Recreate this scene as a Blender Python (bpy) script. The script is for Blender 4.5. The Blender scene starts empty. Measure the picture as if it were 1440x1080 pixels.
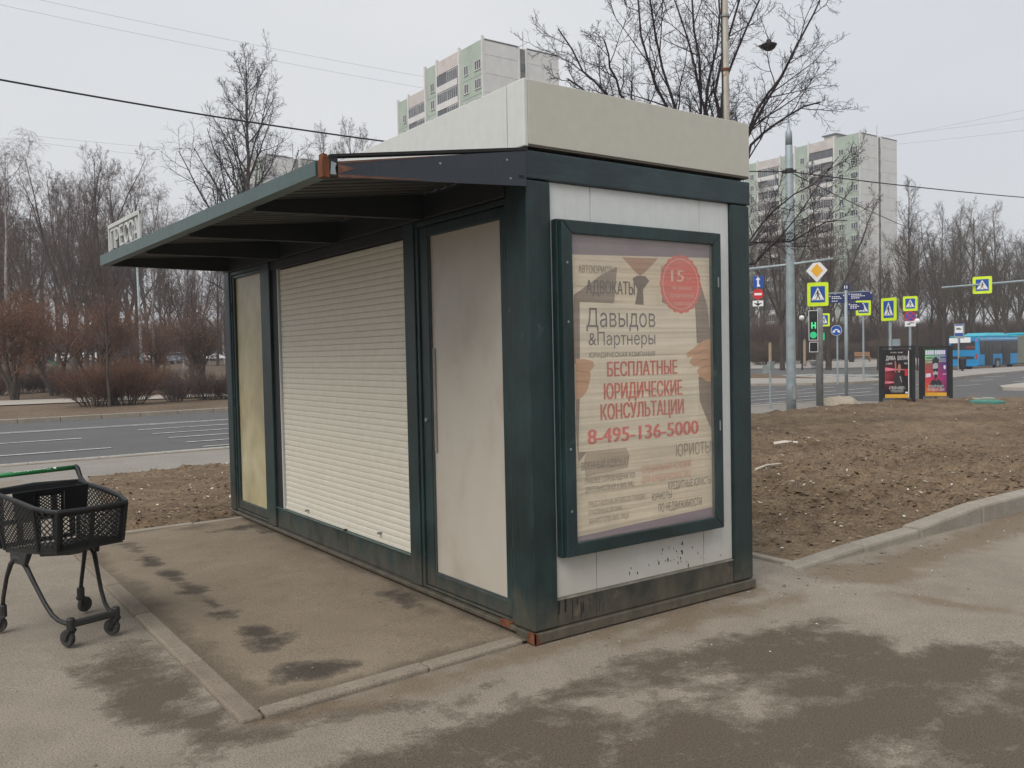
import bpy, math, random
import numpy as np
from mathutils import Vector, Matrix

random.seed(7)
SC = bpy.context.scene
COL = SC.collection

# ------------------------------------------------------------------ camera
FPX = 1230.93
YAW, PITCH, ROLL = 0.6196, -0.0350, -0.0211
CAM = np.array([-2.6956, -3.6214, 1.4606])
_fw = np.array([math.sin(YAW) * math.cos(PITCH), math.cos(YAW) * math.cos(PITCH), math.sin(PITCH)])
_r0 = np.array([math.cos(YAW), -math.sin(YAW), 0.0])
_u0 = np.cross(_r0, _fw)
_rt = math.cos(ROLL) * _r0 + math.sin(ROLL) * _u0
_up = math.cos(ROLL) * _u0 - math.sin(ROLL) * _r0
cam = bpy.data.cameras.new('camera')
cam_o = bpy.data.objects.new('camera', cam)
COL.objects.link(cam_o)
cam.sensor_fit = 'HORIZONTAL'
cam.sensor_width = 36.0
cam.lens = 36.0 * FPX / 1440.0
cam.clip_start = 0.05
cam.clip_end = 6000
cam_o.matrix_world = Matrix((
    (_rt[0], _up[0], -_fw[0], CAM[0]), (_rt[1], _up[1], -_fw[1], CAM[1]),
    (_rt[2], _up[2], -_fw[2], CAM[2]), (0, 0, 0, 1)))
SC.camera = cam_o

# ------------------------------------------------------------------ sky, sun, exposure
SUN_EL, SUN_AZ = math.radians(50), math.radians(-114)       # azimuth from +y towards +x
SKY_MIX, SKY_STR = 0.94, 0.1
world = bpy.data.worlds.new('World')
SC.world = world
world.use_nodes = True
nt = world.node_tree
nt.nodes.clear()
w_out = nt.nodes.new('ShaderNodeOutputWorld')
w_bg = nt.nodes.new('ShaderNodeBackground')
w_sky = nt.nodes.new('ShaderNodeTexSky')
w_sky.sky_type = 'NISHITA'
w_sky.sun_disc = False
w_sky.sun_elevation = SUN_EL
w_sky.sun_rotation = SUN_AZ
w_sky.air_density = 1.0
w_sky.dust_density = 4.0
w_mix = nt.nodes.new('ShaderNodeMix'); w_mix.data_type = 'RGBA'
w_tc = nt.nodes.new('ShaderNodeTexCoord')
w_map = nt.nodes.new('ShaderNodeMapping'); w_map.inputs['Scale'].default_value = (1.0, 1.0, 2.6)
w_no = nt.nodes.new('ShaderNodeTexNoise'); w_no.inputs['Scale'].default_value = 1.6; w_no.inputs['Detail'].default_value = 5
w_cr = nt.nodes.new('ShaderNodeValToRGB')
w_cr.color_ramp.elements[0].position = 0.3; w_cr.color_ramp.elements[0].color = (3.76, 3.88, 4.08, 1)
w_cr.color_ramp.elements[1].position = 0.72; w_cr.color_ramp.elements[1].color = (4.36, 4.39, 4.43, 1)
w_mix.inputs[0].default_value = SKY_MIX
nt.links.new(w_tc.outputs['Generated'], w_map.inputs['Vector'])
nt.links.new(w_map.outputs['Vector'], w_no.inputs['Vector'])
nt.links.new(w_no.outputs['Fac'], w_cr.inputs['Fac'])
nt.links.new(w_sky.outputs['Color'], w_mix.inputs[6])
nt.links.new(w_cr.outputs['Color'], w_mix.inputs[7])
nt.links.new(w_mix.outputs[2], w_bg.inputs['Color'])
w_bg.inputs['Strength'].default_value = SKY_STR
nt.links.new(w_bg.outputs['Background'], w_out.inputs['Surface'])

sun = bpy.data.lights.new('sun', 'SUN')
sun.energy = 1.5
sun.angle = math.radians(45)
sun.color = (1.0, 0.955, 0.9)
sun_o = bpy.data.objects.new('sun', sun)
COL.objects.link(sun_o)
sdir = Vector((math.sin(SUN_AZ) * math.cos(SUN_EL), math.cos(SUN_AZ) * math.cos(SUN_EL), math.sin(SUN_EL)))
sun_o.rotation_euler = sdir.to_track_quat('Z', 'Y').to_euler()

SC.view_settings.view_transform = 'Standard'
SC.view_settings.look = 'None'
SC.view_settings.exposure = 0.92
SC.view_settings.gamma = 1.0
SC.view_settings.use_curve_mapping = False
SC.render.engine = 'CYCLES'
SC.cycles.use_denoising = True
SC.cycles.max_bounces = 6
SC.cycles.diffuse_bounces = 3
SC.cycles.transparent_max_bounces = 12
SC.render.use_persistent_data = False

# ------------------------------------------------------------------ measuring helpers (camera survey of the place)
def ray(u, v): return _fw + _rt * (u - 720) / FPX + _up * (540 - v) / FPX
def onx(u, v, x): r = ray(u, v); return CAM + r * (x - CAM[0]) / r[0]
def ony(u, v, y): r = ray(u, v); return CAM + r * (y - CAM[1]) / r[1]
def onz(u, v, z=-0.06): r = ray(u, v); return CAM + r * (z - CAM[2]) / r[2]
def dep(u, v, t): return CAM + ray(u, v) * t

def sstep(t):
    t = np.clip(t, 0, 1); return t * t * (3 - 2 * t)
GZ = -0.06
def zg(x, y):
    x = np.asarray(x, float); y = np.asarray(y, float)
    z = GZ + 1.55 * sstep((y - 48) / 100) * (1 - sstep((x - 55) / 30))
    z = z - 0.72 * sstep((x - 45) / 23) * (1 - sstep((y - 37) / 7))
    return z
def spot(px, t):
    """ground point seen in direction px at depth t"""
    p = dep(px, 500, t); return (float(p[0]), float(p[1]), float(zg(p[0], p[1])))

# ------------------------------------------------------------------ noise
def vnoise(x, y, seed=0):
    xi = np.floor(x).astype(np.int64); yi = np.floor(y).astype(np.int64)
    xf = x - xi; yf = y - yi
    def h(a, b):
        n = (a * 374761393 + b * 668265263 + seed * 1442695041) & 0x7fffffff
        n = ((n ^ (n >> 13)) * 1274126177) & 0x7fffffff
        return ((n ^ (n >> 16)) & 0xffff) / 65535.0
    u = xf * xf * (3 - 2 * xf); v = yf * yf * (3 - 2 * yf)
    return (h(xi, yi) * (1 - u) + h(xi + 1, yi) * u) * (1 - v) + (h(xi, yi + 1) * (1 - u) + h(xi + 1, yi + 1) * u) * v
def fbm(x, y, oct=4, seed=0):
    s = 0; a = .5; f = 1.0
    for i in range(oct):
        s = s + a * vnoise(x * f, y * f, seed + i * 17); a *= .5; f *= 2.03
    return s

# ------------------------------------------------------------------ mesh builder
class MB:
    def __init__(self): self.v = []; self.f = []
    def add(self, vs, fs):
        b = len(self.v); self.v += [tuple(map(float, p)) for p in vs]
        self.f += [tuple(i + b for i in q) for q in fs]; return self
    def box(self, x0, x1, y0, y1, z0, z1):
        return self.add([(x0, y0, z0), (x1, y0, z0), (x1, y1, z0), (x0, y1, z0), (x0, y0, z1), (x1, y0, z1), (x1, y1, z1), (x0, y1, z1)],
                        [(0, 3, 2, 1), (4, 5, 6, 7), (0, 1, 5, 4), (1, 2, 6, 5), (2, 3, 7, 6), (3, 0, 4, 7)])
    def hexa(self, a, b):
        """two quads (lists of 4 points) joined"""
        return self.add(list(a) + list(b), [(3, 2, 1, 0), (4, 5, 6, 7), (0, 1, 5, 4), (1, 2, 6, 5), (2, 3, 7, 6), (3, 0, 4, 7)])
    def prism(self, pts, vec):
        """polygon pts (3D, planar) extruded by vec"""
        n = len(pts); vec = Vector(vec)
        vs = [Vector(p) for p in pts]; vs = vs + [p + vec for p in vs]
        fs = [tuple(range(n - 1, -1, -1)), tuple(range(n, 2 * n))] + [(i, (i + 1) % n, n + (i + 1) % n, n + i) for i in range(n)]
        return self.add(vs, fs)
    def tube(self, pts, r, sides=8, cap=True, closed=False):
        pts = [Vector(p) for p in pts]; n = len(pts)
        rs = r if isinstance(r, (list, tuple)) else [r] * n
        vs = []; prev = None
        for i, p in enumerate(pts):
            if closed: t = (pts[(i + 1) % n] - pts[i - 1])
            else: t = pts[min(i + 1, n - 1)] - pts[max(i - 1, 0)]
            t.normalize()
            if prev is None:
                ref = Vector((0, 0, 1)) if abs(t.z) < .9 else Vector((1, 0, 0))
                u = t.cross(ref).normalized()
            else:
                u = (prev - t * prev.dot(t)).normalized()
            prev = u; w = t.cross(u)
            for j in range(sides):
                a = 2 * math.pi * j / sides
                vs.append(p + rs[i] * (math.cos(a) * u + math.sin(a) * w))
        fs = []
        for i in range(n if closed else n - 1):
            k = (i + 1) % n
            for j in range(sides):
                fs.append((i * sides + j, i * sides + (j + 1) % sides, k * sides + (j + 1) % sides, k * sides + j))
        if cap and not closed:
            fs.append(tuple(range(sides - 1, -1, -1))); fs.append(tuple((n - 1) * sides + j for j in range(sides)))
        return self.add(vs, fs)
    def lathe(self, prof, c=(0, 0, 0), sides=16, axis='z'):
        vs = []; n = len(prof)
        for (r, z) in prof:
            for j in range(sides):
                a = 2 * math.pi * j / sides
                p = (r * math.cos(a), r * math.sin(a), z)
                if axis == 'x': p = (p[2], p[0], p[1])
                if axis == 'y': p = (p[0], -p[2], p[1])
                vs.append((p[0] + c[0], p[1] + c[1], p[2] + c[2]))
        fs = []
        for i in range(n - 1):
            for j in range(sides):
                fs.append((i * sides + j, i * sides + (j + 1) % sides, (i + 1) * sides + (j + 1) % sides, (i + 1) * sides + j))
        fs.append(tuple(range(sides - 1, -1, -1))); fs.append(tuple((n - 1) * sides + j for j in range(sides)))
        return self.add(vs, fs)

_WM = {}
def wm(o): return _WM.get(o.name, Matrix.Identity(4)) if o else Matrix.Identity(4)

def mesh_from(name, mb, mat, M=None, smooth=False):
    me = bpy.data.meshes.new(name)
    vs = mb.v
    if M is not None: vs = [tuple(M @ Vector(p)) for p in vs]
    me.from_pydata(vs, [], mb.f)
    if mat: me.materials.append(mat)
    if smooth:
        me.polygons.foreach_set('use_smooth', [True] * len(me.polygons))
    me.update()
    return me

def link(name, me, parent=None):
    o = bpy.data.objects.new(name, me); COL.objects.link(o)
    if parent: o.parent = parent
    _WM[o.name] = wm(parent).copy()
    return o

def part(name, mb, mat, parent=None, world=True, bevel=0, smooth=False, kind=None, label=None):
    """one mesh object; coordinates are world (world=True) or already in the parent's frame"""
    M = wm(parent).inverted() if (world and parent) else None
    o = link(name, mesh_from(name, mb, mat, M, smooth), parent)
    if bevel:
        b = o.modifiers.new('bevel', 'BEVEL'); b.width = bevel; b.segments = 2; b.limit_method = 'ANGLE'
    if kind: o['kind'] = kind
    if label: o['label'] = label
    return o

def tag(o, label=None, cat=None, group=None, kind=None):
    if label: o['label'] = label
    if cat: o['category'] = cat
    if group: o['group'] = group
    if kind: o['kind'] = kind
    return o

def thing(name, label, cat, loc=(0, 0, 0), rz=0.0, group=None, sc=1.0):
    o = bpy.data.objects.new(name, None); COL.objects.link(o)
    o.empty_display_size = .2
    o.location = loc; o.rotation_euler = (0, 0, rz); o.scale = (sc, sc, sc)
    _WM[o.name] = Matrix.Translation(loc) @ Matrix.Rotation(rz, 4, 'Z') @ Matrix.Scale(sc, 4)
    return tag(o, label, cat, group)

def copy_tree(o, parent=None):
    c = o.copy(); COL.objects.link(c); c.parent = parent
    for ch in o.children: copy_tree(ch, c)
    return c

def inst(name, me, parent, loc=(0, 0, 0), rot=(0, 0, 0), scale=(1, 1, 1), mat=None):
    """shared-mesh piece placed in its parent's frame"""
    o = bpy.data.objects.new(name, me); COL.objects.link(o); o.parent = parent
    o.location = loc; o.rotation_euler = rot; o.scale = scale
    if mat:
        o.material_slots[0].link = 'OBJECT'; o.material_slots[0].material = mat
    _WM[o.name] = wm(parent) @ Matrix.LocRotScale(Vector(loc), __import__('mathutils').Euler(rot), Vector(scale))
    return o

def text_mb(body, width, height, cap=None, extrude=0.0, bold=0.0, spacing=1.0):
    """lettering as a flat (or extruded) mesh in local xz: x 0..width, z 0..height"""
    from mathutils.geometry import delaunay_2d_cdt
    c = bpy.data.curves.new('lettering', 'FONT'); c.body = body; c.resolution_u = 3
    c.offset = bold; c.space_character = spacing; c.fill_mode = 'NONE'
    o = bpy.data.objects.new('lettering', c); COL.objects.link(o)
    dg = bpy.context.evaluated_depsgraph_get()
    me = bpy.data.meshes.new_from_object(o.evaluated_get(dg))
    P = [Vector(v.co[:2]) for v in me.vertices]; E = [tuple(e.vertices) for e in me.edges]
    bpy.data.objects.remove(o); bpy.data.curves.remove(c); bpy.data.meshes.remove(me)
    out = delaunay_2d_cdt(P, E, [], 0, 1e-6)
    V = np.array([v[:] for v in out[0]]); F = [tuple(f) for f in out[2]]
    a = np.array([P[i][:] for i, _ in E]); b = np.array([P[j][:] for _, j in E])
    Cn = np.array([V[list(f)].mean(0) for f in F])
    up = (a[None, :, 1] <= Cn[:, None, 1]) & (b[None, :, 1] > Cn[:, None, 1]); dn = (a[None, :, 1] > Cn[:, None, 1]) & (b[None, :, 1] <= Cn[:, None, 1])
    with np.errstate(all='ignore'):
        xx = a[None, :, 0] + (Cn[:, None, 1] - a[None, :, 1]) / (b - a)[None, :, 1] * (b - a)[None, :, 0]
    lf = xx > Cn[:, None, 0]
    wn = (up & lf).sum(1) - (dn & lf).sum(1)
    F = [f for f, k in zip(F, wn) if k != 0]
    x0, x1 = V[:, 0].min(), V[:, 0].max(); capz = 0.70 if cap is None else cap
    S = lambda p, y: ((p[0] - x0) / (x1 - x0) * width, y, p[1] / capz * height)
    mb = MB()
    if not extrude: return mb.add([S(p, 0) for p in V], F)
    n = len(V); cnt = {}
    for f in F:
        for q in range(3):
            e = (f[q], f[(q + 1) % 3]); cnt[e] = 1
    side = [(i, j, j + n, i + n) for (i, j) in cnt if (j, i) not in cnt]
    return mb.add([S(p, -extrude) for p in V] + [S(p, extrude) for p in V], F + [tuple(k + n for k in f) for f in F] + side)

def place(mb, M):
    mb.v = [tuple(M @ Vector(p)) for p in mb.v]; return mb

# ------------------------------------------------------------------ materials
class NT:
    def __init__(self, name):
        m = bpy.data.materials.new(name); m.use_nodes = True
        self.m = m; self.t = m.node_tree
        self.b = self.t.nodes['Principled BSDF']
        self.geo = None
    def n(self, typ, **kw):
        nd = self.t.nodes.new(typ)
        for k, v in kw.items(): setattr(nd, k, v)
        return nd
    def l(self, a, b): self.t.links.new(a, b)
    def pos(self, space='world'):
        if space == 'object':
            return self.n('ShaderNodeTexCoord').outputs['Object']
        if self.geo is None: self.geo = self.n('ShaderNodeNewGeometry')
        return self.geo.outputs['Position']
    def noise(self, scale, detail=4, rough=.55, vec=None, stretch=None, dist=0.0):
        v = vec or self.pos()
        if stretch:
            mp = self.n('ShaderNodeMapping'); mp.inputs['Scale'].default_value = stretch
            self.l(v, mp.inputs['Vector']); v = mp.outputs['Vector']
        nd = self.n('ShaderNodeTexNoise'); nd.inputs['Scale'].default_value = scale
        nd.inputs['Detail'].default_value = detail; nd.inputs['Roughness'].default_value = rough
        nd.inputs['Distortion'].default_value = dist
        self.l(v, nd.inputs['Vector']); return nd.outputs['Fac']
    def ramp(self, fac, stops):
        r = self.n('ShaderNodeValToRGB'); e = r.color_ramp.elements
        while len(e) < len(stops): e.new(.5)
        for i, (p, c) in enumerate(stops):
            e[i].position = p; e[i].color = (*c, 1) if not isinstance(c, (int, float)) else (c, c, c, 1)
        self.l(fac, r.inputs['Fac']); return r.outputs['Color']
    def mix(self, fac, a, b, mode='MIX'):
        m = self.n('ShaderNodeMix', data_type='RGBA', blend_type=mode)
        for sock, val in ((m.inputs[0], fac), (m.inputs[6], a), (m.inputs[7], b)):
            if isinstance(val, (int, float)): sock.default_value = val
            elif isinstance(val, tuple): sock.default_value = (*val, 1)
            else: self.l(val, sock)
        return m.outputs[2]
    def math(self, op, a, b=None, c=None):
        m = self.n('ShaderNodeMath', operation=op)
        for i, val in enumerate((a, b, c)):
            if val is None: continue
            if isinstance(val, (int, float)): m.inputs[i].default_value = val
            else: self.l(val, m.inputs[i])
        return m.outputs[0]
    def attr(self, name):
        a = self.n('ShaderNodeAttribute', attribute_name=name); return a.outputs['Fac']
    def color(self, c):
        if isinstance(c, tuple): self.b.inputs['Base Color'].default_value = (*c, 1)
        else: self.l(c, self.b.inputs['Base Color'])
    def rough(self, r):
        if isinstance(r, (int, float)): self.b.inputs['Roughness'].default_value = r
        else: self.l(r, self.b.inputs['Roughness'])
    def bump(self, h, strength=.3, dist=.01):
        b = self.n('ShaderNodeBump'); b.inputs['Strength'].default_value = strength; b.inputs['Distance'].default_value = dist
        self.l(h, b.inputs['Height']); self.l(b.outputs['Normal'], self.b.inputs['Normal'])

def shade(c, k): return tuple(min(1, x * k) for x in c)

def plain(name, c, rough=.6, var=.18, scale=6.0, metal=0.0, bump=0.0, bscale=60, spec=None, space='world'):
    t = NT(name)
    v = t.pos(space)
    n = t.noise(scale, 4, .6, vec=v)
    t.color(t.ramp(n, [(.3, shade(c, 1 - var)), (.7, shade(c, 1 + var))]))
    t.rough(t.math('MULTIPLY_ADD', n, .25, rough - .12))
    t.b.inputs['Metallic'].default_value = metal
    if spec is not None: t.b.inputs['Specular IOR Level'].default_value = spec
    if bump: t.bump(t.noise(bscale, 3, vec=v), bump, .004)
    return t.m

def worn(name, c, c2, wear=None, wear_lo=.62, rough=.42, scale=3.0, streak=(6, 6, .8), spec=.5, dust=None):
    """painted metal with faded, streaky patches"""
    t = NT(name)
    a = t.noise(scale, 3, .5)
    s = t.noise(7, 4, .6, stretch=streak)
    f = t.math('ADD', t.math('MULTIPLY', a, .6), t.math('MULTIPLY', s, .4))
    col = t.ramp(f, [(.36, c), (.52, tuple((p + q) / 2 for p, q in zip(c, c2))), (.66, c2)])
    if wear:
        w = t.noise(5.5, 6, .7)
        col = t.mix(t.ramp(w, [(wear_lo, 0.0), (wear_lo + .06, 1.0)]), col, wear)
    if dust:      # splashed road dust on the lowest hand's breadth
        sep = t.n('ShaderNodeSeparateXYZ'); t.l(t.pos(), sep.inputs[0])
        h = t.math('SUBTRACT', .30, t.math('MULTIPLY', sep.outputs['Z'], 1.3))
        h = t.math('ADD', h, t.math('MULTIPLY_ADD', t.noise(9, 6, .7, stretch=(1, 1, .5)), .9, -.45))
        col = t.mix(t.ramp(h, [(.02, 0.0), (.45, .75)]), col, dust)
    sp = t.noise(90, 2, .5)
    col = t.mix(t.ramp(sp, [(.70, 0.0), (.76, .55)]), col, shade(c2, 2.2))
    t.color(col); t.rough(t.math('MULTIPLY_ADD', a, .3, rough - .12))
    t.b.inputs['Specular IOR Level'].default_value = spec
    t.bump(t.noise(220, 2), .05, .002)
    return t.m

GREEN = worn('green_paint', (.0036, .0128, .0134), (.0165, .042, .042), wear=(.045, .076, .073), wear_lo=.64, dust=(.11, .095, .07))
GREEN_LOW = worn('green_paint_grimy', (.009, .017, .016), (.034, .038, .030), wear=(.10, .085, .06), wear_lo=.60, dust=(.135, .112, .080))
GREEN_TOP = worn('green_paint_faded', (.0060, .0180, .0225), (.028, .052, .060), streak=(1.2, 1.2, 6))
GREEN_CANOPY = worn('green_paint_bleached', (.024, .055, .053), (.062, .108, .102), wear=(.12, .16, .15), wear_lo=.64, streak=(3, 3, 1))
PLATE = worn('dark_blue_plate', (.016, .022, .034), (.030, .036, .048), wear=(.10, .045, .022), wear_lo=.74, streak=(14, 14, .8))
RAFTER = plain('rafter_paint', (.0095, .0115, .013), .6, .3, 8)
RUST = plain('rust', (.13, .042, .016), .9, .5, 30, bump=.4)
RUST_EDGE = plain('rust_edge', (.12, .06, .04), .9, .4, 30, bump=.3)
WHITE_PANEL = None

def dirty_panel(name, c, low, z0=.15, z1=.9, dirt_strength=.7, streak=0.0):
    """pale sheet, splashed with dirt near the ground (grime kept as the panel's own stain)"""
    t = NT(name)
    sep = t.n('ShaderNodeSeparateXYZ'); t.l(t.pos(), sep.inputs[0])
    n = t.noise(2.2, 5, .6); n2 = t.noise(14, 4, .6)
    g = t.math('ADD', sep.outputs['Z'], t.math('MULTIPLY_ADD', n, 1.0, -.5))
    f = t.n('ShaderNodeMapRange'); f.inputs['From Min'].default_value = z1; f.inputs['From Max'].default_value = z0
    t.l(g, f.inputs['Value'])
    fac = t.math('MULTIPLY', f.outputs[0], dirt_strength)
    base = t.ramp(n2, [(.3, shade(c, .95)), (.7, shade(c, 1.03))])
    col = t.mix(fac, base, low)
    if streak:
        s = t.noise(5, 4, .65, stretch=(5, 5, .35))
        col = t.mix(t.ramp(s, [(.52, 0.0), (.72, streak)]), col, shade(low, .75))
    t.color(col); t.rough(.5)
    t.bump(t.noise(150, 2), .04, .002)
    return t.m
WHITE_PANEL = dirty_panel('white_panel', (.59, .615, .605), (.40, .355, .285), .0, 1.0, .7, .10)
SHUTTER = dirty_panel('shutter_cream', (.64, .605, .51), (.69, .665, .60), .0, .6, .4, .12)  # cream blends paler towards the bottom
ROOF_WHITE = dirty_panel('roof_white', (.56, .58, .555), (.46, .465, .43), 2.4, 2.6, .3, .10)
ROOF_BEIGE = dirty_panel('roof_beige', (.47, .462, .405), (.43, .42, .365), 2.4, 2.55, .4, .05)

def frosted(name, c, dark, yellow, lo=.5, hi=.75):
    t = NT(name)
    a = t.noise(1.6, 5, .65, stretch=(1, 1.6, .9), dist=.4); b = t.noise(5, 5, .7)
    f = t.math('ADD', t.math('MULTIPLY', a, .7), t.math('MULTIPLY', b, .3))
    col = t.ramp(f, [(.36, dark), (lo, c), (hi, yellow)])
    t.color(col); t.rough(t.math('MULTIPLY_ADD', b, .3, .2))
    t.b.inputs['Specular IOR Level'].default_value = .45
    return t.m
DOOR_GLASS = frosted('frosted_door_sheet', (.44, .405, .345), (.385, .345, .285), (.47, .44, .38))
WIN_GLASS = frosted('yellowed_window_sheet', (.43, .375, .215), (.29, .26, .175), (.53, .50, .38), .52, .7)
BLACK_PL = plain('black_plastic', (.0075, .0085, .010), .5, .25, 9, bump=.05, space='object')
BLACK_GRIME = plain('dusty_black_metal', (.017, .017, .017), .6, .4, 14, space='object')
RUBBER = plain('grey_rubber', (.035, .033, .031), .85, .35, 30, space='object')
CART_GREEN = plain('handle_green', (.008, .155, .04), .35, .12, 12, space='object')
WHITE = plain('white_print', (.72, .73, .72), .5, .06, 10)
PRESS_W = plain('press_white', (.46, .475, .46), .5, .12, 8)
GALV = plain('galvanized_steel', (.29, .34, .36), .5, .16, 5, metal=.25)
GALV_D = plain('grey_steel', (.24, .25, .25), .55, .16, 6, metal=.2)
DARK = plain('dark_gap', (.010, .011, .012), .8, .2, 5)
CONCRETE = None

# asphalt, soil ---------------------------------------------------------------
def ground_mat(name, c, c2, grain=(160, .5), big=.8, stain=None, stain_col=(.1, .08, .06), rough=.9, bump=.35, specks=None, mid=4.0, stain2=None, stain2_col=None):
    t = NT(name)
    a = t.noise(big, 5, .6); m = t.noise(mid, 5, .65); g = t.noise(grain[0], 3, .6)
    f = t.math('ADD', t.math('MULTIPLY', a, .5), t.math('MULTIPLY', m, .5))
    col = t.ramp(f, [(.34, c), (.66, c2)])
    gg = t.ramp(g, [(.28, 1 - grain[1]), (.5, 1.0), (.74, 1 + grain[1] * .55)])
    col = t.mix(1.0, col, gg, 'MULTIPLY')
    if stain:
        nz = t.noise(5.5, 7, .68, dist=.35); nf = t.noise(38, 5, .7)
        n0 = t.noise(1.7, 4, .6, dist=.5, stretch=(1, 1.6, 1))
        v = t.math('ADD', t.attr(stain), t.math('MULTIPLY_ADD', nz, 1.5, -.80))
        v = t.math('ADD', v, t.math('MULTIPLY_ADD', n0, 1.5, -.74))
        v = t.math('ADD', v, t.math('MULTIPLY_ADD', nf, .62, -.31))
        fac = t.ramp(v, [(.38, 0.0), (.45, .36), (.60, .58), (.80, .90)])
        col = t.mix(fac, col, t.mix(1.0, stain_col, gg, 'MULTIPLY'))
    if stain2:
        nz = t.noise(3.2, 7, .62)
        v = t.math('ADD', t.attr(stain2), t.math('MULTIPLY_ADD', nz, 1.2, -.6))
        fac = t.ramp(v, [(.35, 0.0), (.65, .75)])
        col = t.mix(fac, col, t.mix(1.0, stain2_col, gg, 'MULTIPLY'))
    if specks:
        s = t.noise(specks[0], 2, .5)
        col = t.mix(t.ramp(s, [(specks[1], 0.0), (specks[1] + .05, 1.0)]), col, specks[2])
    t.color(col); t.rough(rough)
    t.b.inputs['Specular IOR Level'].default_value = .25
    t.bump(t.math('ADD', g, t.math('MULTIPLY', m, .6)), bump, .006)
    return t.m
M_PAVE = ground_mat('dusty_asphalt', (.185, .160, .128), (.262, .230, .188), (120, .58), .7, 'stain', (.082, .064, .047), stain2='dirt', stain2_col=(.150, .112, .074))
M_PAD = ground_mat('pad_asphalt', (.165, .132, .096), (.225, .186, .138), (115, .50), .9, 'stain', (.046, .039, .032), stain2='dirt', stain2_col=(.100, .080, .058))
M_ROAD = ground_mat('road_asphalt', (.088, .088, .090), (.112, .111, .112), (40, .25), .15, mid=.8)
M_WALK = ground_mat('sidewalk_asphalt', (.20, .185, .165), (.255, .24, .215), (60, .25), .3, mid=1.5)
M_PATH = ground_mat('pale_path', (.30, .275, .24), (.36, .33, .29), (40, .15), .2, mid=.8)
M_PLAZA = ground_mat('plaza_paving', (.24, .225, .205), (.31, .29, .265), (40, .15), .2, mid=.8)
M_DIRT = ground_mat('bare_soil', (.066, .042, .025), (.205, .150, .094), (42, .75), .55, bump=1.0, mid=5.0, specks=(75, .735, (.24, .19, .13)))
M_PARK = ground_mat('park_soil', (.085, .058, .037), (.165, .120, .080), (8, .6), .12, mid=.5, bump=.6)
M_KERB = ground_mat('kerb_concrete', (.215, .190, .155), (.31, .28, .235), (110, .35), 1.5, bump=.4, mid=7)
M_KERB_D = ground_mat('kerb_concrete_dirty', (.145, .120, .092), (.225, .19, .15), (110, .4), 1.2, bump=.4, mid=6)
M_PAINT = ground_mat('road_paint', (.36, .36, .35), (.50, .50, .48), (12, .5), .5, mid=3)

# ------------------------------------------------------------------ sheets of ground
def sdf_poly(X, Y, poly):
    P = np.array([p[:2] for p in poly]); n = len(P)
    d = np.full(X.shape, 1e9); ins = np.zeros(X.shape, bool)
    for i in range(n):
        a = P[i]; b = P[(i + 1) % n]; e = b - a
        t = np.clip(((X - a[0]) * e[0] + (Y - a[1]) * e[1]) / (e @ e + 1e-12), 0, 1)
        d = np.minimum(d, np.hypot(X - a[0] - e[0] * t, Y - a[1] - e[1] * t))
        c = (a[1] > Y) != (b[1] > Y)
        with np.errstate(divide='ignore', invalid='ignore'):
            xx = (b[0] - a[0]) * (Y - a[1]) / (b[1] - a[1] + 1e-15) + a[0]
        ins ^= c & (X < xx)
    return np.where(ins, -d, d)

def grid_sheet(name, xs, ys, zfun, mat, attrs=None, mask=None, smooth=True, parent=None):
    xs = np.asarray(xs, float); ys = np.asarray(ys, float)
    X, Y = np.meshgrid(xs, ys, indexing='xy'); Z = zfun(X, Y)
    ny, nx = X.shape
    V = np.stack([X, Y, Z], -1).reshape(-1, 3)
    I = np.arange(nx * ny).reshape(ny, nx)
    F = np.stack([I[:-1, :-1], I[:-1, 1:], I[1:, 1:], I[1:, :-1]], -1).reshape(-1, 4)
    if mask is not None:
        cx = (X[:-1, :-1] + X[1:, 1:]) / 2; cy = (Y[:-1, :-1] + Y[1:, 1:]) / 2
        F = F[mask(cx, cy).reshape(-1)]
    me = np_mesh(name, V, F, mat, smooth)
    for k, fn in (attrs or {}).items():
        a = me.attributes.new(k, 'FLOAT', 'POINT')
        a.data.foreach_set('value', np.asarray(fn(X, Y), np.float32).reshape(-1))
    return link(name, me, parent)

def np_mesh(name, V, F, mat, smooth=False):
    me = bpy.data.meshes.new(name)
    V = np.ascontiguousarray(V, np.float32); F = np.ascontiguousarray(F, np.int32); k = F.shape[1]
    me.vertices.add(len(V)); me.vertices.foreach_set('co', V.reshape(-1))
    me.loops.add(F.size); me.loops.foreach_set('vertex_index', F.reshape(-1))
    me.polygons.add(len(F)); me.polygons.foreach_set('loop_start', np.arange(0, F.size, k, dtype=np.int32))
    me.polygons.foreach_set('loop_total', np.full(len(F), k, np.int32))
    if smooth: me.polygons.foreach_set('use_smooth', np.ones(len(F), bool))
    if mat: me.materials.append(mat)
    me.update(calc_edges=True); me.validate()
    return me

def struct(o, label=None): return tag(o, label, None, None, 'structure')

def poly_sheet(name, pts, z, mat, thick=0.0):
    """flat-topped area following the ground with a real step at its edge"""
    mb = MB(); n = len(pts)
    top = [(p[0], p[1], float(zg(p[0], p[1])) + z) for p in pts]
    mb.add(top, [tuple(range(n))])
    if thick:
        bot = [(p[0], p[1], p[2] - thick) for p in top]
        mb.add(top + bot, [(i, n + i, n + (i + 1) % n, (i + 1) % n) for i in range(n)])
    return struct(part(name, mb, mat))

far = np.concatenate([np.linspace(-700, -200, 8), np.linspace(-170, 260, 87), np.linspace(300, 1000, 12)])
fary = np.concatenate([np.linspace(-600, -80, 6), np.linspace(-60, 220, 57), np.linspace(260, 1100, 12)])
struct(grid_sheet('ground', far, fary, lambda x, y: zg(x, y) - .06 - 0.03 * (fbm(x * .3, y * .3, 3, 5) - .5), M_PARK))

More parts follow.
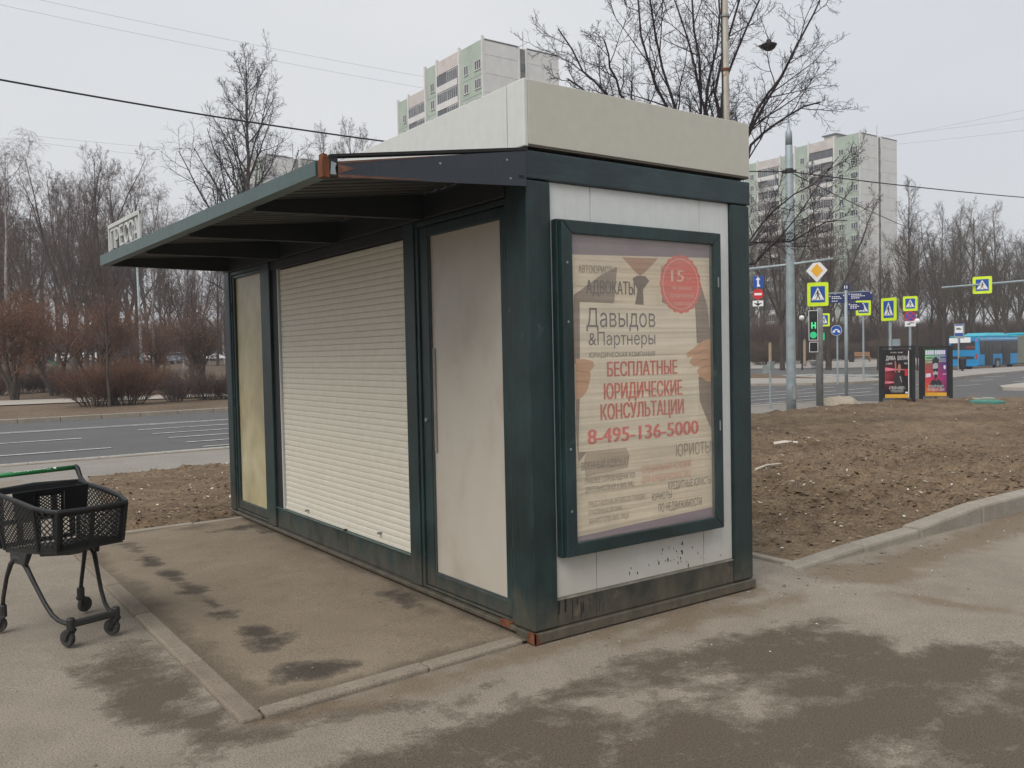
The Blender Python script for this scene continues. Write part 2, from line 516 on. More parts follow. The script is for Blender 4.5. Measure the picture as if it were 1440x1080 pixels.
# stains on the pavement, drawn as outlines on the ground itself
def G(pts): return [onz(u, v)[:2] for u, v in pts]
ST = [G([(85, 945), (130, 920), (150, 905), (200, 888), (215, 905), (240, 935), (275, 950), (300, 990), (330, 1018), (395, 1008), (412, 1028), (330, 1050), (270, 1078), (235, 1074), (262, 1040), (275, 1026), (215, 1032), (150, 1003), (160, 985), (125, 965)]),
      G([(420, 1100), (560, 1035), (640, 1020), (740, 981), (862, 925), (951, 909), (1084, 881), (1173, 870), (1162, 887), (1240, 892), (1279, 914), (1323, 903), (1480, 905), (1560, 1120), (420, 1140)]),
      G([(340, 1010), (420, 988), (560, 975), (610, 985), (560, 1005), (440, 1012), (400, 1022)]),
      G([(618, 992), (690, 958), (660, 985), (632, 1006)]),
      G([(500, 1060), (560, 1052), (590, 1060), (540, 1066)])]
ST_LITE = G([(960, 1000), (1060, 968), (1130, 990), (1040, 1020)]), G([(1220, 1040), (1300, 1030), (1345, 1060), (1260, 1078)]), G([(820, 985), (960, 940), (1050, 950), (900, 1010)])
DR = [G([(1168, 815), (1280, 826), (1307, 792), (1418, 753), (1470, 740), (1470, 690), (1362, 745), (1251, 781), (1130, 800)]),
      G([(857, 903), (951, 864), (1118, 837), (1085, 853), (1001, 870), (873, 912)]),
      G([(330, 1025), (600, 975), (780, 915), (1060, 835), (1060, 822), (755, 905), (340, 1015)]),  # dirt along the base, doubling as painted contact darkening
      G([(1250, 828), (1440, 862), (1440, 866), (1250, 834)])]
def f_stain(X, Y):
    v = np.full(X.shape, -.2)
    for p in ST: v = np.maximum(v, .5 - np.maximum(sdf_poly(X, Y, p), -.12) / .16 * .5)
    for p in ST_LITE: v = v - .38 * np.clip(.5 - sdf_poly(X, Y, p) / .2, 0, 1)
    return np.clip(v, -.2, 1.0)
def f_dirt(X, Y):
    v = np.full(X.shape, 0.0)
    for p in DR: v = np.maximum(v, .5 - sdf_poly(X, Y, p) / .25 * .5)
    return np.clip(v, 0, 1.0)
pz = lambda x, y: np.full_like(x, GZ) + .008 * (fbm(x * 1.1, y * 1.1, 3, 3) - .5) * sstep((np.hypot(x + .2, y - .1) - .3)) - .006
struct(grid_sheet('pavement', np.arange(-3.6, 7.8, .035), np.arange(-2.6, 1.0, .035), pz, M_PAVE, {'stain': f_stain, 'dirt': f_dirt}))
struct(grid_sheet('pavement', np.linspace(-9, -1.3, 60), np.linspace(.97, 9.5, 70), lambda x, y: pz(x, y) - .002, M_PAVE, {'stain': f_stain, 'dirt': f_dirt}))
struct(grid_sheet('pavement', np.linspace(-14, 22, 40), np.linspace(-14, .96, 20), lambda x, y: np.full_like(x, GZ - .0115), M_PAVE, {'stain': lambda x, y: x * 0 - .2, 'dirt': lambda x, y: x * 0}))

struct(grid_sheet('pavement', np.linspace(-1.32, 2.4, 24), np.linspace(4.5, 8.95, 30), lambda x, y: pz(x, y) - .003, M_PAVE, {'stain': lambda x, y: x * 0 - .2, 'dirt': lambda x, y: x * 0 + .2}))
PADZ = GZ + .012
PAD_ST = [(435, 943, .125, .085), (378, 903, .10, .12), (360, 890, .06, .10), (318, 862, .10, .10), (300, 850, .05, .12), (268, 829, .07, .16), (240, 808, .075, .22), (212, 790, .07, .22), (188, 772, .09, .22), (405, 745, .16, .30), (560, 845, .10, .22), (350, 742, .3, .14)]
def f_pad(X, Y):
    v = np.full(X.shape, -.25)
    for (u, w, a, b) in PAD_ST:
        c = onz(u, w); d = np.hypot((X - c[0]) / a, (Y - c[1]) / b)
        v = np.maximum(v, (1.22 if w > 880 else 1.04) - .50 * d)
    return np.clip(v + .5 * (fbm(X * 9, Y * 9, 3, 55) - .5) * (v > -.2), -.25, 1.1)
def f_pad2(X, Y):
    e = np.minimum(np.minimum(X + 1.45, Y - .1), -X * 1.5)  # edge dirt, also painting contact darkening along the kiosk base
    v = .72 - e * 3.0
    v = np.maximum(v, .75 - 1.2 * np.hypot((X + .5) / .8, (Y - 4.45) / .5))
    v = np.maximum(v, .62 - .9 * np.hypot((X + .12) / .35, (Y - .9) / .9))
    v = np.maximum(v, .6 - 1.0 * np.hypot((X + 1.1) / .3, (Y - 2.2) / 2.6))
    return np.clip(v, 0, .8)
struct(grid_sheet('kiosk_pad', np.linspace(-1.465, .04, 68), np.linspace(.052, 4.60, 200), lambda x, y: PADZ + .010 * (fbm(x * 2, y * 2, 3, 8) - .5) - .01 * np.exp(-((x + 1.0) / .25) ** 2), M_PAD, {'stain': f_pad, 'dirt': f_pad2}))
struct(grid_sheet('kiosk_pad', np.linspace(1.60, 2.37, 24), np.linspace(.04, 5.2, 90), lambda x, y: GZ - .0005 - .016 * (1 - sstep((y - .04) / .07)), M_PAVE, {'stain': lambda x, y: x * 0 - .2, 'dirt': lambda x, y: x * 0 + .25}))

# bare soil ---------------------------------------------------------------
def soil_z(x, y):
    base = GZ + .02 + .085 * sstep((x - 2.4) / 2.2) * sstep((y - .0) / .6)
    base = base + .05 * (fbm(x * .6, y * .6, 4, 11) - .5) * 2
    lump = fbm(x * 4.5, y * 4.5, 4, 23); base = base + .075 * (lump - .5) * 2
    base = base + .040 * (fbm(x * 11, y * 11, 3, 31) - .5) * 2
    pit = np.clip(vnoise(x * 2.1, y * 2.1, 77) - .72, 0, 1); base = base - .22 * pit
    # ridge of thrown-up soil by the kerb on the right
    base = base + .07 * np.exp(-(((x - 5.6) / 1.3) ** 2 + ((y - 1.5) / .5) ** 2)) * (.4 + lump)
    e = np.minimum(sstep((y - .22) / .35), 1.0)
    k = GZ - .02 + .085 * sstep((x - 2.6) / 2.0)
    return np.where(x > 2.3, k * (1 - e) + base * e, base)
def soil_far(x, y):
    f0 = GZ + .006 + .012 * vnoise(x * 9, y * 9, 5); z = np.maximum(soil_z(x, y), f0)
    z = np.where(x < 2.38, f0 - .02 + (z - f0 + .02) * sstep((y - 4.60) / .35), z); return z - .09 * sstep((y - 9.0) / .5)
EDGE = [(2.42, .27), (60, .27), (34, 2.0), (26.5, 4.2), (22.6, 6.6), (20.6, 7.9), (18.9, 9.42), (-.5, 9.42), (-1.05, 4.62), (2.42, 4.62)]
inside = lambda x, y: sdf_poly(x, y, EDGE) < .03
g1 = grid_sheet('bare_soil', np.arange(-1.2, 9.0, .042), np.arange(.2, 9.5, .042), soil_far, M_DIRT, mask=inside); struct(g1)
g2 = grid_sheet('bare_soil', np.arange(8.95, 30, .12), np.arange(.2, 9.6, .10), lambda x, y: soil_far(x, y) - .003, M_DIRT, mask=inside); struct(g2)

# streets ---------------------------------------------------------------
def rect(x0, x1, y0, y1, nx=2, ny=2): return np.linspace(x0, x1, nx), np.linspace(y0, y1, ny)
struct(grid_sheet('road', np.linspace(-120, 160, 141), np.linspace(11.5, 22.2, 8), lambda x, y: zg(x, y) - .018, M_ROAD))
struct(grid_sheet('road', np.linspace(17.5, 130, 60), np.linspace(22.1, 60, 40), lambda x, y: zg(x, y) - .014, M_ROAD, mask=lambda x, y: x > 22))
struct(grid_sheet('road', np.linspace(17, 130, 60), np.linspace(-40, 11.6, 30), lambda x, y: zg(x, y) - .022, M_ROAD))
struct(grid_sheet('sidewalk', *rect(-60, 18.0, 8.85, 11.6, 80, 4), lambda x, y: zg(x, y) - .012, M_WALK))
poly_sheet('sidewalk', [(17.98, 9.30), (20.2, 7.7), (20.9, 8.3), (19.6, 9.8), (18.6, 11.6), (17.98, 11.6)], -.008, M_WALK)
poly_sheet('path', [(-60, 34.2), (-20, 34.2), (1, 34.2), (9, 33.4), (24, 32.6), (24, 36.4), (9, 37.2), (1.2, 39.0), (-20, 40), (-60, 40)], -.02, M_PATH)
PLAZA = [(22.0, 22.4), (24.2, 21.4), (26.4, 19.6), (27.6, 18.0), (29.2, 17.3), (31.2, 17.2), (32.6, 17.8), (33.8, 19.6), (35.0, 24), (38, 34), (44, 60), (20, 60)]
poly_sheet('plaza', PLAZA, .075, M_PLAZA, .14)
poly_sheet('soil_bed', [(32.2, 20.6), (33.2, 22.6), (38.0, 30), (45, 44), (38, 45), (34, 34), (31.2, 24.2)], .10, M_DIRT, .03)
struct(grid_sheet('plaza', np.linspace(42, 120, 40), np.linspace(40.5, 58, 20), lambda x, y: zg(x, y) + .02, M_PLAZA))
isl_f = [onz(u, v)[:2] for u, v in ((1322, 536.5), (1338, 534), (1364, 530.5), (1399, 527), (1440, 523.5), (1500, 519.5))]
isl_b = [onz(u, v)[:2] for u, v in ((1500, 514), (1440, 517), (1381, 520.2), (1337, 523), (1318, 528))]
ISL = [tuple(p) for p in isl_f] + [tuple(p) for p in isl_b]
mb = MB(); n = len(ISL)
top = [(p[0], p[1], GZ + .09) for p in ISL]
mb.add(top, [tuple(range(n))]); mb.add(top + [(p[0], p[1], -1.2) for p in ISL], [(i, n + i, n + (i + 1) % n, (i + 1) % n) for i in range(n)])
struct(part('bus_stop_island', mb, M_PLAZA))
p = [onz(u, v)[:2] for u, v in ((1405, 545.5), (1440, 541), (1480, 540), (1480, 547), (1440, 548.5), (1410, 548))]
mb = MB(); n = len(p); top = [(q[0], q[1], GZ + .08) for q in p]
mb.add(top, [tuple(range(n))]); mb.add(top + [(q[0], q[1], GZ - .1) for q in p], [(i, n + i, n + (i + 1) % n, (i + 1) % n) for i in range(n)])
struct(part('traffic_island', mb, M_PATH))

# road markings: flush painted strips, 4 mm above the asphalt
def mark(x0, x1, y, w=.12):
    n = max(2, int((x1 - x0) / 2) + 1); xs = np.linspace(x0, x1, n)
    return grid_sheet('road_marking', xs, np.array([y - w / 2, y + w / 2]), lambda x, y: zg(x, y) - .006, M_PAINT)
for a in ((-120, 24, 18.80, .10), (-120, 24, 18.55, .10), (1.8, 24, 17.08, .11), (1.8, 24, 15.72, .12), (-40, .45, 15.80, .12), (1.8, 24, 14.46, .11),
          (1.8, 24, 13.2, .11), (-40, .5, 13.2, .12), (1.8, 24, 12.12, .09), (-120, 17.5, 11.72, .08)):
    struct(mark(*a))
for k in range(5):
    x = 24.5 + k * 4.4
    for y in (12.9, 14.6, 16.2): struct(mark(x, x + 1.9, y, .12))
for k in range(6):
    struct(part('road_marking', MB().add([(33.6 + k * .1, 20.6 + k * 1.0, GZ - .004 + .07), (38, 19.9 + k * 1.0, GZ + .066), (38, 20.35 + k * 1.0, GZ + .066), (33.6 + k * .1, 21.05 + k * 1.0, GZ + .066)], [(0, 1, 2, 3)]), M_PAINT))

# kerbs ---------------------------------------------------------------
def kerb_set(name, label_none=None):
    o = bpy.data.objects.new(name, None); COL.objects.link(o); o['kind'] = 'structure'; return o
def kerb_stone(parent, a, b, w_dir, w, z0a, z0b, za, zb, mat, gap=.006, bev=.012):
    """stone from a to b (xy), width w along w_dir, bottoms z0, tops z"""
    a = Vector(a); b = Vector(b); d = (b - a).normalized(); a = a + d * gap * .5; b = b - d * gap * .5
    wv = Vector(w_dir).normalized() * w
    mb = MB()
    mb.hexa([(a.x, a.y, z0a), (b.x, b.y, z0b), (b.x + wv.x, b.y + wv.y, z0b), (a.x + wv.x, a.y + wv.y, z0a)],
            [(a.x, a.y, za), (b.x, b.y, zb), (b.x + wv.x, b.y + wv.y, zb), (a.x + wv.x, a.y + wv.y, za)])
    return part('kerb_stone', mb, mat, parent, bevel=bev)
M_KERB_P = ground_mat('kerb_pad_worn', (.175, .148, .114), (.255, .222, .178), (110, .4), 1.2, bump=.5, mid=6)
KP = kerb_set('pad_kerb')
kx = -1.548
cuts = [-.02, .83, 1.90, 2.75, 3.70, 4.66]
for i in range(len(cuts) - 1):
    j = .004 * random.uniform(-1, 1)
    kerb_stone(KP, (kx + j, cuts[i]), (kx + j, cuts[i + 1]), (1, 0), .098, -.2, -.2, PADZ + .004 + random.uniform(-.002, .005), PADZ + .004 + random.uniform(-.002, .005), M_KERB_D if i != 1 else M_KERB_P, .008)
fc = [-1.448, -.62, -.03]
for i in range(2):
    kerb_stone(KP, (fc[i], -.022 + .04 * i), (fc[i + 1], .018 + .036 * i), (0, 1), .098, -.2, -.2, PADZ + .006, PADZ + .009, M_KERB_P, .008)
bc = [-1.45, -.45, .3]
for i in range(2):
    kerb_stone(KP, (bc[i], 4.585), (bc[i + 1], 4.60), (0, 1), .08, -.2, -.2, PADZ + .006, PADZ + .012, M_KERB, .008)
for i in range(5):
    kerb_stone(KP, (2.37, .20 + i), (2.37, 1.19 + i), (1, 0), .075, -.2, -.2, GZ + .022, GZ + .026, M_KERB, .008)
KR = kerb_set('soil_kerb')
xs = [2.32, 3.15, 3.92, 4.86, 5.9, 6.9, 7.9, 8.9, 9.9, 10.9]
zt = [GZ + .012, GZ + .045, GZ + .06, GZ + .145, GZ + .15, GZ + .15, GZ + .15, GZ + .15, GZ + .15, GZ + .15]
yo = [.10, .115, .12, .10, .11, .13, .16, .2, .24, .3]
for i in range(len(xs) - 1):
    w = .15 if i < 2 else .17
    kerb_stone(KR, (xs[i], yo[i]), (xs[i + 1], yo[i + 1]), (0, 1), w, -.25, -.25, zt[i] + (0 if i != 2 else .01), zt[i + 1], M_KERB, .012, .022)
KF = kerb_set('far_road_kerb')
for k in range(60):
    x = -26 + k * 1.0
    if x > 21.5: break
    kerb_stone(KF, (x, 22.15), (x + 1.0, 22.15), (0, 1), .16, -.2, -.2, GZ + .10, GZ + .10, M_KERB, .012, .015)
KN = kerb_set('near_road_kerb')
for k in range(44):
    x = -26 + k * 1.0
    kerb_stone(KN, (x, 11.52), (x + 1.0, 11.52), (0, -1), .14, -.2, -.2, GZ + .008, GZ + .008, M_KERB, .012, .01)
KC = kerb_set('corner_kerb')
arc = [(18.0, 9.30), (18.9, 8.75), (19.8, 8.0), (20.9, 7.0), (22.3, 5.9), (24.2, 4.6), (26.6, 3.4), (29.5, 2.4)]
for i in range(len(arc) - 1):
    d = (Vector(arc[i + 1]) - Vector(arc[i])).normalized()
    kerb_stone(KC, arc[i], arc[i + 1], (-d.y * 1, d.x * 1), .15, -.25, -.25, GZ + .05, GZ + .05, M_KERB, .012, .015)
KZ = kerb_set('plaza_kerb')
for i in range(len(PLAZA) - 4):
    a, b = Vector(PLAZA[i]), Vector(PLAZA[i + 1]); n = max(1, int((b - a).length / 1.2)); d = (b - a).normalized()
    for k in range(n):
        kerb_stone(KZ, a.lerp(b, k / n), a.lerp(b, (k + 1) / n), (d.y, -d.x), .14, -.25, -.25, GZ + .083, GZ + .083, M_KERB, .012, .012)
#%%NEXT
# ================================================================== kiosk
W, L = 1.745, 4.95
KI = thing('kiosk', 'dark green and white closed newspaper kiosk with a rolled down shutter and a canopy', 'kiosk', (W / 2, L / 2, GZ))
def kbox(name, *a, mat=GREEN, bevel=.006, parent=KI, label=None): return part(name, MB().box(*a), mat, parent, bevel=bevel, label=label)
# plinth and base beams
kbox('plinth', -.012, W + .012, -.012, .15, GZ, -.004, mat=GREEN_LOW)
kbox('plinth', W - .14, W + .012, .153, L + .01, GZ, -.004, mat=GREEN_LOW)
kbox('plinth', -.010, .12, .153, L + .01, GZ + .028, -.004, mat=GREEN_LOW)
kbox('plinth_foot', .03, .10, .3, L - .06, GZ, GZ + .027, mat=DARK, bevel=0)
kbox('plinth_foot', .0, .10, L - .12, L - .06, GZ, GZ + .0275, mat=GREEN_LOW, bevel=0)
# corner columns
kbox('column', 0, .16, 0, .19, 0, 2.352, bevel=.010)
kbox('column', W - .175, W, 0, .19, 0, 2.352, bevel=.010)
kbox('column', 0, .16, L - .15, L, 0, 2.352, bevel=.010)
kbox('column', W - .16, W, L - .15, L, 0, 2.352, bevel=.010)
kbox('top_beam', -.003, W + .003, -.004, .19, 2.356, 2.50, mat=GREEN_TOP, bevel=.006)
kbox('top_beam', -.003, .16, .194, L, 2.29, 2.50, mat=RAFTER)
kbox('top_beam', W - .16, W + .003, .194, L, 2.356, 2.50)
kbox('top_beam', .163, W - .163, L - .15, L + .003, 2.356, 2.50)
kbox('roof_recess', .05, W - .05, .05, L - .05, 2.495, 2.56, mat=DARK, bevel=0)
# base beam under the poster wall, sill with a sloping ledge
mb = MB().hexa([(.161, .012, 0), (W - .176, .012, 0), (W - .176, .15, 0), (.161, .15, 0)], [(.161, .012, .138), (W - .176, .012, .138), (W - .176, .15, .138), (.161, .15, .138)])
part('base_beam', mb, GREEN_LOW, KI, bevel=.003)
mb = MB().hexa([(.161, .010, .1385), (W - .176, .010, .1385), (W - .176, .05, .1385), (.161, .05, .1385)], [(.161, .012, .142), (W - .176, .012, .142), (W - .176, .05, .160), (.161, .05, .160)])
part('ledge', mb, plain('dusty_ledge', (.16, .145, .115), .8, .3, 12), KI)
# wall panels of the poster side
for x0, x1 in ((.161, .449), (.453, 1.31), (1.314, W - .176)):
    kbox('wall_panel', x0, x1, .022, .06, .150, 2.355, mat=WHITE_PANEL, bevel=.002)
kbox('inner_wall', .165, W - .18, .061, .09, .01, 2.355, mat=DARK, bevel=0)
for y0, y1 in ((.195, 1.6), (1.604, 3.2), (3.204, L - .155)):
    kbox('wall_panel', W - .05, W - .012, y0, y1, .002, 2.355, mat=WHITE_PANEL, bevel=.002)
for x0, x1 in ((.165, .85), (.854, W - .165)):
    kbox('wall_panel', x0, x1, L - .06, L - .02, .002, 2.355, mat=WHITE_PANEL, bevel=.002)
kbox('floor_slab', .121, W - .141, .151, L - .005, -.05, -.01, mat=DARK, bevel=0)
# roof fascia: bent sheets with seams
t_ = .03
part('roof_panel', MB().box(.022, W, -.004, t_, 2.531, 2.862), ROOF_BEIGE, KI, bevel=.004)
part('roof_panel', MB().box(-.004, .0215, -.004, .147, 2.519, 2.864), ROOF_WHITE, KI, bevel=.006)
ys = [.155, 1.75, 3.35, L + .004]
for a, b in zip(ys[:-1], ys[1:]):
    part('roof_panel', MB().box(-.002, .028, a, b - .004, 2.531, 2.862), ROOF_WHITE, KI, bevel=.004)
for a, b in zip([.036] + ys[1:-1], ys[1:]):
    part('roof_panel', MB().box(W - .028, W + .002, a, b - .004, 2.531, 2.862), ROOF_WHITE, KI, bevel=.004)
part('roof_panel', MB().box(.03, W - .03, L - .026, L + .004, 2.531, 2.862), ROOF_WHITE, KI, bevel=.004)
kbox('roof_lid', .03, W - .03, .032, L - .03, 2.74, 2.77, mat=GALV_D, bevel=0)
kbox('roof_soffit', .0, W, .0, L, 2.521, 2.529, mat=plain('soffit_brown', (.09, .08, .062), .7), bevel=0)

# poster case ---------------------------------------------------------------
def frame_mb(x0, x1, z0, z1, w, y0, y1):
    mb = MB()
    mb.hexa([(x0, y0, z0), (x1, y0, z0), (x1 - w, y0, z0 + w), (x0 + w, y0, z0 + w)], [(x0, y1, z0), (x1, y1, z0), (x1 - w, y1, z0 + w), (x0 + w, y1, z0 + w)])
    mb.hexa([(x1, y0, z0), (x1, y0, z1), (x1 - w, y0, z1 - w), (x1 - w, y0, z0 + w)], [(x1, y1, z0), (x1, y1, z1), (x1 - w, y1, z1 - w), (x1 - w, y1, z0 + w)])
    mb.hexa([(x1, y0, z1), (x0, y0, z1), (x0 + w, y0, z1 - w), (x1 - w, y0, z1 - w)], [(x1, y1, z1), (x0, y1, z1), (x0 + w, y1, z1 - w), (x1 - w, y1, z1 - w)])
    mb.hexa([(x0, y0, z1), (x0, y0, z0), (x0 + w, y0, z0 + w), (x0 + w, y0, z1 - w)], [(x0, y1, z1), (x0, y1, z0), (x0 + w, y1, z0 + w), (x0 + w, y1, z1 - w)])
    return mb
PC = part('poster_case', MB().box(.175, 1.412, -.0255, .0215, .370, 2.160), GREEN, KI, bevel=.006)
part('door_frame', frame_mb(.182, 1.405, .378, 2.152, .07, -.062, -.0258), GREEN, PC, bevel=.005)
for zz in (.62, .95, 1.62, 1.93):
    part('screw', MB().lathe([(.0001, -.003), (.007, -.002), (.007, .0)], (.215, -.0625, zz), 8, 'y'), GALV_D, PC)
for zz in (1.0, 1.86):
    part('lock', MB().box(1.372, 1.380, -.066, -.0615, zz - .03, zz + .03), GALV_D, PC)

def print_mat(name, c, var=.06):
    """ink on a wavy, sun-bleached paper sheet"""
    t = NT(name)
    n = t.noise(3.5, 5, .6, stretch=(1, 1, 1.6))
    t.color(t.ramp(n, [(.3, shade(c, 1 - var)), (.7, shade(c, 1 + var))])); t.rough(.55)
    wv = t.noise(1.0, 2, .5, stretch=(.55, 1, 17), dist=.25)
    t.bump(wv, .55, .030)
    return t.m
def pm(name, srgb, var=.06):
    lin = tuple((x / 255 / 12.92 if x / 255 < .04045 else ((x / 255 + .055) / 1.055) ** 2.4) for x in srgb); return print_mat(name, lin, var)
P_BASE = pm('faded_poster_beige', (228, 211, 186), .10); P_SHEET = pm('poster_sheet_cream', (236, 221, 198), .05)
P_PUR = pm('faded_purple', (138, 118, 132), .14); P_PURB = pm('faded_purple_low', (140, 120, 134), .08)
P_SUIT = pm('faded_suit', (146, 126, 110), .12); P_TIE = pm('faded_tie', (112, 94, 84)); P_SKIN = pm('faded_skin', (214, 164, 126), .1)
P_NECK = pm('faded_neck', (178, 136, 108), .1); P_SKIND = pm('faded_skin_line', (186, 132, 98)); P_RED = pm('faded_red', (228, 104, 90)); P_REDT = pm('faded_red_text', (212, 106, 86)); P_REDL = pm('pale_red_text', (226, 158, 132))
P_TXTD = pm('suit_text', (98, 84, 76)); P_TXT = pm('faded_navy_text', (104, 95, 100)); P_TXT2 = pm('faded_grey_text', (132, 118, 106)); P_TXT3 = pm('pale_grey_text', (164, 148, 128)); P_BADGE = pm('badge_pale', (240, 196, 176)); P_SHIRT = pm('faded_shirt', (226, 208, 180))
YP = -.030
part('poster', MB().box(.245, 1.345, YP, YP + .004, .43, 2.10), P_BASE, PC)
def flat(name, px, mat, dy, conv=None):
    """flat print: outline on the poster plane"""
    pts = []
    for (u, v) in px:
        q = ony(u, v, YP); pts.append((min(max(q[0], .252), 1.335), YP - dy, min(max(q[2], .447), 2.083)))
    mb = MB(); mb.add(pts, [tuple(range(len(pts)))])
    return part(name, mb, mat, PC)
c5 = lambda pts: [(760 + a / 3.857, 280 + b / 3.857) for a, b in pts]
c6 = lambda pts: [(760 + a / 3., 540 + b / 3.) for a, b in pts]
flat('printed_band', c5([(165, 170), (960, 225), (960, 322), (165, 300)]), P_PUR, .0006)
flat('printed_band', c6([(140, 648), (760, 512), (760, 600), (140, 720)]), P_PURB, .0006)
flat('printed_suit', c5([(180, 520), (250, 470), (330, 410), (415, 368), (400, 555), (330, 700), (225, 860), (180, 900)]), P_SUIT, .0008)
flat('printed_suit', c6([(150, 40), (200, -20), (200, 280), (185, 300), (160, 330), (150, 200)]), P_SUIT, .0008)
flat('printed_suit', c5([(655, 358), (690, 430), (760, 480), (862, 440), (905, 580), (945, 720), (950, 790), (845, 780), (800, 620), (660, 560)]), P_SUIT, .0008)
flat('printed_suit', c6([(655, -30), (745, -30), (745, 250), (722, 190), (692, 125), (668, 60)]), P_SUIT, .0008)
flat('printed_neck', c5([(442, 315), (636, 322), (590, 375), (540, 418), (490, 370)]), P_NECK, .0008)
flat('printed_collar', c5([(415, 368), (442, 316), (535, 418), (500, 440), (440, 560), (400, 556)]), P_SHIRT, .0009)
flat('printed_collar', c5([(640, 322), (655, 360), (640, 560), (590, 450), (548, 418)]), P_SHIRT, .0009)
flat('printed_tie', c5([(498, 432), (520, 416), (566, 416), (590, 444), (556, 490), (560, 600), (508, 600), (526, 492)]), P_TIE, .0010)
flat('printed_suit', c6([(195, 285), (360, 264), (376, 300), (368, 352), (300, 368), (240, 378), (190, 395), (182, 330)]), pm('faded_suit_low', (186, 166, 144), .12), .0008)
flat('printed_sheet', c5([(212, 558), (400, 566), (560, 574), (838, 590), (862, 1080), (852, 1200), (858, 1302), (560, 1338), (240, 1370), (206, 1372), (214, 1000)]), P_SHEET, .0012)
flat('printed_hand', c5([(190, 868), (235, 866), (284, 880), (292, 905), (268, 935), (272, 962), (264, 1000), (252, 1040), (225, 1075), (190, 1090)]), P_SKIN, .0016)
flat('printed_hand', c5([(848, 792), (885, 768), (945, 756), (945, 990), (905, 990), (862, 960), (846, 930), (870, 905), (826, 905), (806, 885), (826, 850), (796, 862), (790, 838), (820, 815)]), P_SKIN, .0016)
for ln in (((826, 905), (880, 868), (926, 862), (880, 874)), ((846, 932), (890, 905), (930, 900), (892, 911)), ((826, 852), (870, 822), (910, 815), (872, 828))):
    flat('finger_line', c5(ln), P_SKIND, .0020)
for ln in (((190, 925), (262, 934), (262, 940), (190, 932)), ((190, 985), (258, 990), (258, 997), (190, 993))):
    flat('finger_line', c5(ln), P_SKIND, .0020)
# scalloped badge
def badge(cx, cz, r, dy, mat, n=20, sc=.055, name='printed_badge'):
    pts = []
    for i in range(n * 8):
        a = 2 * math.pi * i / (n * 8); rr = r * (1 + sc * abs(math.cos(a * n / 2)) - sc)
        pts.append((cx + rr * math.cos(a), YP - dy, cz + rr * math.sin(a)))
    mb = MB(); mb.add(pts, [tuple(range(len(pts)))]); return part(name, mb, mat, PC)
bq = ony(*c5([(760, 462)])[0], YP); br = abs(ony(*c5([(870, 470)])[0], YP)[0] - bq[0])
badge(bq[0], bq[2], br, .0014, P_RED)
ring = MB(); N = 48
for i in range(N):
    a, b = 2 * math.pi * i / N, 2 * math.pi * (i + 1) / N
    q = [(bq[0] + rr * math.cos(t), YP - .0018, bq[2] + rr * math.sin(t)) for rr, t in ((br * .84, a), (br * .84, b), (br * .865, b), (br * .865, a))]
    ring.add(q, [(0, 1, 2, 3)])
part('badge_ring', ring, P_BADGE, PC)

def poster_text(body, l, r, base, top, mat, dy=.0022, bold=0.0, crop=c5, name='lettering', cap=None):
    m = (l + r) / 2
    a = ony(*crop([(l, base)])[0], YP); b = ony(*crop([(r, base)])[0], YP)
    zb = ony(*crop([(m, base)])[0], YP)[2]; zt = ony(*crop([(m, top)])[0], YP)[2]
    mb = text_mb(body, b[0] - a[0], zt - zb, cap=cap)
    bv, bf = list(mb.v), list(mb.f); st = (zt - zb) * .040 * bold; sh = [(0, 0)]
    if bold: sh = [(-st, 0), (st, .0003), (0, .0006)]
    mb = MB()
    for sx, sy in sh: mb.add([(p[0] + a[0] + sx, YP - dy - sy, p[2] + zb) for p in bv], bf)
    return part(name, mb, mat, PC)
T = poster_text
T('АВТОЮРИСТЫ', 205, 405, 402, 362, P_TXT3, bold=.4)
T('АДВОКАТЫ', 248, 510, 516, 446, P_TXTD, bold=.5)
T('Давыдов', 248, 622, 694, 596, P_TXT)
T('&Партнеры', 260, 622, 790, 722, P_TXT)
T('ЮРИДИЧЕСКАЯ КОМПАНИЯ', 264, 620, 856, 830, P_TXT)
T('БЕСПЛАТНЫЕ', 362, 740, 955, 880, P_REDT, bold=1)
T('ЮРИДИЧЕСКИЕ', 268, 596, 55, -8, P_REDT, bold=1, crop=c6)
T('КОНСУЛЬТАЦИИ', 254, 603, 138, 76, P_REDT, bold=1, crop=c6)
T('8-495-136-5000', 200, 665, 232, 172, P_RED, bold=1.4, crop=c6)
T('ЮРИСТЫ', 572, 718, 298, 248, P_TXT3, crop=c6)
T('ВОЕННЫЙ АДВОКАТ', 172, 372, 352, 322, P_TXT2, crop=c6)
T('СПЕЦИАЛЬНЫЕ УСЛОВИЯ', 426, 634, 362, 336, P_REDL, crop=c6)
T('ДЛЯ ЮРИДИЧЕСКИХ ЛИЦ', 428, 634, 404, 378, P_REDL, crop=c6)
T('ПРАВОВОЕ СОПРОВОЖДЕНИЕ ХОЗ', 186, 398, 408, 386, P_TXT2, crop=c6)
T('ДЕЯТЕЛЬНОСТИ ЮР И ФИЗ ЛИЦ', 188, 393, 444, 423, P_TXT2, crop=c6)
T('КРЕДИТНЫЕ ЮРИСТЫ', 538, 720, 432, 402, P_TXT2, crop=c6)
T('ЮРИСТЫ', 470, 553, 486, 458, P_TXT2, crop=c6)
T('ПО НЕДВИЖИМОСТИ', 497, 680, 526, 492, P_TXT2, crop=c6)
T('ПРЕДСТАВЛЕНИЕ ИНТЕРЕСОВ ГРАЖДАН', 202, 440, 500, 480, P_TXT3, crop=c6)
T('В РАЗЛИЧНЫХ ОРГАНАХ', 203, 344, 542, 522, P_TXT3, crop=c6)
T('БАНКРОТСТВО ФИЗ. ЛИЦА', 205, 372, 578, 556, P_TXT3, crop=c6)
T('15', 708, 776, 447, 385, P_BADGE, bold=1)
T('лет', 790, 818, 440, 428, P_BADGE)
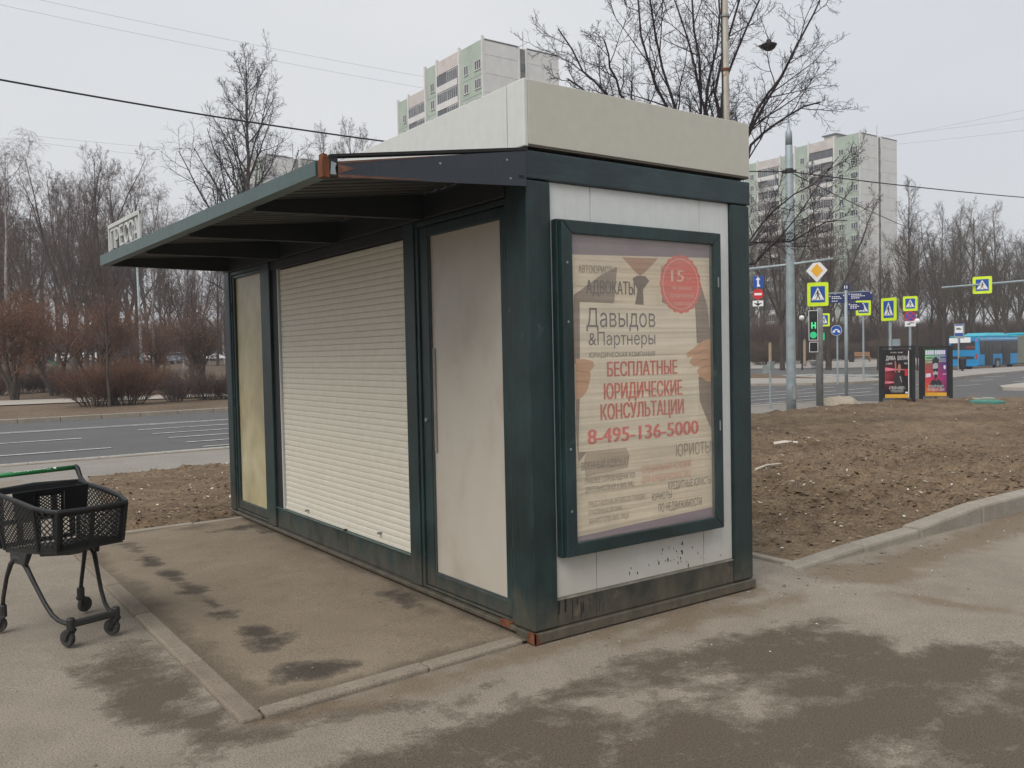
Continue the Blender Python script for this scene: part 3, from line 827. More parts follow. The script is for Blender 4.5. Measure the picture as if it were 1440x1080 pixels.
T('на рынке', 712, 818, 490, 470, P_BADGE)
T('юридической', 700, 828, 532, 512, P_BADGE)
T('практики', 725, 815, 576, 556, P_BADGE)
# glass
t = NT('display_glass')
t.t.nodes.remove(t.b)
tr = t.n('ShaderNodeBsdfTransparent'); tr.inputs[0].default_value = (.97, .975, .97, 1)
gl = t.n('ShaderNodeBsdfGlossy'); gl.inputs['Roughness'].default_value = .12
df = t.n('ShaderNodeBsdfDiffuse'); df.inputs[0].default_value = (.55, .52, .46, 1)
fr = t.n('ShaderNodeFresnel'); fr.inputs[0].default_value = 1.45
m1 = t.n('ShaderNodeMixShader'); m2 = t.n('ShaderNodeMixShader')
dn = t.ramp(t.noise(2.5, 5, .65), [(.35, .12), (.75, .30)])  # patchy diffuse veil: milky pane, with hazy reflections put into its colour
t.l(t.math('MULTIPLY', dn, t.math('SUBTRACT', 1.0, t.n('ShaderNodeNewGeometry').outputs['Backfacing'])), m1.inputs[0]); t.l(tr.outputs[0], m1.inputs[1]); t.l(df.outputs[0], m1.inputs[2])
bf = t.n('ShaderNodeNewGeometry'); t.l(t.math('MULTIPLY', fr.outputs[0], t.math('SUBTRACT', 1.0, bf.outputs['Backfacing'])), m2.inputs[0]); t.l(m1.outputs[0], m2.inputs[1]); t.l(gl.outputs[0], m2.inputs[2])
t.l(m2.outputs[0], t.t.nodes['Material Output'].inputs['Surface'])
M_GLASS = t.m
part('glass_pane', MB().box(.250, 1.338, -.0520, -.0490, .445, 2.085), M_GLASS, PC)
# tar drips and splashes on the base
dr = MB(); rng = random.Random(4)
for (u, v0, v1, w) in ((786, 846, 866, 5), (795, 842, 862, 6), (805, 843, 873, 2.5), (812, 842, 852, 4), (817, 845, 872, 3), (820, 846, 862, 4), (829, 840, 858, 1.6), (839, 850, 866, 1.4), (843, 842, 862, 1.2), (848, 848, 864, 1.6)):
    a = ony(u, v0, .0118); b = ony(u, v1, .0118); k = w * .0014
    pts = [(a[0] - k, .0113, a[2]), (a[0] + k * .8, .0113, a[2] + .004), (a[0] + k, .0113, (a[2] + b[2]) / 2), (b[0] + k * .7, .0113, b[2] + .01), (b[0], .0113, b[2]), (b[0] - k * .8, .0113, b[2] + .012), (a[0] - k * .7, .0113, (a[2] + b[2]) / 2)]
    dr.add(pts, [tuple(range(7))])
part('tar_drips', dr, plain('tar', (.010, .010, .011), .35), KI, kind='stuff')
sp = MB()
for k in range(34):
    u = rng.gauss(952, 16) if k < 24 else rng.uniform(880, 1015); v = rng.uniform(764, 800) - (u - 952) * .2 if k < 24 else rng.uniform(782, 806) - (u - 952) * .2
    q = ony(u, v, .0215)
    if q[2] < .165 or q[2] > .36: continue
    r = rng.uniform(.002, .006) ; h = r * rng.uniform(1, 3)
    sp.add([(q[0] + r * math.cos(i) , .0212, q[2] + h * math.sin(i)) for i in np.linspace(0, 5.5, 7)], [tuple(range(7))])
part('mud_splashes', sp, plain('dried_mud', (.05, .040, .030), .9), KI, kind='stuff')
mb = MB()
mb.hexa([(-.0125, -.0128, GZ), (.03, -.0128, GZ), (.03, .0, GZ), (-.0125, .0, GZ)], [(-.0125, -.0128, -.003), (.012, -.0128, -.003), (.012, .0, -.003), (-.0125, .0, -.003)])
mb.box(-.0128, .0, -.0128, .05, GZ + .003, -.003)
part('rust_patch', mb, RUST, KI)
part('rust_patch', MB().box(-.0112, .02, .215, .31, GZ + .034, .004), RUST, KI)

# shutter ---------------------------------------------------------------
Y0, Y1, Z0, Z1 = 1.345, 3.585, .17, 2.19
SH = part('roller_shutter', MB().box(.075, .085, Y0 - .02, Y1 + .02, Z0, Z1 + .05), DARK, KI)
pitch = .0437; nsl = 46
prof = [(.0525, 0.0), (.0495, .002), (.0478, .008), (.0468, .020), (.0470, .031), (.0482, .0395), (.0510, .0428), (.060, .0437), (.066, .0437), (.066, 0.0)]
mb = MB(); mb.prism([(px_, Y0, pz_) for px_, pz_ in prof], (0, Y1 - Y0, 0))
sl = mesh_from('slat', mb, SHUTTER)
invk = wm(SH).inverted()
for i in range(nsl):
    o = bpy.data.objects.new('slat', sl); COL.objects.link(o); o.parent = SH
    o.matrix_basis = invk @ Matrix.Translation((random.uniform(-.0008, .0008), 0, Z0 + .028 + i * pitch))
part('bottom_bar', MB().box(.040, .066, Y0 - .004, Y1 + .004, Z0 + .002, Z0 + .027), SHUTTER, SH, bevel=.003)
for (u, v) in ((433.5, 717.5), (535.5, 749.3), (488, 745)):
    q = onx(u, v, .04)
    part('latch', MB().lathe([(.009, -.014), (.009, .004), (.004, .012), (.0035, .03)], (0.03, q[1], q[2]), 10, 'x').box(.02, .045, q[1] - .003, q[1] + .022, q[2] - .004, q[2] + .002), GALV_D if u < 480 or u > 500 else DARK, SH)
part('guide_rail', MB().box(.03, .07, Y1 + .005, Y1 + .028, Z0, Z1 + .03), PRESS_W, SH)
part('guide_rail', MB().box(.03, .07, Y0 - .020, Y0 - .004, Z0, Z1 + .03), GREEN, SH)
# green surround on the shutter side
kbox('post', .004, .14, 1.196, 1.328, .0, 2.288, bevel=.004)
kbox('post', .004, .14, 3.735, 3.930, .0, 2.288, bevel=.004)
kbox('post', .028, .14, 3.615, 3.734, .172, 2.288, bevel=.004, mat=RAFTER)
kbox('sill_panel', .022, .10, 1.33, 3.733, .0, .165, bevel=.003, mat=GREEN)
kbox('sill_ledge', .010, .036, 1.33, 3.733, .1655, .1715, bevel=.001, mat=GREEN_CANOPY)
kbox('header', .020, .10, 1.33, 3.733, 2.215, 2.2885, mat=RAFTER, bevel=.003)
# door ---------------------------------------------------------------
def yz_frame(y0, y1, z0, z1, wl, wr, wb, wt, x0, x1):
    return (MB().box(x0, x1, y0, y0 + wr, z0, z1).box(x0, x1, y1 - wl, y1, z0, z1).box(x0 + .001, x1, y0 + wr, y1 - wl, z0, z0 + wb).box(x0 + .001, x1, y0 + wr, y1 - wl, z1 - wt, z1))
part('door_frame', yz_frame(.196, 1.19, .004, 2.285, .03, .028, .012, .03, .014, .10), GREEN, KI, bevel=.003)
DR_ = part('door', yz_frame(.228, 1.156, .020, 2.250, .095, .055, .085, .06, .026, .075), GREEN, KI, bevel=.005, label='glazed narrow door with a grey upright strip')
part('door_sheet', MB().box(.046, .056, .28, 1.066, .10, 2.195), DOOR_GLASS, DR_)
part('glazing_bead', yz_frame(.276, 1.068, .096, 2.198, .016, .012, .018, .012, .034, .045), plain('bead_grey', (.05, .06, .058), .6), DR_)
part('handle', MB().box(.036, .0455, 1.018, 1.046, .86, 1.50), plain('strip_grey', (.20, .185, .16), .5), DR_, bevel=.003)  # flush grey upright strip on the door sheet
part('lock', MB().lathe([(.012, -.006), (.012, .006), (.006, .008)], (.020, 1.11, 1.06), 12, 'x'), GALV_D, DR_)
for zz in (.35, 1.2, 2.0): part('hinge', MB().tube([(.018, .212, zz - .05), (.018, .212, zz + .05)], .008, 8), GREEN, DR_)
# side window ---------------------------------------------------------------
part('window_frame', yz_frame(3.932, 4.798, .004, 2.288, .03, .03, .02, .03, .014, .10), GREEN, KI, bevel=.003)
WN = part('window', yz_frame(3.964, 4.766, .03, 2.255, .040, .045, .075, .03, .024, .075), GREEN, KI, bevel=.004, label='tall narrow window with yellowed sheet')
part('window_sheet', MB().box(.046, .056, 4.0, 4.735, .095, 2.235), WIN_GLASS, WN)
for zz in (1.95, 1.05, .4): part('hinge', MB().tube([(.016, 4.78, zz - .04), (.016, 4.78, zz + .04)], .008, 8), DARK, WN)

# canopy ---------------------------------------------------------------
CX = -1.12
CA = part('canopy', MB().add([(0, 0, 0)], []), None, KI) if False else None
# corrugated sheet: ridges run down the slope
xs_, prof_ = None, []
y = .0; k = 0
while y < 4.86:
    for dy, dz in ((0, 0), (.03, 0), (.045, .022), (.075, .022), (.09, 0)): prof_.append((y + dy, dz))
    y += .115
V = []; F = []
xr = np.linspace(-1.10, -.01, 5)
def roof_z(x, yy): 
    f = (x + .01) / -1.11
    return 2.462 + f * ((2.315 + .075 * yy / 4.83) - 2.462)
for i, (yy, dz) in enumerate(prof_):
    for x in xr: V.append((x, yy + .0, roof_z(x, yy) + dz - .022))
nx = len(xr)
for i in range(len(prof_) - 1):
    for j in range(nx - 1):
        F.append((i * nx + j, i * nx + j + 1, (i + 1) * nx + j + 1, (i + 1) * nx + j))
CA = part('canopy', MB().add(V, F), plain('corrugated_sheet', (.045, .046, .042), .6, .3, 6), KI)
so = CA.modifiers.new('thickness', 'SOLIDIFY'); so.thickness = .004
fz = lambda yy: (2.265 + .048 * yy / 4.83, 2.330 + .073 * yy / 4.83)
for k in range(6):
    a = .05 + k * .798; b = a + .7965 if k < 5 else 4.838
    (a0, a1), (b0, b1) = fz(a), fz(b)
    part('fascia', MB().hexa([(CX, a, a0), (CX, b, b0), (CX + .014, b, b0), (CX + .014, a, a0)], [(CX, a, a1), (CX, b, b1), (CX + .014, b, b1), (CX + .014, a, a1)])
         .hexa([(CX + .0145, a, a0), (CX + .0145, b, b0), (CX + .07, b, b0), (CX + .07, a, a0)], [(CX + .0145, a, a0 + .006), (CX + .0145, b, b0 + .006), (CX + .07, b, b0 + .006), (CX + .07, a, a0 + .006)]), GREEN_CANOPY, CA)
def rafter(yy, th, mat, name='rafter', z_in=2.30, z_out=None, xo=-1.05):
    zo = z_out if z_out else fz(yy)[0] + .0
    zt = roof_z(xo, yy) + .004
    pts = [(-.006, yy, 2.470), (-.006, yy, z_in), (xo, yy, zo), (xo, yy, zt)]
    return part(name, MB().prism(pts, (0, th, 0)), mat, CA, bevel=.002)
for yy in (1.03, 2.28, 3.44): 
    rafter(yy, .05, RAFTER, z_in=2.285, z_out=fz(yy)[0] - .02)
rafter(4.78, .05, RAFTER)
part('end_plate', MB().prism([(-.012, -.022, 2.488), (-.012, -.022, 2.310), (-1.045, -.022, 2.252), (-1.045, -.022, 2.322)], (0, .006, 0)), PLATE, CA)
part('end_plate_edge', MB().prism([(-.62, -.0235, 2.2800), (-1.045, -.0235, 2.2520), (-1.045, -.0235, 2.266), (-.62, -.0235, 2.284)], (0, .0012, 0)).prism([(-.55, -.0235, 2.402), (-.55, -.0235, 2.398), (-1.045, -.0235, 2.311), (-1.045, -.0235, 2.3215)], (0, .0012, 0)).prism([(-.96, -.0235, 2.300), (-1.045, -.0235, 2.268), (-1.045, -.0235, 2.31)], (0, .0012, 0)), RUST_EDGE, CA)
part('end_rafter', MB().prism([(-.006, -.012, 2.470), (-.006, -.012, 2.33), (-1.09, -.012, 2.27), (-1.09, -.012, 2.31)], (0, .04, 0)), RAFTER, CA)
part('top_strip', MB().hexa([(-1.08, -.024, 2.338), (-.0, -.024, 2.492), (-.0, .03, 2.492), (-1.08, .03, 2.338)], [(-1.08, -.024, 2.350), (-.0, -.024, 2.508), (-.0, .03, 2.508), (-1.08, .03, 2.350)]), DARK, CA)
part('slot', MB().box(-.058, -.024, -.0238, -.0216, 2.348, 2.362), DARK, CA)
for (px_, pz_) in ((-.13, 2.43), (-.11, 2.34), (-.52, 2.37)): part('rivet', MB().lathe([(.0005, -.004), (.005, -.003), (.006, 0)], (px_, -.0225, pz_), 8, 'y'), GALV, CA)
# broken rusty corner
mb = MB().box(CX - .006, CX + .030, -.035, .012, 2.245, 2.325)
mb.prism([(CX - .002, -.036, 2.325), (CX + .022, -.036, 2.325), (CX + .02, -.036, 2.345), (CX - .001, -.036, 2.348)], (0, .045, 0))
part('rusty_bracket', mb, RUST, CA, bevel=.002)
part('corner_tab', MB().prism([(CX + .034, -.03, 2.262), (CX + .062, -.03, 2.262), (CX + .058, -.03, 2.29), (CX + .064, -.03, 2.312), (CX + .04, -.03, 2.318)], (0, .003, 0)), GALV, CA)
part('corner_stub', MB().box(CX + .034, CX + .075, -.02, .02, 2.30, 2.346), RAFTER, CA)

# sign standing on the canopy ---------------------------------------------------------------
PS = part('sign_frame', MB().box(-1.110, -1.092, 3.392, 3.425, 2.385, 2.602).box(-1.110, -1.092, 4.490, 4.523, 2.40, 2.625)
          .hexa([(-1.111, 3.392, 2.568), (-1.111, 4.523, 2.592), (-1.085, 4.523, 2.592), (-1.085, 3.392, 2.568)], [(-1.111, 3.392, 2.603), (-1.111, 4.523, 2.627), (-1.085, 4.523, 2.627), (-1.085, 3.392, 2.603)])
          .box(-1.108, -1.094, 3.425, 4.49, 2.375, 2.398), PRESS_W, KI, bevel=.004)
word = 'ПРЕССА'; yy = 4.455
for i, ch in enumerate(word):
    mb = text_mb(ch, .145, .160, bold=.012, extrude=.02)
    z0 = 2.392 + .022 * (yy - 3.4)
    mb.v = [(-1.098 + p[1] * .35, yy - p[0], z0 + p[2]) for p in mb.v]
    part('letter', mb, PRESS_W, PS)
    yy -= .170
#%%NEXT
# ================================================================== shopping cart (x forward, y left, z up)
CT = thing('shopping_cart', 'small black plastic shopping cart with a green handle left beside the kiosk pad', 'shopping cart', (-2.0, 2.145, GZ), math.atan2(-.958, .285))
def cpart(name, mb, mat, parent=CT, **k): return part(name, mb, mat, parent, world=False, **k)
def lerp(a, b, t): return tuple(p + (q - p) * t for p, q in zip(a, b))
def bil(q, s, t): return lerp(lerp(q[0], q[1], s), lerp(q[3], q[2], s), t)
# frame: two side arches and a front bar
def arch(sy):
    pts = [(0.0, .221, .135), (.015, .221, .20), (.06, .217, .32), (.10, .208, .40), (.15, .198, .438), (.20, .196, .44), (.25, .19, .40), (.31, .175, .31), (.38, .157, .21), (.44, .145, .150), (.49, .136, .128), (.54, .130, .122), (.60, .124, .122)]
    return [(a, b * sy, c) for a, b, c in pts]
for s in (1, -1):
    cpart('side_frame', MB().tube(arch(s), [.0115] * 3 + [.014, .018, .018, .014] + [.012] * 6, 10), BLACK_GRIME, smooth=True)
    cpart('frame_joint', MB().hexa([(.10, s * .185, .41), (.27, s * .185, .41), (.27, s * .212, .41), (.10, s * .212, .41)], [(.08, s * .17, .475), (.30, s * .17, .485), (.30, s * .205, .485), (.08, s * .205, .475)]), BLACK_GRIME, bevel=.006)
cpart('front_bar', MB().hexa([(.585, -.13, .105), (.620, -.13, .105), (.620, .13, .105), (.585, .13, .105)], [(.585, -.13, .142), (.620, -.13, .142), (.620, .13, .142), (.585, .13, .142)]), BLACK_GRIME, bevel=.008)
for (cx, cy, rot) in ((.60, .124, .5), (.60, -.124, .25), (0.0, .221, -1.3), (0.0, -.221, .9)):
    ca, sa = math.cos(rot), math.sin(rot)
    R_ = lambda x, y, z: (cx + x * ca - y * sa, cy + x * sa + y * ca, z)
    fk = MB().lathe([(.019, .085), (.022, .09), (.022, .150), (.017, .158), (.006, .160)], (cx, cy, 0), 12)
    for s in (-1, 1):
        fk.hexa([R_(-.012, s * .018, .08), R_(.012, s * .018, .08), R_(.012, s * .025, .08), R_(-.012, s * .025, .08)][::1],
                [R_(-.022, s * .018, .098), R_(.018, s * .018, .098), R_(.018, s * .024, .098), R_(-.022, s * .024, .098)])
        fk.hexa([R_(-.040, s * .018, .040), R_(-.018, s * .018, .036), R_(-.018, s * .025, .036), R_(-.040, s * .025, .040)], [R_(-.020, s * .018, .092), R_(.014, s * .018, .092), R_(.014, s * .025, .092), R_(-.020, s * .025, .092)])
    c_ = cpart('caster', fk, BLACK_GRIME, bevel=.002)
    wc = R_(-.026, 0, .046)
    def wheel(prof):
        mb = MB().lathe(prof, (0, 0, 0), 18, 'y')
        mb.v = [(wc[0] + p[0] * ca - p[1] * sa, wc[1] + p[0] * sa + p[1] * ca, wc[2] + p[2]) for p in mb.v]; return mb
    cpart('tyre', wheel([(.030, -.013), (.042, -.014), (.046, -.008), (.046, .008), (.042, .014), (.030, .013)]), RUBBER, c_, smooth=False)
    cpart('hub', wheel([(.004, -.0165), (.012, -.0165), (.029, -.011), (.029, .011), (.012, .0165), (.004, .0165)]), BLACK_GRIME, c_)
# basket
BT = dict(rl=(-.03, .245, .800), fl=(.640, .188, .738), fr=(.640, -.188, .738), rr=(-.03, -.245, .800),
          brl=(.03, .205, .470), bfl=(.600, .180, .525), bfr=(.600, -.180, .525), brr=(.03, -.205, .470))
rim = [BT['rl'], (.30, .245, .775), (.48, .238, .752), (.60, .205, .740), BT['fl'], (.652, 0, .735), BT['fr'], (.60, -.205, .740), (.48, -.238, .752), (.30, -.245, .775), BT['rr'], (-.05, 0, .81)]
fl2, fr2 = (.48, .238, .752), (.48, -.238, .752)
BK = cpart('basket', MB().tube(rim, .0125, 8, closed=True), BLACK_PL)
# tray and bottom rim
bot = [BT['brl'], (.30, .205, .495), (.45, .205, .511), BT['bfl'], BT['bfr'], (.45, -.205, .511), (.30, -.205, .495), BT['brr']]
cpart('tray', MB().add(bot + [(p[0], p[1], p[2] - .014) for p in bot], [tuple(range(8)), tuple(range(15, 7, -1))] + [(i, 8 + i, 8 + (i + 1) % 8, (i + 1) % 8) for i in range(8)]), BLACK_PL, BK)
cpart('keel', MB().hexa([(.06, -.03, .40), (.42, -.03, .455), (.42, .03, .455), (.06, .03, .40)], [(.03, -.05, .462), (.55, -.05, .512), (.55, .05, .512), (.03, .05, .462)]), BLACK_GRIME, BK)
def lattice(quad, nu, nv, w=.0058, th=.004, border=.016, margin=.03):
    """real diamond mesh between bars: quad = four corners, bars cross it both ways"""
    mb = MB()
    q = [Vector(p) for p in quad]; nrm = (q[1] - q[0]).cross(q[3] - q[0]).normalized() * th
    wu = (q[1] - q[0]).length; hv = (q[3] - q[0]).length
    asp = wu / hv
    def P(s, t): return Vector(bil(quad, s, t))
    def bar(s0, t0, s1, t1, w):
        a, b = P(s0, t0), P(s1, t1); d = (b - a)
        if d.length < 1e-4: return
        side = d.normalized().cross(nrm.normalized()) * w
        mb.hexa([a - side - nrm * .5, b - side - nrm * .5, b + side - nrm * .5, a + side - nrm * .5], [a - side + nrm * .5, b - side + nrm * .5, b + side + nrm * .5, a + side + nrm * .5])
    k = hv / wu * 1.15
    step = (1 + k) / nu
    for i in range(nu + 1):
        c = -k + i * step
        for sg in (1, -1):
            s0, t0, s1, t1 = c, 0.0, c + k, 1.0
            if s0 < 0: t0 = -s0 / k; s0 = 0
            if s1 > 1: t1 = (1 - c) / k; s1 = 1
            if t1 <= t0: continue
            if sg == 1: bar(s0, t0, s1, t1, w * .5)
            else: bar(1 - s0, t0, 1 - s1, t1, w * .5)
    for (a, b, c, d) in ((0, .5 * border / hv, 1, .5 * border / hv), (0, 1 - .5 * border / hv, 1, 1 - .5 * border / hv)): bar(a, b, c, d, border * .5)
    for s in (.5 * border / wu, 1 - .5 * border / wu): bar(s, 0, s, 1, border * .5)
    return mb
pan = dict(l1=(BT['brl'], (.45, .205, .511), fl2, BT['rl']), l2=((.45, .205, .511), BT['bfl'], BT['fl'], fl2),
           r1=(BT['brr'], (.45, -.205, .511), fr2, BT['rr']), r2=((.45, -.205, .511), BT['bfr'], BT['fr'], fr2))
cpart('lattice_panel', lattice(pan['l1'], 24, 0), BLACK_PL, BK); cpart('lattice_panel', lattice(pan['r1'], 24, 0), BLACK_PL, BK)
cpart('lattice_panel', lattice(pan['l2'], 10, 0), BLACK_PL, BK); cpart('lattice_panel', lattice(pan['r2'], 10, 0), BLACK_PL, BK)
cpart('lattice_panel', lattice((BT['bfl'], BT['bfr'], BT['fr'], BT['fl']), 20, 0, border=.03), BLACK_PL, BK)
# solid front shield
cpart('front_rib', MB().hexa([(.600, -.012, .53), (.600, .012, .53), (.606, .012, .53), (.606, -.012, .53)], [(.638, -.012, .73), (.638, .012, .73), (.644, .012, .73), (.644, -.012, .73)]).hexa([(.598, -.09, .53), (.598, .09, .53), (.602, .09, .53), (.602, -.09, .53)], [(.604, -.09, .565), (.604, .09, .565), (.608, .09, .565), (.608, -.09, .565)]), BLACK_PL, BK)
for a, b in ((BT['bfl'], BT['fl']), (BT['bfr'], BT['fr']), (BT['brl'], BT['rl']), (BT['brr'], BT['rr']), ((.45, .205, .511), fl2), ((.45, -.205, .511), fr2)):
    cpart('corner_post', MB().tube([a, b], .012, 6), BLACK_PL, BK)
# rear wall with openings, child flap
rw = MB()
for y0, y1, z0, z1 in ((-.245, .245, .775, .81), (-.235, .235, .60, .625), (-.21, .21, .47, .495)): rw.box(-.035, -.022, y0, y1, z0, z1)
for yy in (-.2, -.1, 0, .1, .2): rw.box(-.034, -.023, yy - .016, yy + .016, .48, .80)
cpart('rear_wall', rw, BLACK_PL, BK)
FQ = [(.155, .20, .640), (.155, -.20, .640), (.215, -.235, .812), (.215, .185, .812)]
cpart('child_flap', lattice([lerp(lerp(FQ[0], FQ[1], .33), lerp(FQ[3], FQ[2], .33), .05), lerp(lerp(FQ[0], FQ[1], .72), lerp(FQ[3], FQ[2], .72), .05), lerp(lerp(FQ[0], FQ[1], .72), lerp(FQ[3], FQ[2], .72), .86), lerp(lerp(FQ[0], FQ[1], .33), lerp(FQ[3], FQ[2], .33), .86)], 14, 0, w=.006), BLACK_PL, BK)
fb = MB()
def strip(s0, s1, t0, t1):
    a = [Vector(bil(FQ, s, t)) for s, t in ((s0, t0), (s1, t0), (s1, t1), (s0, t1))]; d = Vector((.008, 0, 0))
    fb.hexa(a, [p + d for p in a])
strip(.0, .33, .0, .9); strip(.72, 1, 0, .9); strip(.0, 1, .86, 1.0); strip(.2, .85, -.02, .05)
cpart('child_flap', fb, BLACK_PL, BK, bevel=.004)
cpart('seat_board', MB().hexa([(.0, -.19, .60), (.16, -.19, .635), (.16, .19, .635), (.0, .19, .60)], [(.0, -.19, .606), (.16, -.19, .641), (.16, .19, .641), (.0, .19, .606)]), BLACK_PL, BK)
# handle
HD = cpart('handle', MB().tube([(-.12, -.268, .875), (-.12, .268, .875)], .0145, 12), CART_GREEN, smooth=True)
for s in (1, -1):
    cpart('handle_arm', MB().tube([(-.125, s * .278, .878), (-.10, s * .277, .868), (-.03, s * .262, .815), (.05, s * .25, .79)], [.017, .016, .014, .012], 8), BLACK_PL)
mb = text_mb('Перекрёсток', .21, .0125, bold=.02)
# lettering faces up and forward; it reads from the pusher's side
mb.v = [(-.12 + (.0151) * math.cos(1.0 - (p[2] - .006) / .0145 * 1.0), .02 - p[0] + .10, .875 + .0151 * math.sin(1.0 - (p[2] - .006) / .0145 * 1.0)) for p in mb.v]
mb.v = [(x, .24 - (y + .0) , z) if False else (x, y, z) for x, y, z in mb.v]
cpart('lettering', mb, WHITE, HD)
cl = MB()
for a in range(4):
    an = a * math.pi / 2 + .78; cx, cy = .147 + .005 * math.cos(an), .006 * math.sin(an)
    pts = []
    for i in range(8):
        yy = cx + .0045 * math.cos(i * .785); h = cy + .0045 * math.sin(i * .785); th = 1.0 - h / .0145
        pts.append((-.12 + .0151 * math.cos(th), yy, .875 + .0151 * math.sin(th)))
    cl.add(pts, [tuple(range(8))])
cpart('clover_mark', cl, WHITE, HD)
#%%NEXT
# ================================================================== trees
def tubes_np(P, R, sides):
    n, k, _ = P.shape
    T = np.gradient(P, axis=1); T /= np.linalg.norm(T, axis=2, keepdims=True) + 1e-9
    ref = np.where(np.abs(T[:, :1, 2:3]) < .9, np.array([0., 0, 1]), np.array([1., 0, 0]))
    U = np.cross(T, np.broadcast_to(ref, T.shape)); U /= np.linalg.norm(U, axis=2, keepdims=True) + 1e-9
    V = np.cross(T, U)
    a = np.arange(sides) * 2 * math.pi / sides
    ring = P[:, :, None] + R[:, :, None, None] * (np.cos(a)[None, None, :, None] * U[:, :, None] + np.sin(a)[None, None, :, None] * V[:, :, None])
    Vt = ring.reshape(-1, 3)
    I = np.arange(n * k * sides).reshape(n, k, sides)
    J = np.roll(I, -1, axis=2)
    F = np.stack([I[:, :-1], J[:, :-1], J[:, 1:], I[:, 1:]], -1).reshape(-1, 4)
    return Vt, F

def norm(v): return v / (np.linalg.norm(v, axis=-1, keepdims=True) + 1e-9)

def spawn(B, rng, m, t0, t1, ang, ratio, k, up=0.0, wob=.1, rr=.6, shape=.5, tip=.3, rmin=.004, keep=1.0, droop=0.0):
    P, R, Ln = B
    n, kp, _ = P.shape
    t = t0 + (t1 - t0) * (np.arange(m)[None] + rng.random((n, m))) / m
    f = t * (kp - 1); i = np.minimum(f.astype(int), kp - 2); w = (f - i)[..., None]
    ar = np.arange(n)[:, None]
    p0 = P[ar, i] * (1 - w) + P[ar, i + 1] * w
    T = norm(P[ar, i + 1] - P[ar, i])
    r = R[ar, i] * (1 - w[..., 0]) + R[ar, i + 1] * w[..., 0]
    ref = np.where(np.abs(T[..., 2:3]) < .9, np.array([0., 0, 1]), np.array([1., 0, 0]))
    U = norm(np.cross(T, ref)); V = np.cross(T, U)
    phi = rng.random((n, 1)) * 6.283 + np.arange(m)[None] * 2.4 + rng.normal(0, .5, (n, m))
    a = np.radians(rng.uniform(ang[0], ang[1], (n, m)))[..., None]
    D = np.cos(a) * T + np.sin(a) * (np.cos(phi)[..., None] * U + np.sin(phi)[..., None] * V)
    ln = Ln[:, None] * ratio * (1 - shape * t) * rng.uniform(.65, 1.3, (n, m))
    D = D.reshape(-1, 3); p0 = p0.reshape(-1, 3); ln = ln.reshape(-1); r = r.reshape(-1)
    if keep < 1:
        s = rng.random(len(ln)) < keep; D, p0, ln, r = D[s], p0[s], ln[s], r[s]
    pts = [p0]; d = D
    for j in range(k - 1):
        d = norm(d + np.array([0, 0, up - droop * j / max(1, k - 2)]) + rng.normal(0, wob, d.shape))
        pts.append(pts[-1] + d * (ln / (k - 1))[:, None])
    Pn = np.stack(pts, 1)
    r0 = np.maximum(r * rr, rmin)
    Rn = r0[:, None] * (1 - (1 - tip) * np.linspace(0, 1, k)[None])
    return Pn, np.maximum(Rn, rmin * .6), ln

def stems(rng, paths, radii):
    P = np.array(paths, float); R = np.array(radii, float)
    L_ = np.linalg.norm(np.diff(P, axis=1), axis=2).sum(1)
    return P, R, L_

def trunk_path(rng, h, k=9, lean=(0, 0), wob=.03, base=(0, 0)):
    z = np.linspace(-.15, h, k); x = base[0] + lean[0] * z + np.cumsum(rng.normal(0, wob, k)); y = base[1] + lean[1] * z + np.cumsum(rng.normal(0, wob, k))
    x -= x[0] - base[0]; y -= y[0] - base[1]
    return np.stack([x, y, z], 1)

def crown(levels, sides):
    Vs = []; Fs = []; b = 0
    for B, s in zip(levels, sides):
        V, F = tubes_np(B[0], B[1], s); Vs.append(V); Fs.append(F + b); b += len(V)
    return np.concatenate(Vs), np.concatenate(Fs)

def leaf_specks(B, rng, per, size):
    """small curled leaves or bud clusters on the outer twigs"""
    P = B[0][:, 1:].reshape(-1, 3); P = P[rng.random(len(P)) < per]
    n = len(P); a = norm(rng.normal(size=(n, 3))) * size * rng.uniform(.5, 1.2, (n, 1)); c = norm(np.cross(a, rng.normal(size=(n, 3)))) * size * rng.uniform(.3, .7, (n, 1))
    V = np.stack([P - a, P + c, P + a, P - c], 1).reshape(-1, 3)
    return V, np.arange(n * 4).reshape(n, 4)

def bark(name, c, c2, var=.3): 
    t = NT(name)
    f = t.noise(3.0, 5, .65, stretch=(3, 3, .8)); g = t.noise(.35, 2, .5)
    col = t.ramp(f, [(.32, c), (.68, c2)])
    col = t.mix(1.0, col, t.ramp(g, [(.3, .82), (.7, 1.16)]), 'MULTIPLY')
    t.color(col); t.rough(.85); t.b.inputs['Specular IOR Level'].default_value = .2
    t.bump(t.noise(25, 4, .65, stretch=(1, 1, .3)), .6, .02)
    return t.m
BARK = bark('bark_grey_brown', (.042, .034, .029), (.088, .073, .061))
BARK_T = bark('twig_brown', (.060, .045, .038), (.105, .081, .069))
BARK_H = bark('twig_dark_violet', (.024, .020, .023), (.048, .039, .042))
BARK_P = bark('twig_purple', (.072, .048, .043), (.120, .082, .073))
BARK_O = bark('twig_olive', (.064, .053, .037), (.108, .090, .062))
BARK_R = bark('twig_rust', (.105, .058, .040), (.18, .10, .066))
BIRCH = bark('birch_bark', (.14, .13, .12), (.42, .40, .38))
LEAF_O = plain('dry_leaf_rust', (.205, .100, .057), .8, .4, 2.5)
LEAF_P = plain('dry_bud_purple', (.085, .052, .046), .8, .3, 2.5)

PROTO = {}
def proto(key, V0F0, V1F1, bm, tm, extra=None):
    PROTO[key] = (np_mesh('trunk', *V0F0, bm, True), np_mesh('crown', *V1F1, tm, False), np_mesh('dry_leaves', *extra[:2], extra[2]) if extra else None)

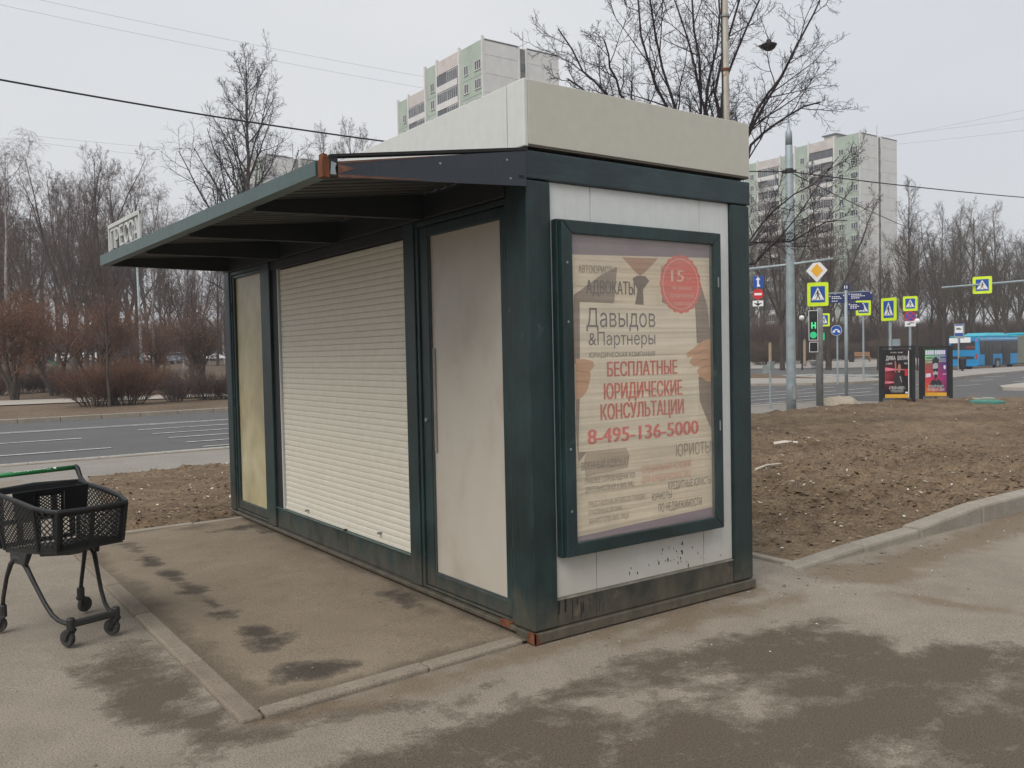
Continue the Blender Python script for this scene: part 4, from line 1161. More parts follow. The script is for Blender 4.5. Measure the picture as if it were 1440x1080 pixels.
def make_tree(key, seed, h, r0, style):
    rng = np.random.default_rng(seed)
    if style == 'broad':      # rounded park tree, ascending limbs
        T0 = stems(rng, [trunk_path(rng, h * .92, 10, (rng.normal(0, .02), rng.normal(0, .02)), .06)], [np.linspace(r0, r0 * .16, 10)])
        A = spawn(T0, rng, 20, .26, .98, (30, 58), .42, 7, .10, .09, .55, .62)
        B = spawn(A, rng, 8, .22, 1, (22, 55), .46, 5, .07, .13, .55, .4)
        C = spawn(B, rng, 7, .15, 1, (22, 60), .45, 4, .05, .16, .6, .35, rmin=.008)
        D = spawn(C, rng, 6, .15, 1, (25, 60), .55, 3, .02, .16, .7, .2, rmin=.006, keep=.9)
        tm, bm = (BARK_T, BARK)
    elif style == 'tall':     # narrow and upright
        T0 = stems(rng, [trunk_path(rng, h * .96, 12, (rng.normal(0, .01), rng.normal(0, .01)), .05)], [np.linspace(r0, r0 * .10, 12)])
        A = spawn(T0, rng, 30, .20, .98, (22, 46), .30, 7, .13, .08, .5, .68)
        B = spawn(A, rng, 8, .2, 1, (22, 50), .44, 5, .08, .13, .55, .4)
        C = spawn(B, rng, 6, .15, 1, (22, 55), .45, 4, .05, .16, .6, .3, rmin=.008)
        D = spawn(C, rng, 5, .15, 1, (25, 60), .55, 3, .03, .16, .7, .2, rmin=.006, keep=.9)
        tm, bm = (BARK_T, BARK)
    elif style == 'linden':   # dense crown of many ascending limbs round one straight trunk
        T0 = stems(rng, [trunk_path(rng, h * .97, 12, (.005, 0), .05)], [np.linspace(r0, r0 * .14, 12)])
        A = spawn(T0, rng, 40, .16, .98, (28, 56), .46, 8, .12, .09, .55, .74)
        B = spawn(A, rng, 9, .2, 1, (25, 55), .40, 5, .08, .14, .6, .4, rmin=.014)
        C = spawn(B, rng, 6, .15, 1, (25, 60), .46, 4, .04, .18, .65, .3, rmin=.011)
        D = spawn(C, rng, 5, .15, 1, (25, 60), .55, 3, .02, .2, .7, .2, rmin=.008, keep=.9)
        tm, bm = (BARK_H, BARK)
    elif style == 'forked':   # several long upright stems, open twigs
        T0 = stems(rng, [trunk_path(rng, h * .30, 6, (0, 0), .03)], [np.linspace(r0, r0 * .75, 6)])
        S = spawn(T0, rng, 5, .7, 1.0, (10, 26), 2.35, 10, .07, .06, .62, .1, .14)
        A = spawn(S, rng, 12, .2, .98, (24, 48), .28, 6, .12, .1, .45, .55)
        B = spawn(A, rng, 7, .2, 1, (22, 52), .46, 5, .08, .14, .55, .4)
        C = spawn(B, rng, 6, .15, 1, (22, 55), .48, 4, .05, .16, .6, .3, rmin=.008)
        D = spawn(C, rng, 4, .15, 1, (25, 60), .55, 3, .03, .16, .7, .2, rmin=.006, keep=.9)
        T0 = (T0, S); tm, bm = (BARK_P, BARK)
    elif style == 'birch':
        T0 = stems(rng, [trunk_path(rng, h * .95, 12, (rng.normal(0, .02), rng.normal(0, .02)), .07)], [np.linspace(r0, r0 * .12, 12)])
        A = spawn(T0, rng, 20, .25, .97, (28, 50), .34, 7, .08, .09, .45, .6)
        B = spawn(A, rng, 8, .25, 1, (25, 55), .42, 6, -.02, .11, .5, .3)
        C = spawn(B, rng, 6, .2, 1, (20, 55), .75, 7, -.16, .08, .55, .2, rmin=.006, droop=.12)
        D = spawn(C, rng, 5, .2, 1, (15, 45), .6, 5, -.2, .08, .7, .2, rmin=.005, keep=.9)
        tm, bm = (BARK_P, BIRCH)
    elif style == 'apple':    # low spreading crowns on leaning stems, still in rusty bud
        ns = 4
        S0 = [trunk_path(rng, h * .38, 7, (math.cos(a) * .35, math.sin(a) * .35), .04, (math.cos(a) * .12, math.sin(a) * .12)) for a in rng.uniform(0, 6.28, ns)]
        T0 = stems(rng, S0, [np.linspace(r0, r0 * .55, 7)] * ns)
        A = spawn(T0, rng, 7, .45, 1, (20, 55), 1.15, 7, .07, .12, .6, .3)
        B = spawn(A, rng, 9, .2, 1, (25, 60), .42, 5, .05, .16, .55, .3)
        C = spawn(B, rng, 7, .15, 1, (25, 60), .5, 4, .03, .18, .6, .3, rmin=.006)
        D = spawn(C, rng, 5, .15, 1, (25, 60), .5, 3, .02, .18, .7, .2, rmin=.005)
        tm, bm = (BARK_R, BARK)
    lv = [A, B, C, D]; sd = [5, 4, 3, 3]
    if isinstance(T0, tuple) and isinstance(T0[0], tuple):
        V0F0 = crown([T0[0], T0[1]], [9, 7])
    else: V0F0 = crown([T0], [9])
    ex = None
    if style == 'apple': ex = (*leaf_specks(D, rng, .34, .036), LEAF_O)
    proto(key, V0F0, crown(lv, sd), bm, tm, ex)
make_tree('broad1', 11, 18, .24, 'broad'); make_tree('broad2', 12, 16, .22, 'broad')
make_tree('tall1', 21, 20, .22, 'tall'); make_tree('linden1', 24, 21, .26, 'linden'); make_tree('tall2', 22, 18, .2, 'tall')
make_tree('fork1', 31, 17, .24, 'forked'); make_tree('fork2', 32, 15, .22, 'forked')
make_tree('birch1', 41, 18, .18, 'birch')
make_tree('apple1', 51, 6, .10, 'apple'); make_tree('apple2', 52, 6.5, .10, 'apple')

def plant(key, loc, label, cat='tree', name='bare_tree', group=None, sc=1.0, rz=None, tint=None):
    o = thing(name, label, cat, loc, random.uniform(0, 6.28) if rz is None else rz, group, sc)
    tk, cr, lv = PROTO[key]
    a = bpy.data.objects.new('trunk', tk); COL.objects.link(a); a.parent = o
    b = bpy.data.objects.new('crown', cr); COL.objects.link(b); b.parent = o
    if tint: b.material_slots[0].link = 'OBJECT'; b.material_slots[0].material = tint
    if lv:
        c = bpy.data.objects.new('dry_leaves', lv); COL.objects.link(c); c.parent = o; c['kind'] = 'stuff'
    return o

# large bare tree right behind the kiosk -----------------------------------
rng = np.random.default_rng(5)
hx, hy, hz = spot(1000, 14.6); hz = .0
right = np.array([_rt[0], _rt[1], 0]); right /= np.linalg.norm(right); fwd = np.array([_fw[0], _fw[1], 0]); fwd /= np.linalg.norm(fwd)
def limb(px0, py0, px1, py1, d0, d1, k=9, bow=.0, up=.0):
    a = dep(px0, py0, d0); b = dep(px1, py1, d1); t = np.linspace(0, 1, k)[:, None]
    p = a * (1 - t) + b * t + np.array([0, 0, 1]) * (bow * np.sin(t * math.pi)) + rng.normal(0, .025, (k, 3)) * np.sin(t * math.pi) * 1.5
    return p
hub = (1000, 330, 14.6)
base = np.array([hx, hy, -.1])
tp = np.array([base * (1 - t) + dep(998, 330, 14.6) * t for t in np.linspace(0, 1, 6)])
LB = [(880, 140, 850, 60, 14.2), (940, 150, 892, -40, 15.2), (955, 165, 905, -60, 14.0), (985, 160, 1000, -80, 15.4), (1010, 165, 1090, -40, 14.6), (1010, 170, 1060, -90, 13.6),
      (1052, 190, 1165, -30, 14.6), (1056, 200, 1150, 140, 15.2), (1052, 186, 1120, 60, 14.0), (1000, 170, 940, -30, 16.0), (870, 150, 790, 40, 15.4), (1058, 330, 1180, 215, 15.6), (1060, 385, 1165, 245, 14.2), (1055, 330, 1190, 318, 14.4), (985, 160, 960, -60, 14.4), (870, 160, 800, 110, 13.9)]
hp = []
for (xa, ya, xb, yb, dd) in LB:
    a = dep(998 + (xa - 998) * .05, 330 if ya < 300 else 400, 14.6); m = dep(xa, ya, 14.6 + (dd - 14.6) * .55); b = dep(xb, yb, dd)
    t = np.linspace(0, 1, 11)
    cp = np.array([a, (a + m) / 2 + rng.normal(0, .06, 3), m, m * .55 + b * .45 + rng.normal(0, .12, 3), b])
    tt = np.linspace(0, 4, 11); i = np.minimum(tt.astype(int), 3); w = (tt - i)[:, None]
    p = cp[i] * (1 - w) + cp[i + 1] * w
    p[1:-1] = (p[:-2] + 2 * p[1:-1] + p[2:]) / 4; p += rng.normal(0, .03, p.shape) + np.array([0, 0, .16]) * np.sin(np.linspace(0, 9, 11) + xa)[:, None] * (.8 if ya > 320 else .15)
    hp.append(p)
T0 = stems(rng, [tp], [np.linspace(.16, .12, 6)])
LM = stems(rng, hp, [np.linspace(.036, .012, 11) * (.62 if q[1] > 320 else 1) for q in LB])
A = spawn(LM, rng, 8, .34, 1, (22, 52), .30, 7, .05, .12, .55, .35, .3, rmin=.006)
B = spawn(A, rng, 6, .2, 1, (22, 58), .46, 5, .04, .16, .62, .3, .3, rmin=.0045)
C = spawn(B, rng, 6, .15, 1, (25, 60), .46, 4, .03, .2, .65, .3, .35, rmin=.0034)
D = spawn(C, rng, 4, .2, 1, (25, 60), .5, 3, .02, .2, .7, .2, .5, rmin=.0026, keep=.7)
HT = thing('bare_tree', 'large spreading bare tree close behind the kiosk roof', 'tree', (hx, hy, GZ))
off = np.array([hx, hy, GZ])
V, F = crown([T0, LM], [10, 8]); link('trunk', np_mesh('trunk', V - off, F, BARK_H, True), HT)
V, F = crown([A, B, C, D], [6, 5, 3, 3]); link('crown', np_mesh('crown', V - off, F, BARK_H), HT)

# singled-out trees --------------------------------------------------------
def at_px(px, d): return spot(px, d)
plant('linden1', at_px(357, 58), 'tall dense bare tree rising above the far end of the canopy', sc=1.0, rz=.6)
plant('apple1', at_px(292, 41), 'small gnarled bare tree beside the left end of the kiosk', sc=.80, tint=BARK_T, name='small_tree')
plant('birch1', at_px(8, 55), 'weeping birch at the left edge of the photo', sc=.86, name='birch_tree')
plant('fork1', at_px(105, 72), 'upright forked bare tree behind the rusty crowns on the left', sc=1.08)
plant('tall2', at_px(168, 80), 'thin upright bare tree just left of the white canopy sign', sc=1.05)
plant('tall1', at_px(150, 66), 'bare tree with two long upright limbs above the rusty crowns', sc=.86, rz=2.)
plant('apple1', at_px(20, 38), 'rusty low crown on leaning stems at the far left', name='apple_tree', sc=.98)
plant('apple2', at_px(75, 42), 'rusty spreading small tree with a slanting trunk, left of the big round bush', name='apple_tree', sc=.98)
plant('apple1', at_px(128, 47), 'widest rusty crown under the tip of the canopy', name='apple_tree', sc=1.08, rz=3.9)
plant('apple2', at_px(215, 52), 'rusty small tree by the grey lamp post across the road', name='apple_tree', sc=.82, rz=1.1)
plant('fork2', at_px(268, 60), 'dark purple bare tree under the far end of the canopy', sc=.62, tint=BARK_P)
plant('broad2', at_px(545, 118), 'bare treetop in front of the green and white block, over the roof edge', sc=1.44)
plant('fork2', at_px(1165, 66), 'reddish twiggy tree in front of the green and white tower on the right', sc=1.08, tint=BARK_P)
plant('fork1', at_px(1100, 60), 'bare tree standing directly behind the tall galvanized pole', sc=.76)
plant('tall2', at_px(1285, 76), 'bare tree with a straight trunk behind the twin poster stands', sc=.90)
plant('broad1', at_px(1235, 70), 'leaning dark tree behind the wooden bench', sc=.50, name='leaning_tree')
g = onz(154, 570)
yt = thing('young_tree', 'young tree with a thin straight trunk growing in front of the big round bush', 'tree', (g[0], g[1], GZ), 0)
rng = np.random.default_rng(9)
T0 = stems(rng, [trunk_path(rng, 4.6, 10, (.0, 0), .015)], [np.linspace(.055, .02, 10)])
A = spawn(T0, rng, 14, .42, 1, (25, 50), .30, 6, .1, .1, .45, .5, rmin=.006); B = spawn(A, rng, 7, .2, 1, (22, 50), .4, 4, .06, .15, .6, .3, rmin=.005); C = spawn(B, rng, 5, .2, 1, (22, 55), .5, 3, .04, .15, .6, .3, rmin=.004)
link('trunk', np_mesh('trunk', *crown([T0], [8]), BARK, True), yt); link('crown', np_mesh('crown', *crown([A, B, C], [4, 3, 3]), BARK_P), yt)

# woods ----------------------------------------------------------------------
def wood(px_rng, d_rng, n, hfun, keys, label, group, seed, tints=(None,)):
    rr = random.Random(seed); k = 0
    for i in range(n):
        px = px_rng[0] + (px_rng[1] - px_rng[0]) * (i + rr.random()) / n; d = rr.uniform(*d_rng)
        if any(abs(d * (px - a) / FPX) < 2.5 and abs(d - b) < 3 for a, b in ()): continue
        x, y, z = spot(px, d); key = rr.choice(keys)
        hh = {'broad1': 18, 'broad2': 16, 'tall1': 20, 'tall2': 18, 'fork1': 17, 'fork2': 15, 'birch1': 18}[key]
        top = hfun(px); H = (505 - 19 * (px - 240) / 1160 - top) / FPX * d + (CAM[2] - z)
        sc = max(.35, H / hh * rr.uniform(.82, 1.06))
        plant(key, (x, y, z), label, group=group, sc=sc, rz=rr.uniform(0, 6.28), tint=rr.choice(tints))
left_h = lambda px: np.interp(px, [-80, 40, 60, 200, 240, 300, 420, 540, 640], [195, 215, 235, 235, 285, 335, 320, 250, 250])
right_h = lambda px: np.interp(px, [1040, 1100, 1180, 1230, 1280, 1330, 1380, 1410, 1440, 1520], [330, 310, 330, 345, 310, 275, 280, 315, 290, 285])
ALL = ['broad1', 'broad2', 'tall1', 'tall2', 'fork1', 'fork2']
wood((-120, 330), (84, 130), 22, left_h, ALL + ['birch1'], 'bare park tree in the wood across the road on the left', 'trees in the left wood', 1, (None, None, BARK_P))
wood((-120, 330), (130, 200), 15, lambda p: left_h(p) + 35, ALL, 'bare park tree in the wood across the road on the left', 'trees in the left wood', 2, (None, BARK_P))
wood((-120, 330), (52, 84), 10, lambda p: left_h(p) + 90, ALL + ['birch1'], 'bare park tree in the wood across the road on the left', 'trees in the left wood', 7, (None, BARK_P))
wood((330, 1040), (88, 150), 34, lambda p: np.interp(p, [330, 460, 520, 700, 1000, 1040], [330, 300, 270, 230, 250, 330]), ALL, 'bare park tree hidden mostly behind the kiosk', 'trees behind the kiosk', 3)
wood((420, 530), (104, 125), 6, lambda p: 205 - .2 * (p - 420), ['tall1', 'tall2', 'broad2'], 'bare treetop peeping over the canopy roof', 'treetops over the canopy', 8, (BARK_P, None))
wood((1045, 1540), (98, 135), 25, right_h, ALL, 'bare tree in the wood behind the crossing signs and bus', 'trees in the right wood', 4, (None, BARK_O, BARK_O, BARK_P))
wood((1045, 1560), (135, 210), 20, lambda p: right_h(p) + 12, ALL, 'bare tree in the wood behind the crossing signs and bus', 'trees in the right wood', 5, (None, BARK_O, BARK_P))
wood((1290, 1560), (92, 104), 12, lambda p: right_h(p) + 45, ALL, 'bare tree in the wood behind the crossing signs and bus', 'trees in the right wood', 6, (BARK_O, None))

# bushes -----------------------------------------------------------------------
def make_bush(key, seed, h, w, tm, leaf=None, n=60, dens=7):
    rng = np.random.default_rng(seed)
    a = rng.uniform(0, 6.283, n); q = np.sqrt(rng.random(n))
    paths = []
    for i in range(n):
        lean = q[i] * w * .62 / h
        paths.append(trunk_path(rng, h * (.62 + .3 * (1 - q[i] ** 2)) * rng.uniform(.85, 1.05), 6, (math.cos(a[i]) * lean, math.sin(a[i]) * lean), .03, (math.cos(a[i]) * q[i] * w * .25, math.sin(a[i]) * q[i] * w * .25)))
    T0 = stems(rng, paths, [np.linspace(.012, .006, 6)] * n)
    B = spawn(T0, rng, dens + 2, .2, 1, (15, 40), .36, 4, .06, .12, .7, .2, rmin=.004)
    C = spawn(B, rng, dens, .15, 1, (18, 45), .5, 3, .04, .14, .7, .2, rmin=.0035)
    V0 = crown([T0], [4]); V1 = crown([B, C], [3, 3])
    ex = (*leaf_specks(C, rng, .30, .022), leaf) if leaf else None
    proto(key, V0, V1, BARK, tm, ex)
make_bush('bush1', 61, 1.5, 2.0, BARK_R, LEAF_O, 70, 8); make_bush('bush2', 62, 1.3, 1.6, BARK_P, LEAF_P, 50, 7)
def bush(key, px, d, label, sc, tint=None, group=None):
    x, y, z = spot(px, d); return plant(key, (x, y, z - .03), label, 'bush', 'bush', group, sc, None, tint)
bush('bush1', 138, 31.5, 'big round rusty bush by the road, left half of the pair', 1.02)
bush('bush1', 178, 32.0, 'big round rusty bush by the road, right half of the pair', .98)
bush('bush1', 213, 47, 'rusty bush behind the right side of the big round bush', .82)
bush('bush2', 244, 33.5, 'sparse thin bush between the round bush and the kiosk', .62)
bush('bush2', 262, 36, 'dark low bush left of the kiosk corner', .86)
bush('bush2', 291, 34.5, 'dark bush beside the kiosk corner post', .80)
bush('bush2', 317, 35, 'dark bush touching the kiosk edge', .6)
for i, (px, d, s) in enumerate(((-10, 44, .95), (30, 46, .9), (62, 47, .92), (84, 45, .85), (100, 41, .8), (12, 56, .9))):
    bush('bush2' if i % 2 else 'bush1', px, d, 'dark thicket bush under the rusty trees', s, BARK_P if i % 3 else None, 'thicket under the rusty trees')
for i, (px, d, s) in enumerate(((1075, 78, 1.3), (1098, 84, 1.4), (1122, 80, 1.3), (1165, 92, 1.5), (1190, 96, 1.5), (1225, 97, 1.6), (1255, 95, 1.6), (1290, 100, 1.9), (1310, 99, 1.9), (1330, 100, 2.0), (1415, 104, 2.2), (1440, 104, 2.2))):
    bush('bush2' if i % 3 else 'bush1', px, d, 'brown undergrowth bush at the edge of the right wood', s, BARK_P if i % 2 else BARK_O, 'undergrowth of the right wood')
for seed, pxr, dr_, n, lab, grp, tints in ((21, (-120, 330), (128, 200), 46, 'tall dark shrub deep in the left wood', 'tall shrubs in the left wood', (BARK_P, BARK_T)), (22, (1045, 1560), (104, 200), 60, 'tall dark shrub deep in the right wood', 'tall shrubs in the right wood', (BARK_T, BARK_O, BARK_P)), (23, (330, 1040), (120, 170), 24, 'tall dark shrub beyond the kiosk', 'tall shrubs beyond the kiosk', (BARK_P, BARK_T))):
    rr = random.Random(seed)
    for i in range(n):
        px = pxr[0] + (pxr[1] - pxr[0]) * (i + rr.random()) / n; d = rr.uniform(*dr_)
        bush('bush2' if i % 2 else 'bush1', px, d, lab, rr.uniform(2.6, 4.2) * (d / 130) ** .5, rr.choice(tints), grp)
#%%NEXT
# ================================================================== apartment blocks
B_GREEN = plain('block_green', (.335, .40, .33), .85, .12, .35, bump=.1)
B_WHITE = plain('block_white', (.60, .595, .575), .85, .08, .5)
B_PINK = plain('block_pink', (.50, .455, .425), .85, .14, .6)
B_JOINT = plain('block_joint', (.14, .135, .13), .9, .2, 1)
B_FRAME = plain('window_white', (.62, .62, .61), .5, .05, 1)
B_GLASS = plain('window_dark_glass', (.045, .05, .056), .12, .5, .9, spec=.7)
B_BROWN = plain('balcony_brown_glazing', (.10, .085, .075), .4, .5, .8)
B_GREY = plain('balcony_grey', (.36, .36, .355), .8, .12, .8)
ROOFM = plain('roof_edge_dark', (.10, .10, .10), .8, .2, 1)
def win_mesh(w, h, n):
    fr = MB(); t = .07
    fr.box(-.10, .0, 0, w, 0, t).box(-.10, 0, 0, w, h - t, h)
    for i in range(n + 1):
        y = (w - t) * i / n; fr.box(-.095, 0, y, y + t, t + .001, h - t - .001)
    fr.box(-.13, .0, -.05, w + .05, -.05, -.001)
    pn = MB().box(-.04, -.02, t * .5, w - t * .5, t * .5, h - t * .5)
    return mesh_from('window', fr, B_FRAME), mesh_from('pane', pn, B_GLASS)
W3 = win_mesh(1.75, 1.45, 3); W2 = win_mesh(1.25, 1.45, 2)
FH = 2.8
ac_me = mesh_from('air_conditioner', MB().box(-.36, -.05, 0, .78, 0, .52), B_GREY)
bal_p = mesh_from('balcony_parapet', MB().box(-1.05, -.95, .0, 3.0, 0, 1.02).box(-.95, 0, .0, 3.0, 0, .14), B_WHITE)
bal_p2 = mesh_from('balcony_parapet', MB().box(-1.05, -.95, .0, 3.0, 0, 1.02).box(-.95, 0, .0, 3.0, 0, .14), B_GREY)
gz = MB()
for i in range(6): gz.box(-1.03, -.97, i * .59, i * .59 + .05, 1.021, 2.60)
gz.box(-1.03, -.97, .051, 2.999, 2.601, 2.68); bal_f = mesh_from('glazing', gz, B_FRAME); bal_fb = mesh_from('glazing', gz, B_BROWN)
bal_g = mesh_from('pane', MB().box(-1.005, -.99, .03, 2.98, 1.021, 2.62), B_GLASS)
dk = mesh_from('doorway', MB().box(-.03, -.002, .3, 2.6, .1, 2.3), B_GLASS)
def block(label, x0, y0, H, lod=0, group=None):
    """panel tower: end wall faces -y, long facade faces -x, second section set back"""
    B = thing('apartment_block', label, 'building', (x0, y0, -.3), 0, group)
    xw = 14.3; y1, y2 = 17.4, 37.0; x2 = 5.2
    bp = lambda name, mb, m, **k: part(name, mb, m, B, world=False, **k)
    bp('wall', MB().box(.02, xw, .06, y1, 0, H - .25), B_JOINT)
    bp('wall', MB().box(x2 + .02, x2 + xw, y1 + .01, y2, 0, H - .25), B_JOINT)
    nfl = int(H / FH)
    z_of = lambda k: H - 2.25 - (k + 1) * FH   # floors counted from the top
    # end wall: big panels with recessed joints and the window strip of the stairs between
    pw = mesh_from('wall_panel', MB().box(0, 3.12, 0, .06, 0, FH - .05), B_WHITE)
    for k in range(nfl):
        for xx in (.03, 3.17, 8.03, 11.17):
            inst('wall_panel', pw, B, (xx, 0, z_of(k)))
    for xx in (.03, 3.17, 8.03, 11.17): inst('wall_panel', pw, B, (xx, 0, z_of(0) + FH), scale=(1, 1, .80))
    bp('pilaster', MB().box(6.31, 6.62, -.12, .06, 0, H - .1), B_WHITE)
    bp('pilaster', MB().box(7.72, 8.02, -.12, .06, 0, H - .1), B_WHITE)
    for k in range(nfl): inst('stair_window', SW, B, (0, 0, z_of(k)))
    # long facade
    def green(ya, yb, xo, cols):
        bp('facade', MB().box(xo - .05, xo + .019, ya, yb, 0, H), B_GREEN)
        for k in range(nfl):
            for (yy, wk) in cols:
                f, g = (W3, W2)[wk == 2]
                o = inst('window', f, B, (xo - .055, ya + yy, z_of(k) + .85)); inst('pane', g, o)
                if not lod and random.random() < .22: inst('air_conditioner', ac_me, B, (xo - .055, ya + yy + .3, z_of(k) + .22))
        if not lod:
            for k in range(nfl): inst('joint', JM, B, (xo - .056, ya, z_of(k) - .03), scale=(1, (yb - ya), 1))
    def balconies(ya, yb, xo):
        bp('facade', MB().box(xo + .3, xo + .4, ya, yb, 0, H - .3), B_WHITE)
        bp('parapet', MB().box(xo - .25, xo + .29, ya + .01, yb - .01, H - 2.1, H + .02), B_PINK)
        w = (yb - ya - .2) / 6.0
        for k in range(nfl):
            for j in range(2):
                rr = random.random()
                p_ = inst('balcony', bal_p if rr < .7 else bal_p2, B, (xo + .28, ya + .1 + j * 3.0 * w, z_of(k)), scale=(.75, w, 1))
                if rr < .8:
                    g_ = inst('glazing', bal_f if random.random() < .6 else bal_fb, p_); inst('pane', bal_g, p_)
                else: inst('doorway', dk, p_)
    def fin(yy, xo, w=.34, hh=.45): bp('fin', MB().box(xo - .42, xo + .015, yy, yy + w, 0, H + hh), B_WHITE)
    fin(-.06, .02, .22, .4)
    green(.17, 6.35, 0, ((.55, 3), (4.05, 2))); fin(6.36, 0)
    balconies(6.72, 13.1, 0); fin(13.12, 0)
    green(13.48, 16.9, 0, ((1.0, 2),)); fin(16.92, 0)
    green(y1 + .4, y1 + 7.7, x2, ((1.0, 3), (4.6, 2))); fin(y1 + 7.72, x2)
    balconies(y1 + 8.1, y1 + 14.6, x2); fin(y1 + 14.62, x2)
    green(y1 + 15.0, y1 + 18.6, x2, ((1.0, 2),)); fin(y1 + 18.62, x2)
    bp('roof_edge', MB().box(-.02, 6.3, -.03, 17.2, H - .2, H + .05).box(8.04, 14.32, -.03, 17.0, H - .2, H + .04).box(6.3, 8.04, .5, 17.0, H - .6, H - .3), ROOFM)
    bp('roof_edge', MB().box(x2, x2 + xw, y1 + .3, y2, H - .2, H + .05), ROOFM)
    hs = bp('roof_hut', MB().box(4, 8, 9, 12, H + .051, H + 2.0), B_PINK); bp('hut_cap', MB().box(3.6, 8.4, 8.6, 12.4, H + 2.001, H + 2.25), ROOFM)
    bp('antenna', MB().tube([(8.2, 1.2, H), (8.2, 1.2, H + 3)], .06, 5), GALV_D)
    return B
SW = mesh_from('stair_window', MB().box(6.65, 7.69, .01, .055, 1.3, 2.6), B_GLASS)
JM = mesh_from('joint', MB().box(0, .008, 0, 1, 0, .07), B_JOINT)
block('green and white panel tower rising behind the middle of the kiosk roof', 71.75, 106.2, 48.9)
block('tall green and white panel tower to the right of the galvanized pole', 174.2, 109.8, 48.9)
block('pale tower hidden behind the slender tree left of the rusty bracket', 66.5, 184.9, 46.5, 1)
block('distant tower low behind the treetops right of the tall tower', 329.0, 197.0, 46.0, 1)

# ================================================================== poles and signs
Y_FL = plain('fluorescent_yellow', (.62, .80, .02), .4, .05, 6); S_BLUE = plain('sign_blue', (.012, .07, .33), .35, .1, 6); S_WHITE = plain('sign_white', (.72, .73, .73), .4, .06, 6)
S_BLACK = plain('sign_black', (.012, .012, .014), .5, .2, 6); S_RED = plain('sign_red', (.52, .022, .025), .4, .1, 6); S_ORANGE = plain('sign_amber', (.76, .40, .03), .4, .05, 6); S_NAVY = plain('plate_navy', (.016, .028, .125), .4, .12, 6)
S_BACK = plain('sign_back_grey', (.26, .30, .29), .5, .15, 5, metal=.2)
def face_rz(x, y, add=0.0):
    d = np.array([CAM[0] - x, CAM[1] - y]); d /= np.linalg.norm(d); return math.atan2(d[0], -d[1]) + math.radians(add)
def zat(px, py, x, y):
    """height above the ground of a point seen at py on a vertical through x, y"""
    h = (np.array([x, y, 0]) - CAM)[:2]; r = ray(px, py); t = (h @ _fw[:2] / (_fw[:2] @ _fw[:2]))
    d = math.hypot(*h); rr = math.hypot(r[0], r[1]); return CAM[2] + r[2] * d / rr
def lp(name, mb, mat, parent, **k): return part(name, mb, mat, parent, world=False, **k)
def rbox(w, h, r, d, cx=0, cz=0, y=0):
    pts = []
    for (sx, sz, a0) in ((1, 1, 0), (-1, 1, 90), (-1, -1, 180), (1, -1, 270)):
        for k in range(4):
            a = math.radians(a0 + 30 * k); pts.append((cx + sx * (w / 2 - r) + r * math.cos(a), y, cz + sz * (h / 2 - r) + r * math.sin(a)))
    return MB().prism(pts, (0, d, 0))
def poly(pts, cx, cz, y, d=.002): return MB().prism([(cx + a, y, cz + b) for a, b in pts], (0, d, 0))
def disc(r, cx, cz, y, d=.002, n=24): return poly([(r * math.cos(2 * math.pi * i / n), r * math.sin(2 * math.pi * i / n)) for i in range(n)], cx, cz, y, d)
def ped(parent, cx, cz, w, h, y=-.05, mirror=1):
    s = lp('crossing_sign', rbox(w, h, w * .07, .03, cx, cz, y), Y_FL, parent)
    iw, ih = w * .68, h * .68 if h < w * 1.2 else h * .74
    lp('blue_panel', rbox(iw, ih, w * .02, .003, cx, cz, y - .0035), S_BLUE, s)
    bz = cz - ih * .36; hh = ih * .80; tw = iw * .90
    lp('white_triangle', poly([(-tw / 2, 0), (tw / 2, 0), (0, hh)], cx, bz, y - .0065), S_WHITE, s)
    k = hh; m = mirror
    f = disc(k * .06, cx, bz + k * .70, y - .009)
    P_ = lambda q: f.prism([(cx + m * a * k, y - .009, bz + b * k) for a, b in q], (0, .002, 0))
    P_([(-.06, .64), (.05, .64), (.07, .36), (-.05, .34)]); P_([(-.05, .36), (.02, .36), (-.10, .06), (-.19, .04), (-.18, .08), (-.13, .10)])
    P_([(.0, .37), (.07, .38), (.13, .20), (.20, .05), (.12, .06), (.06, .18)]); P_([(-.06, .63), (-.02, .58), (-.11, .48), (-.16, .36), (-.20, .38), (-.15, .50)]); P_([(.04, .62), (.07, .56), (.15, .46), (.20, .42), (.17, .40), (.11, .44)])
    for a in (-.36, -.26, .22, .34): P_([(a, .03), (a + .06, .03), (a + .045, .075), (a - .005, .075)])
    lp('walking_figure', f, S_BLACK, s)
    lp('sign_back', rbox(w * .9, h * .9, .01, .01, cx, cz, y + .031), S_BACK, s)
    return s
def post_thing(name, label, cat, px, py=None, depth=None, add=0.0, group=None):
    if py is not None:
        p = onz(px, py, GZ); x, y, z = float(p[0]), float(p[1]), GZ
    else: x, y, z = spot(px, depth)
    o = thing(name, label, cat, (x, y, z), face_rz(x, y, add), group)
    t = float((np.array([x, y, z]) - CAM) @ _fw)
    o_z = lambda v, u=px: zat(u, v, x, y) - z
    dx = lambda u: (u - px) / FPX * t * math.hypot(1, (px - 720) / FPX) ** 0 
    return o, o_z, dx, t

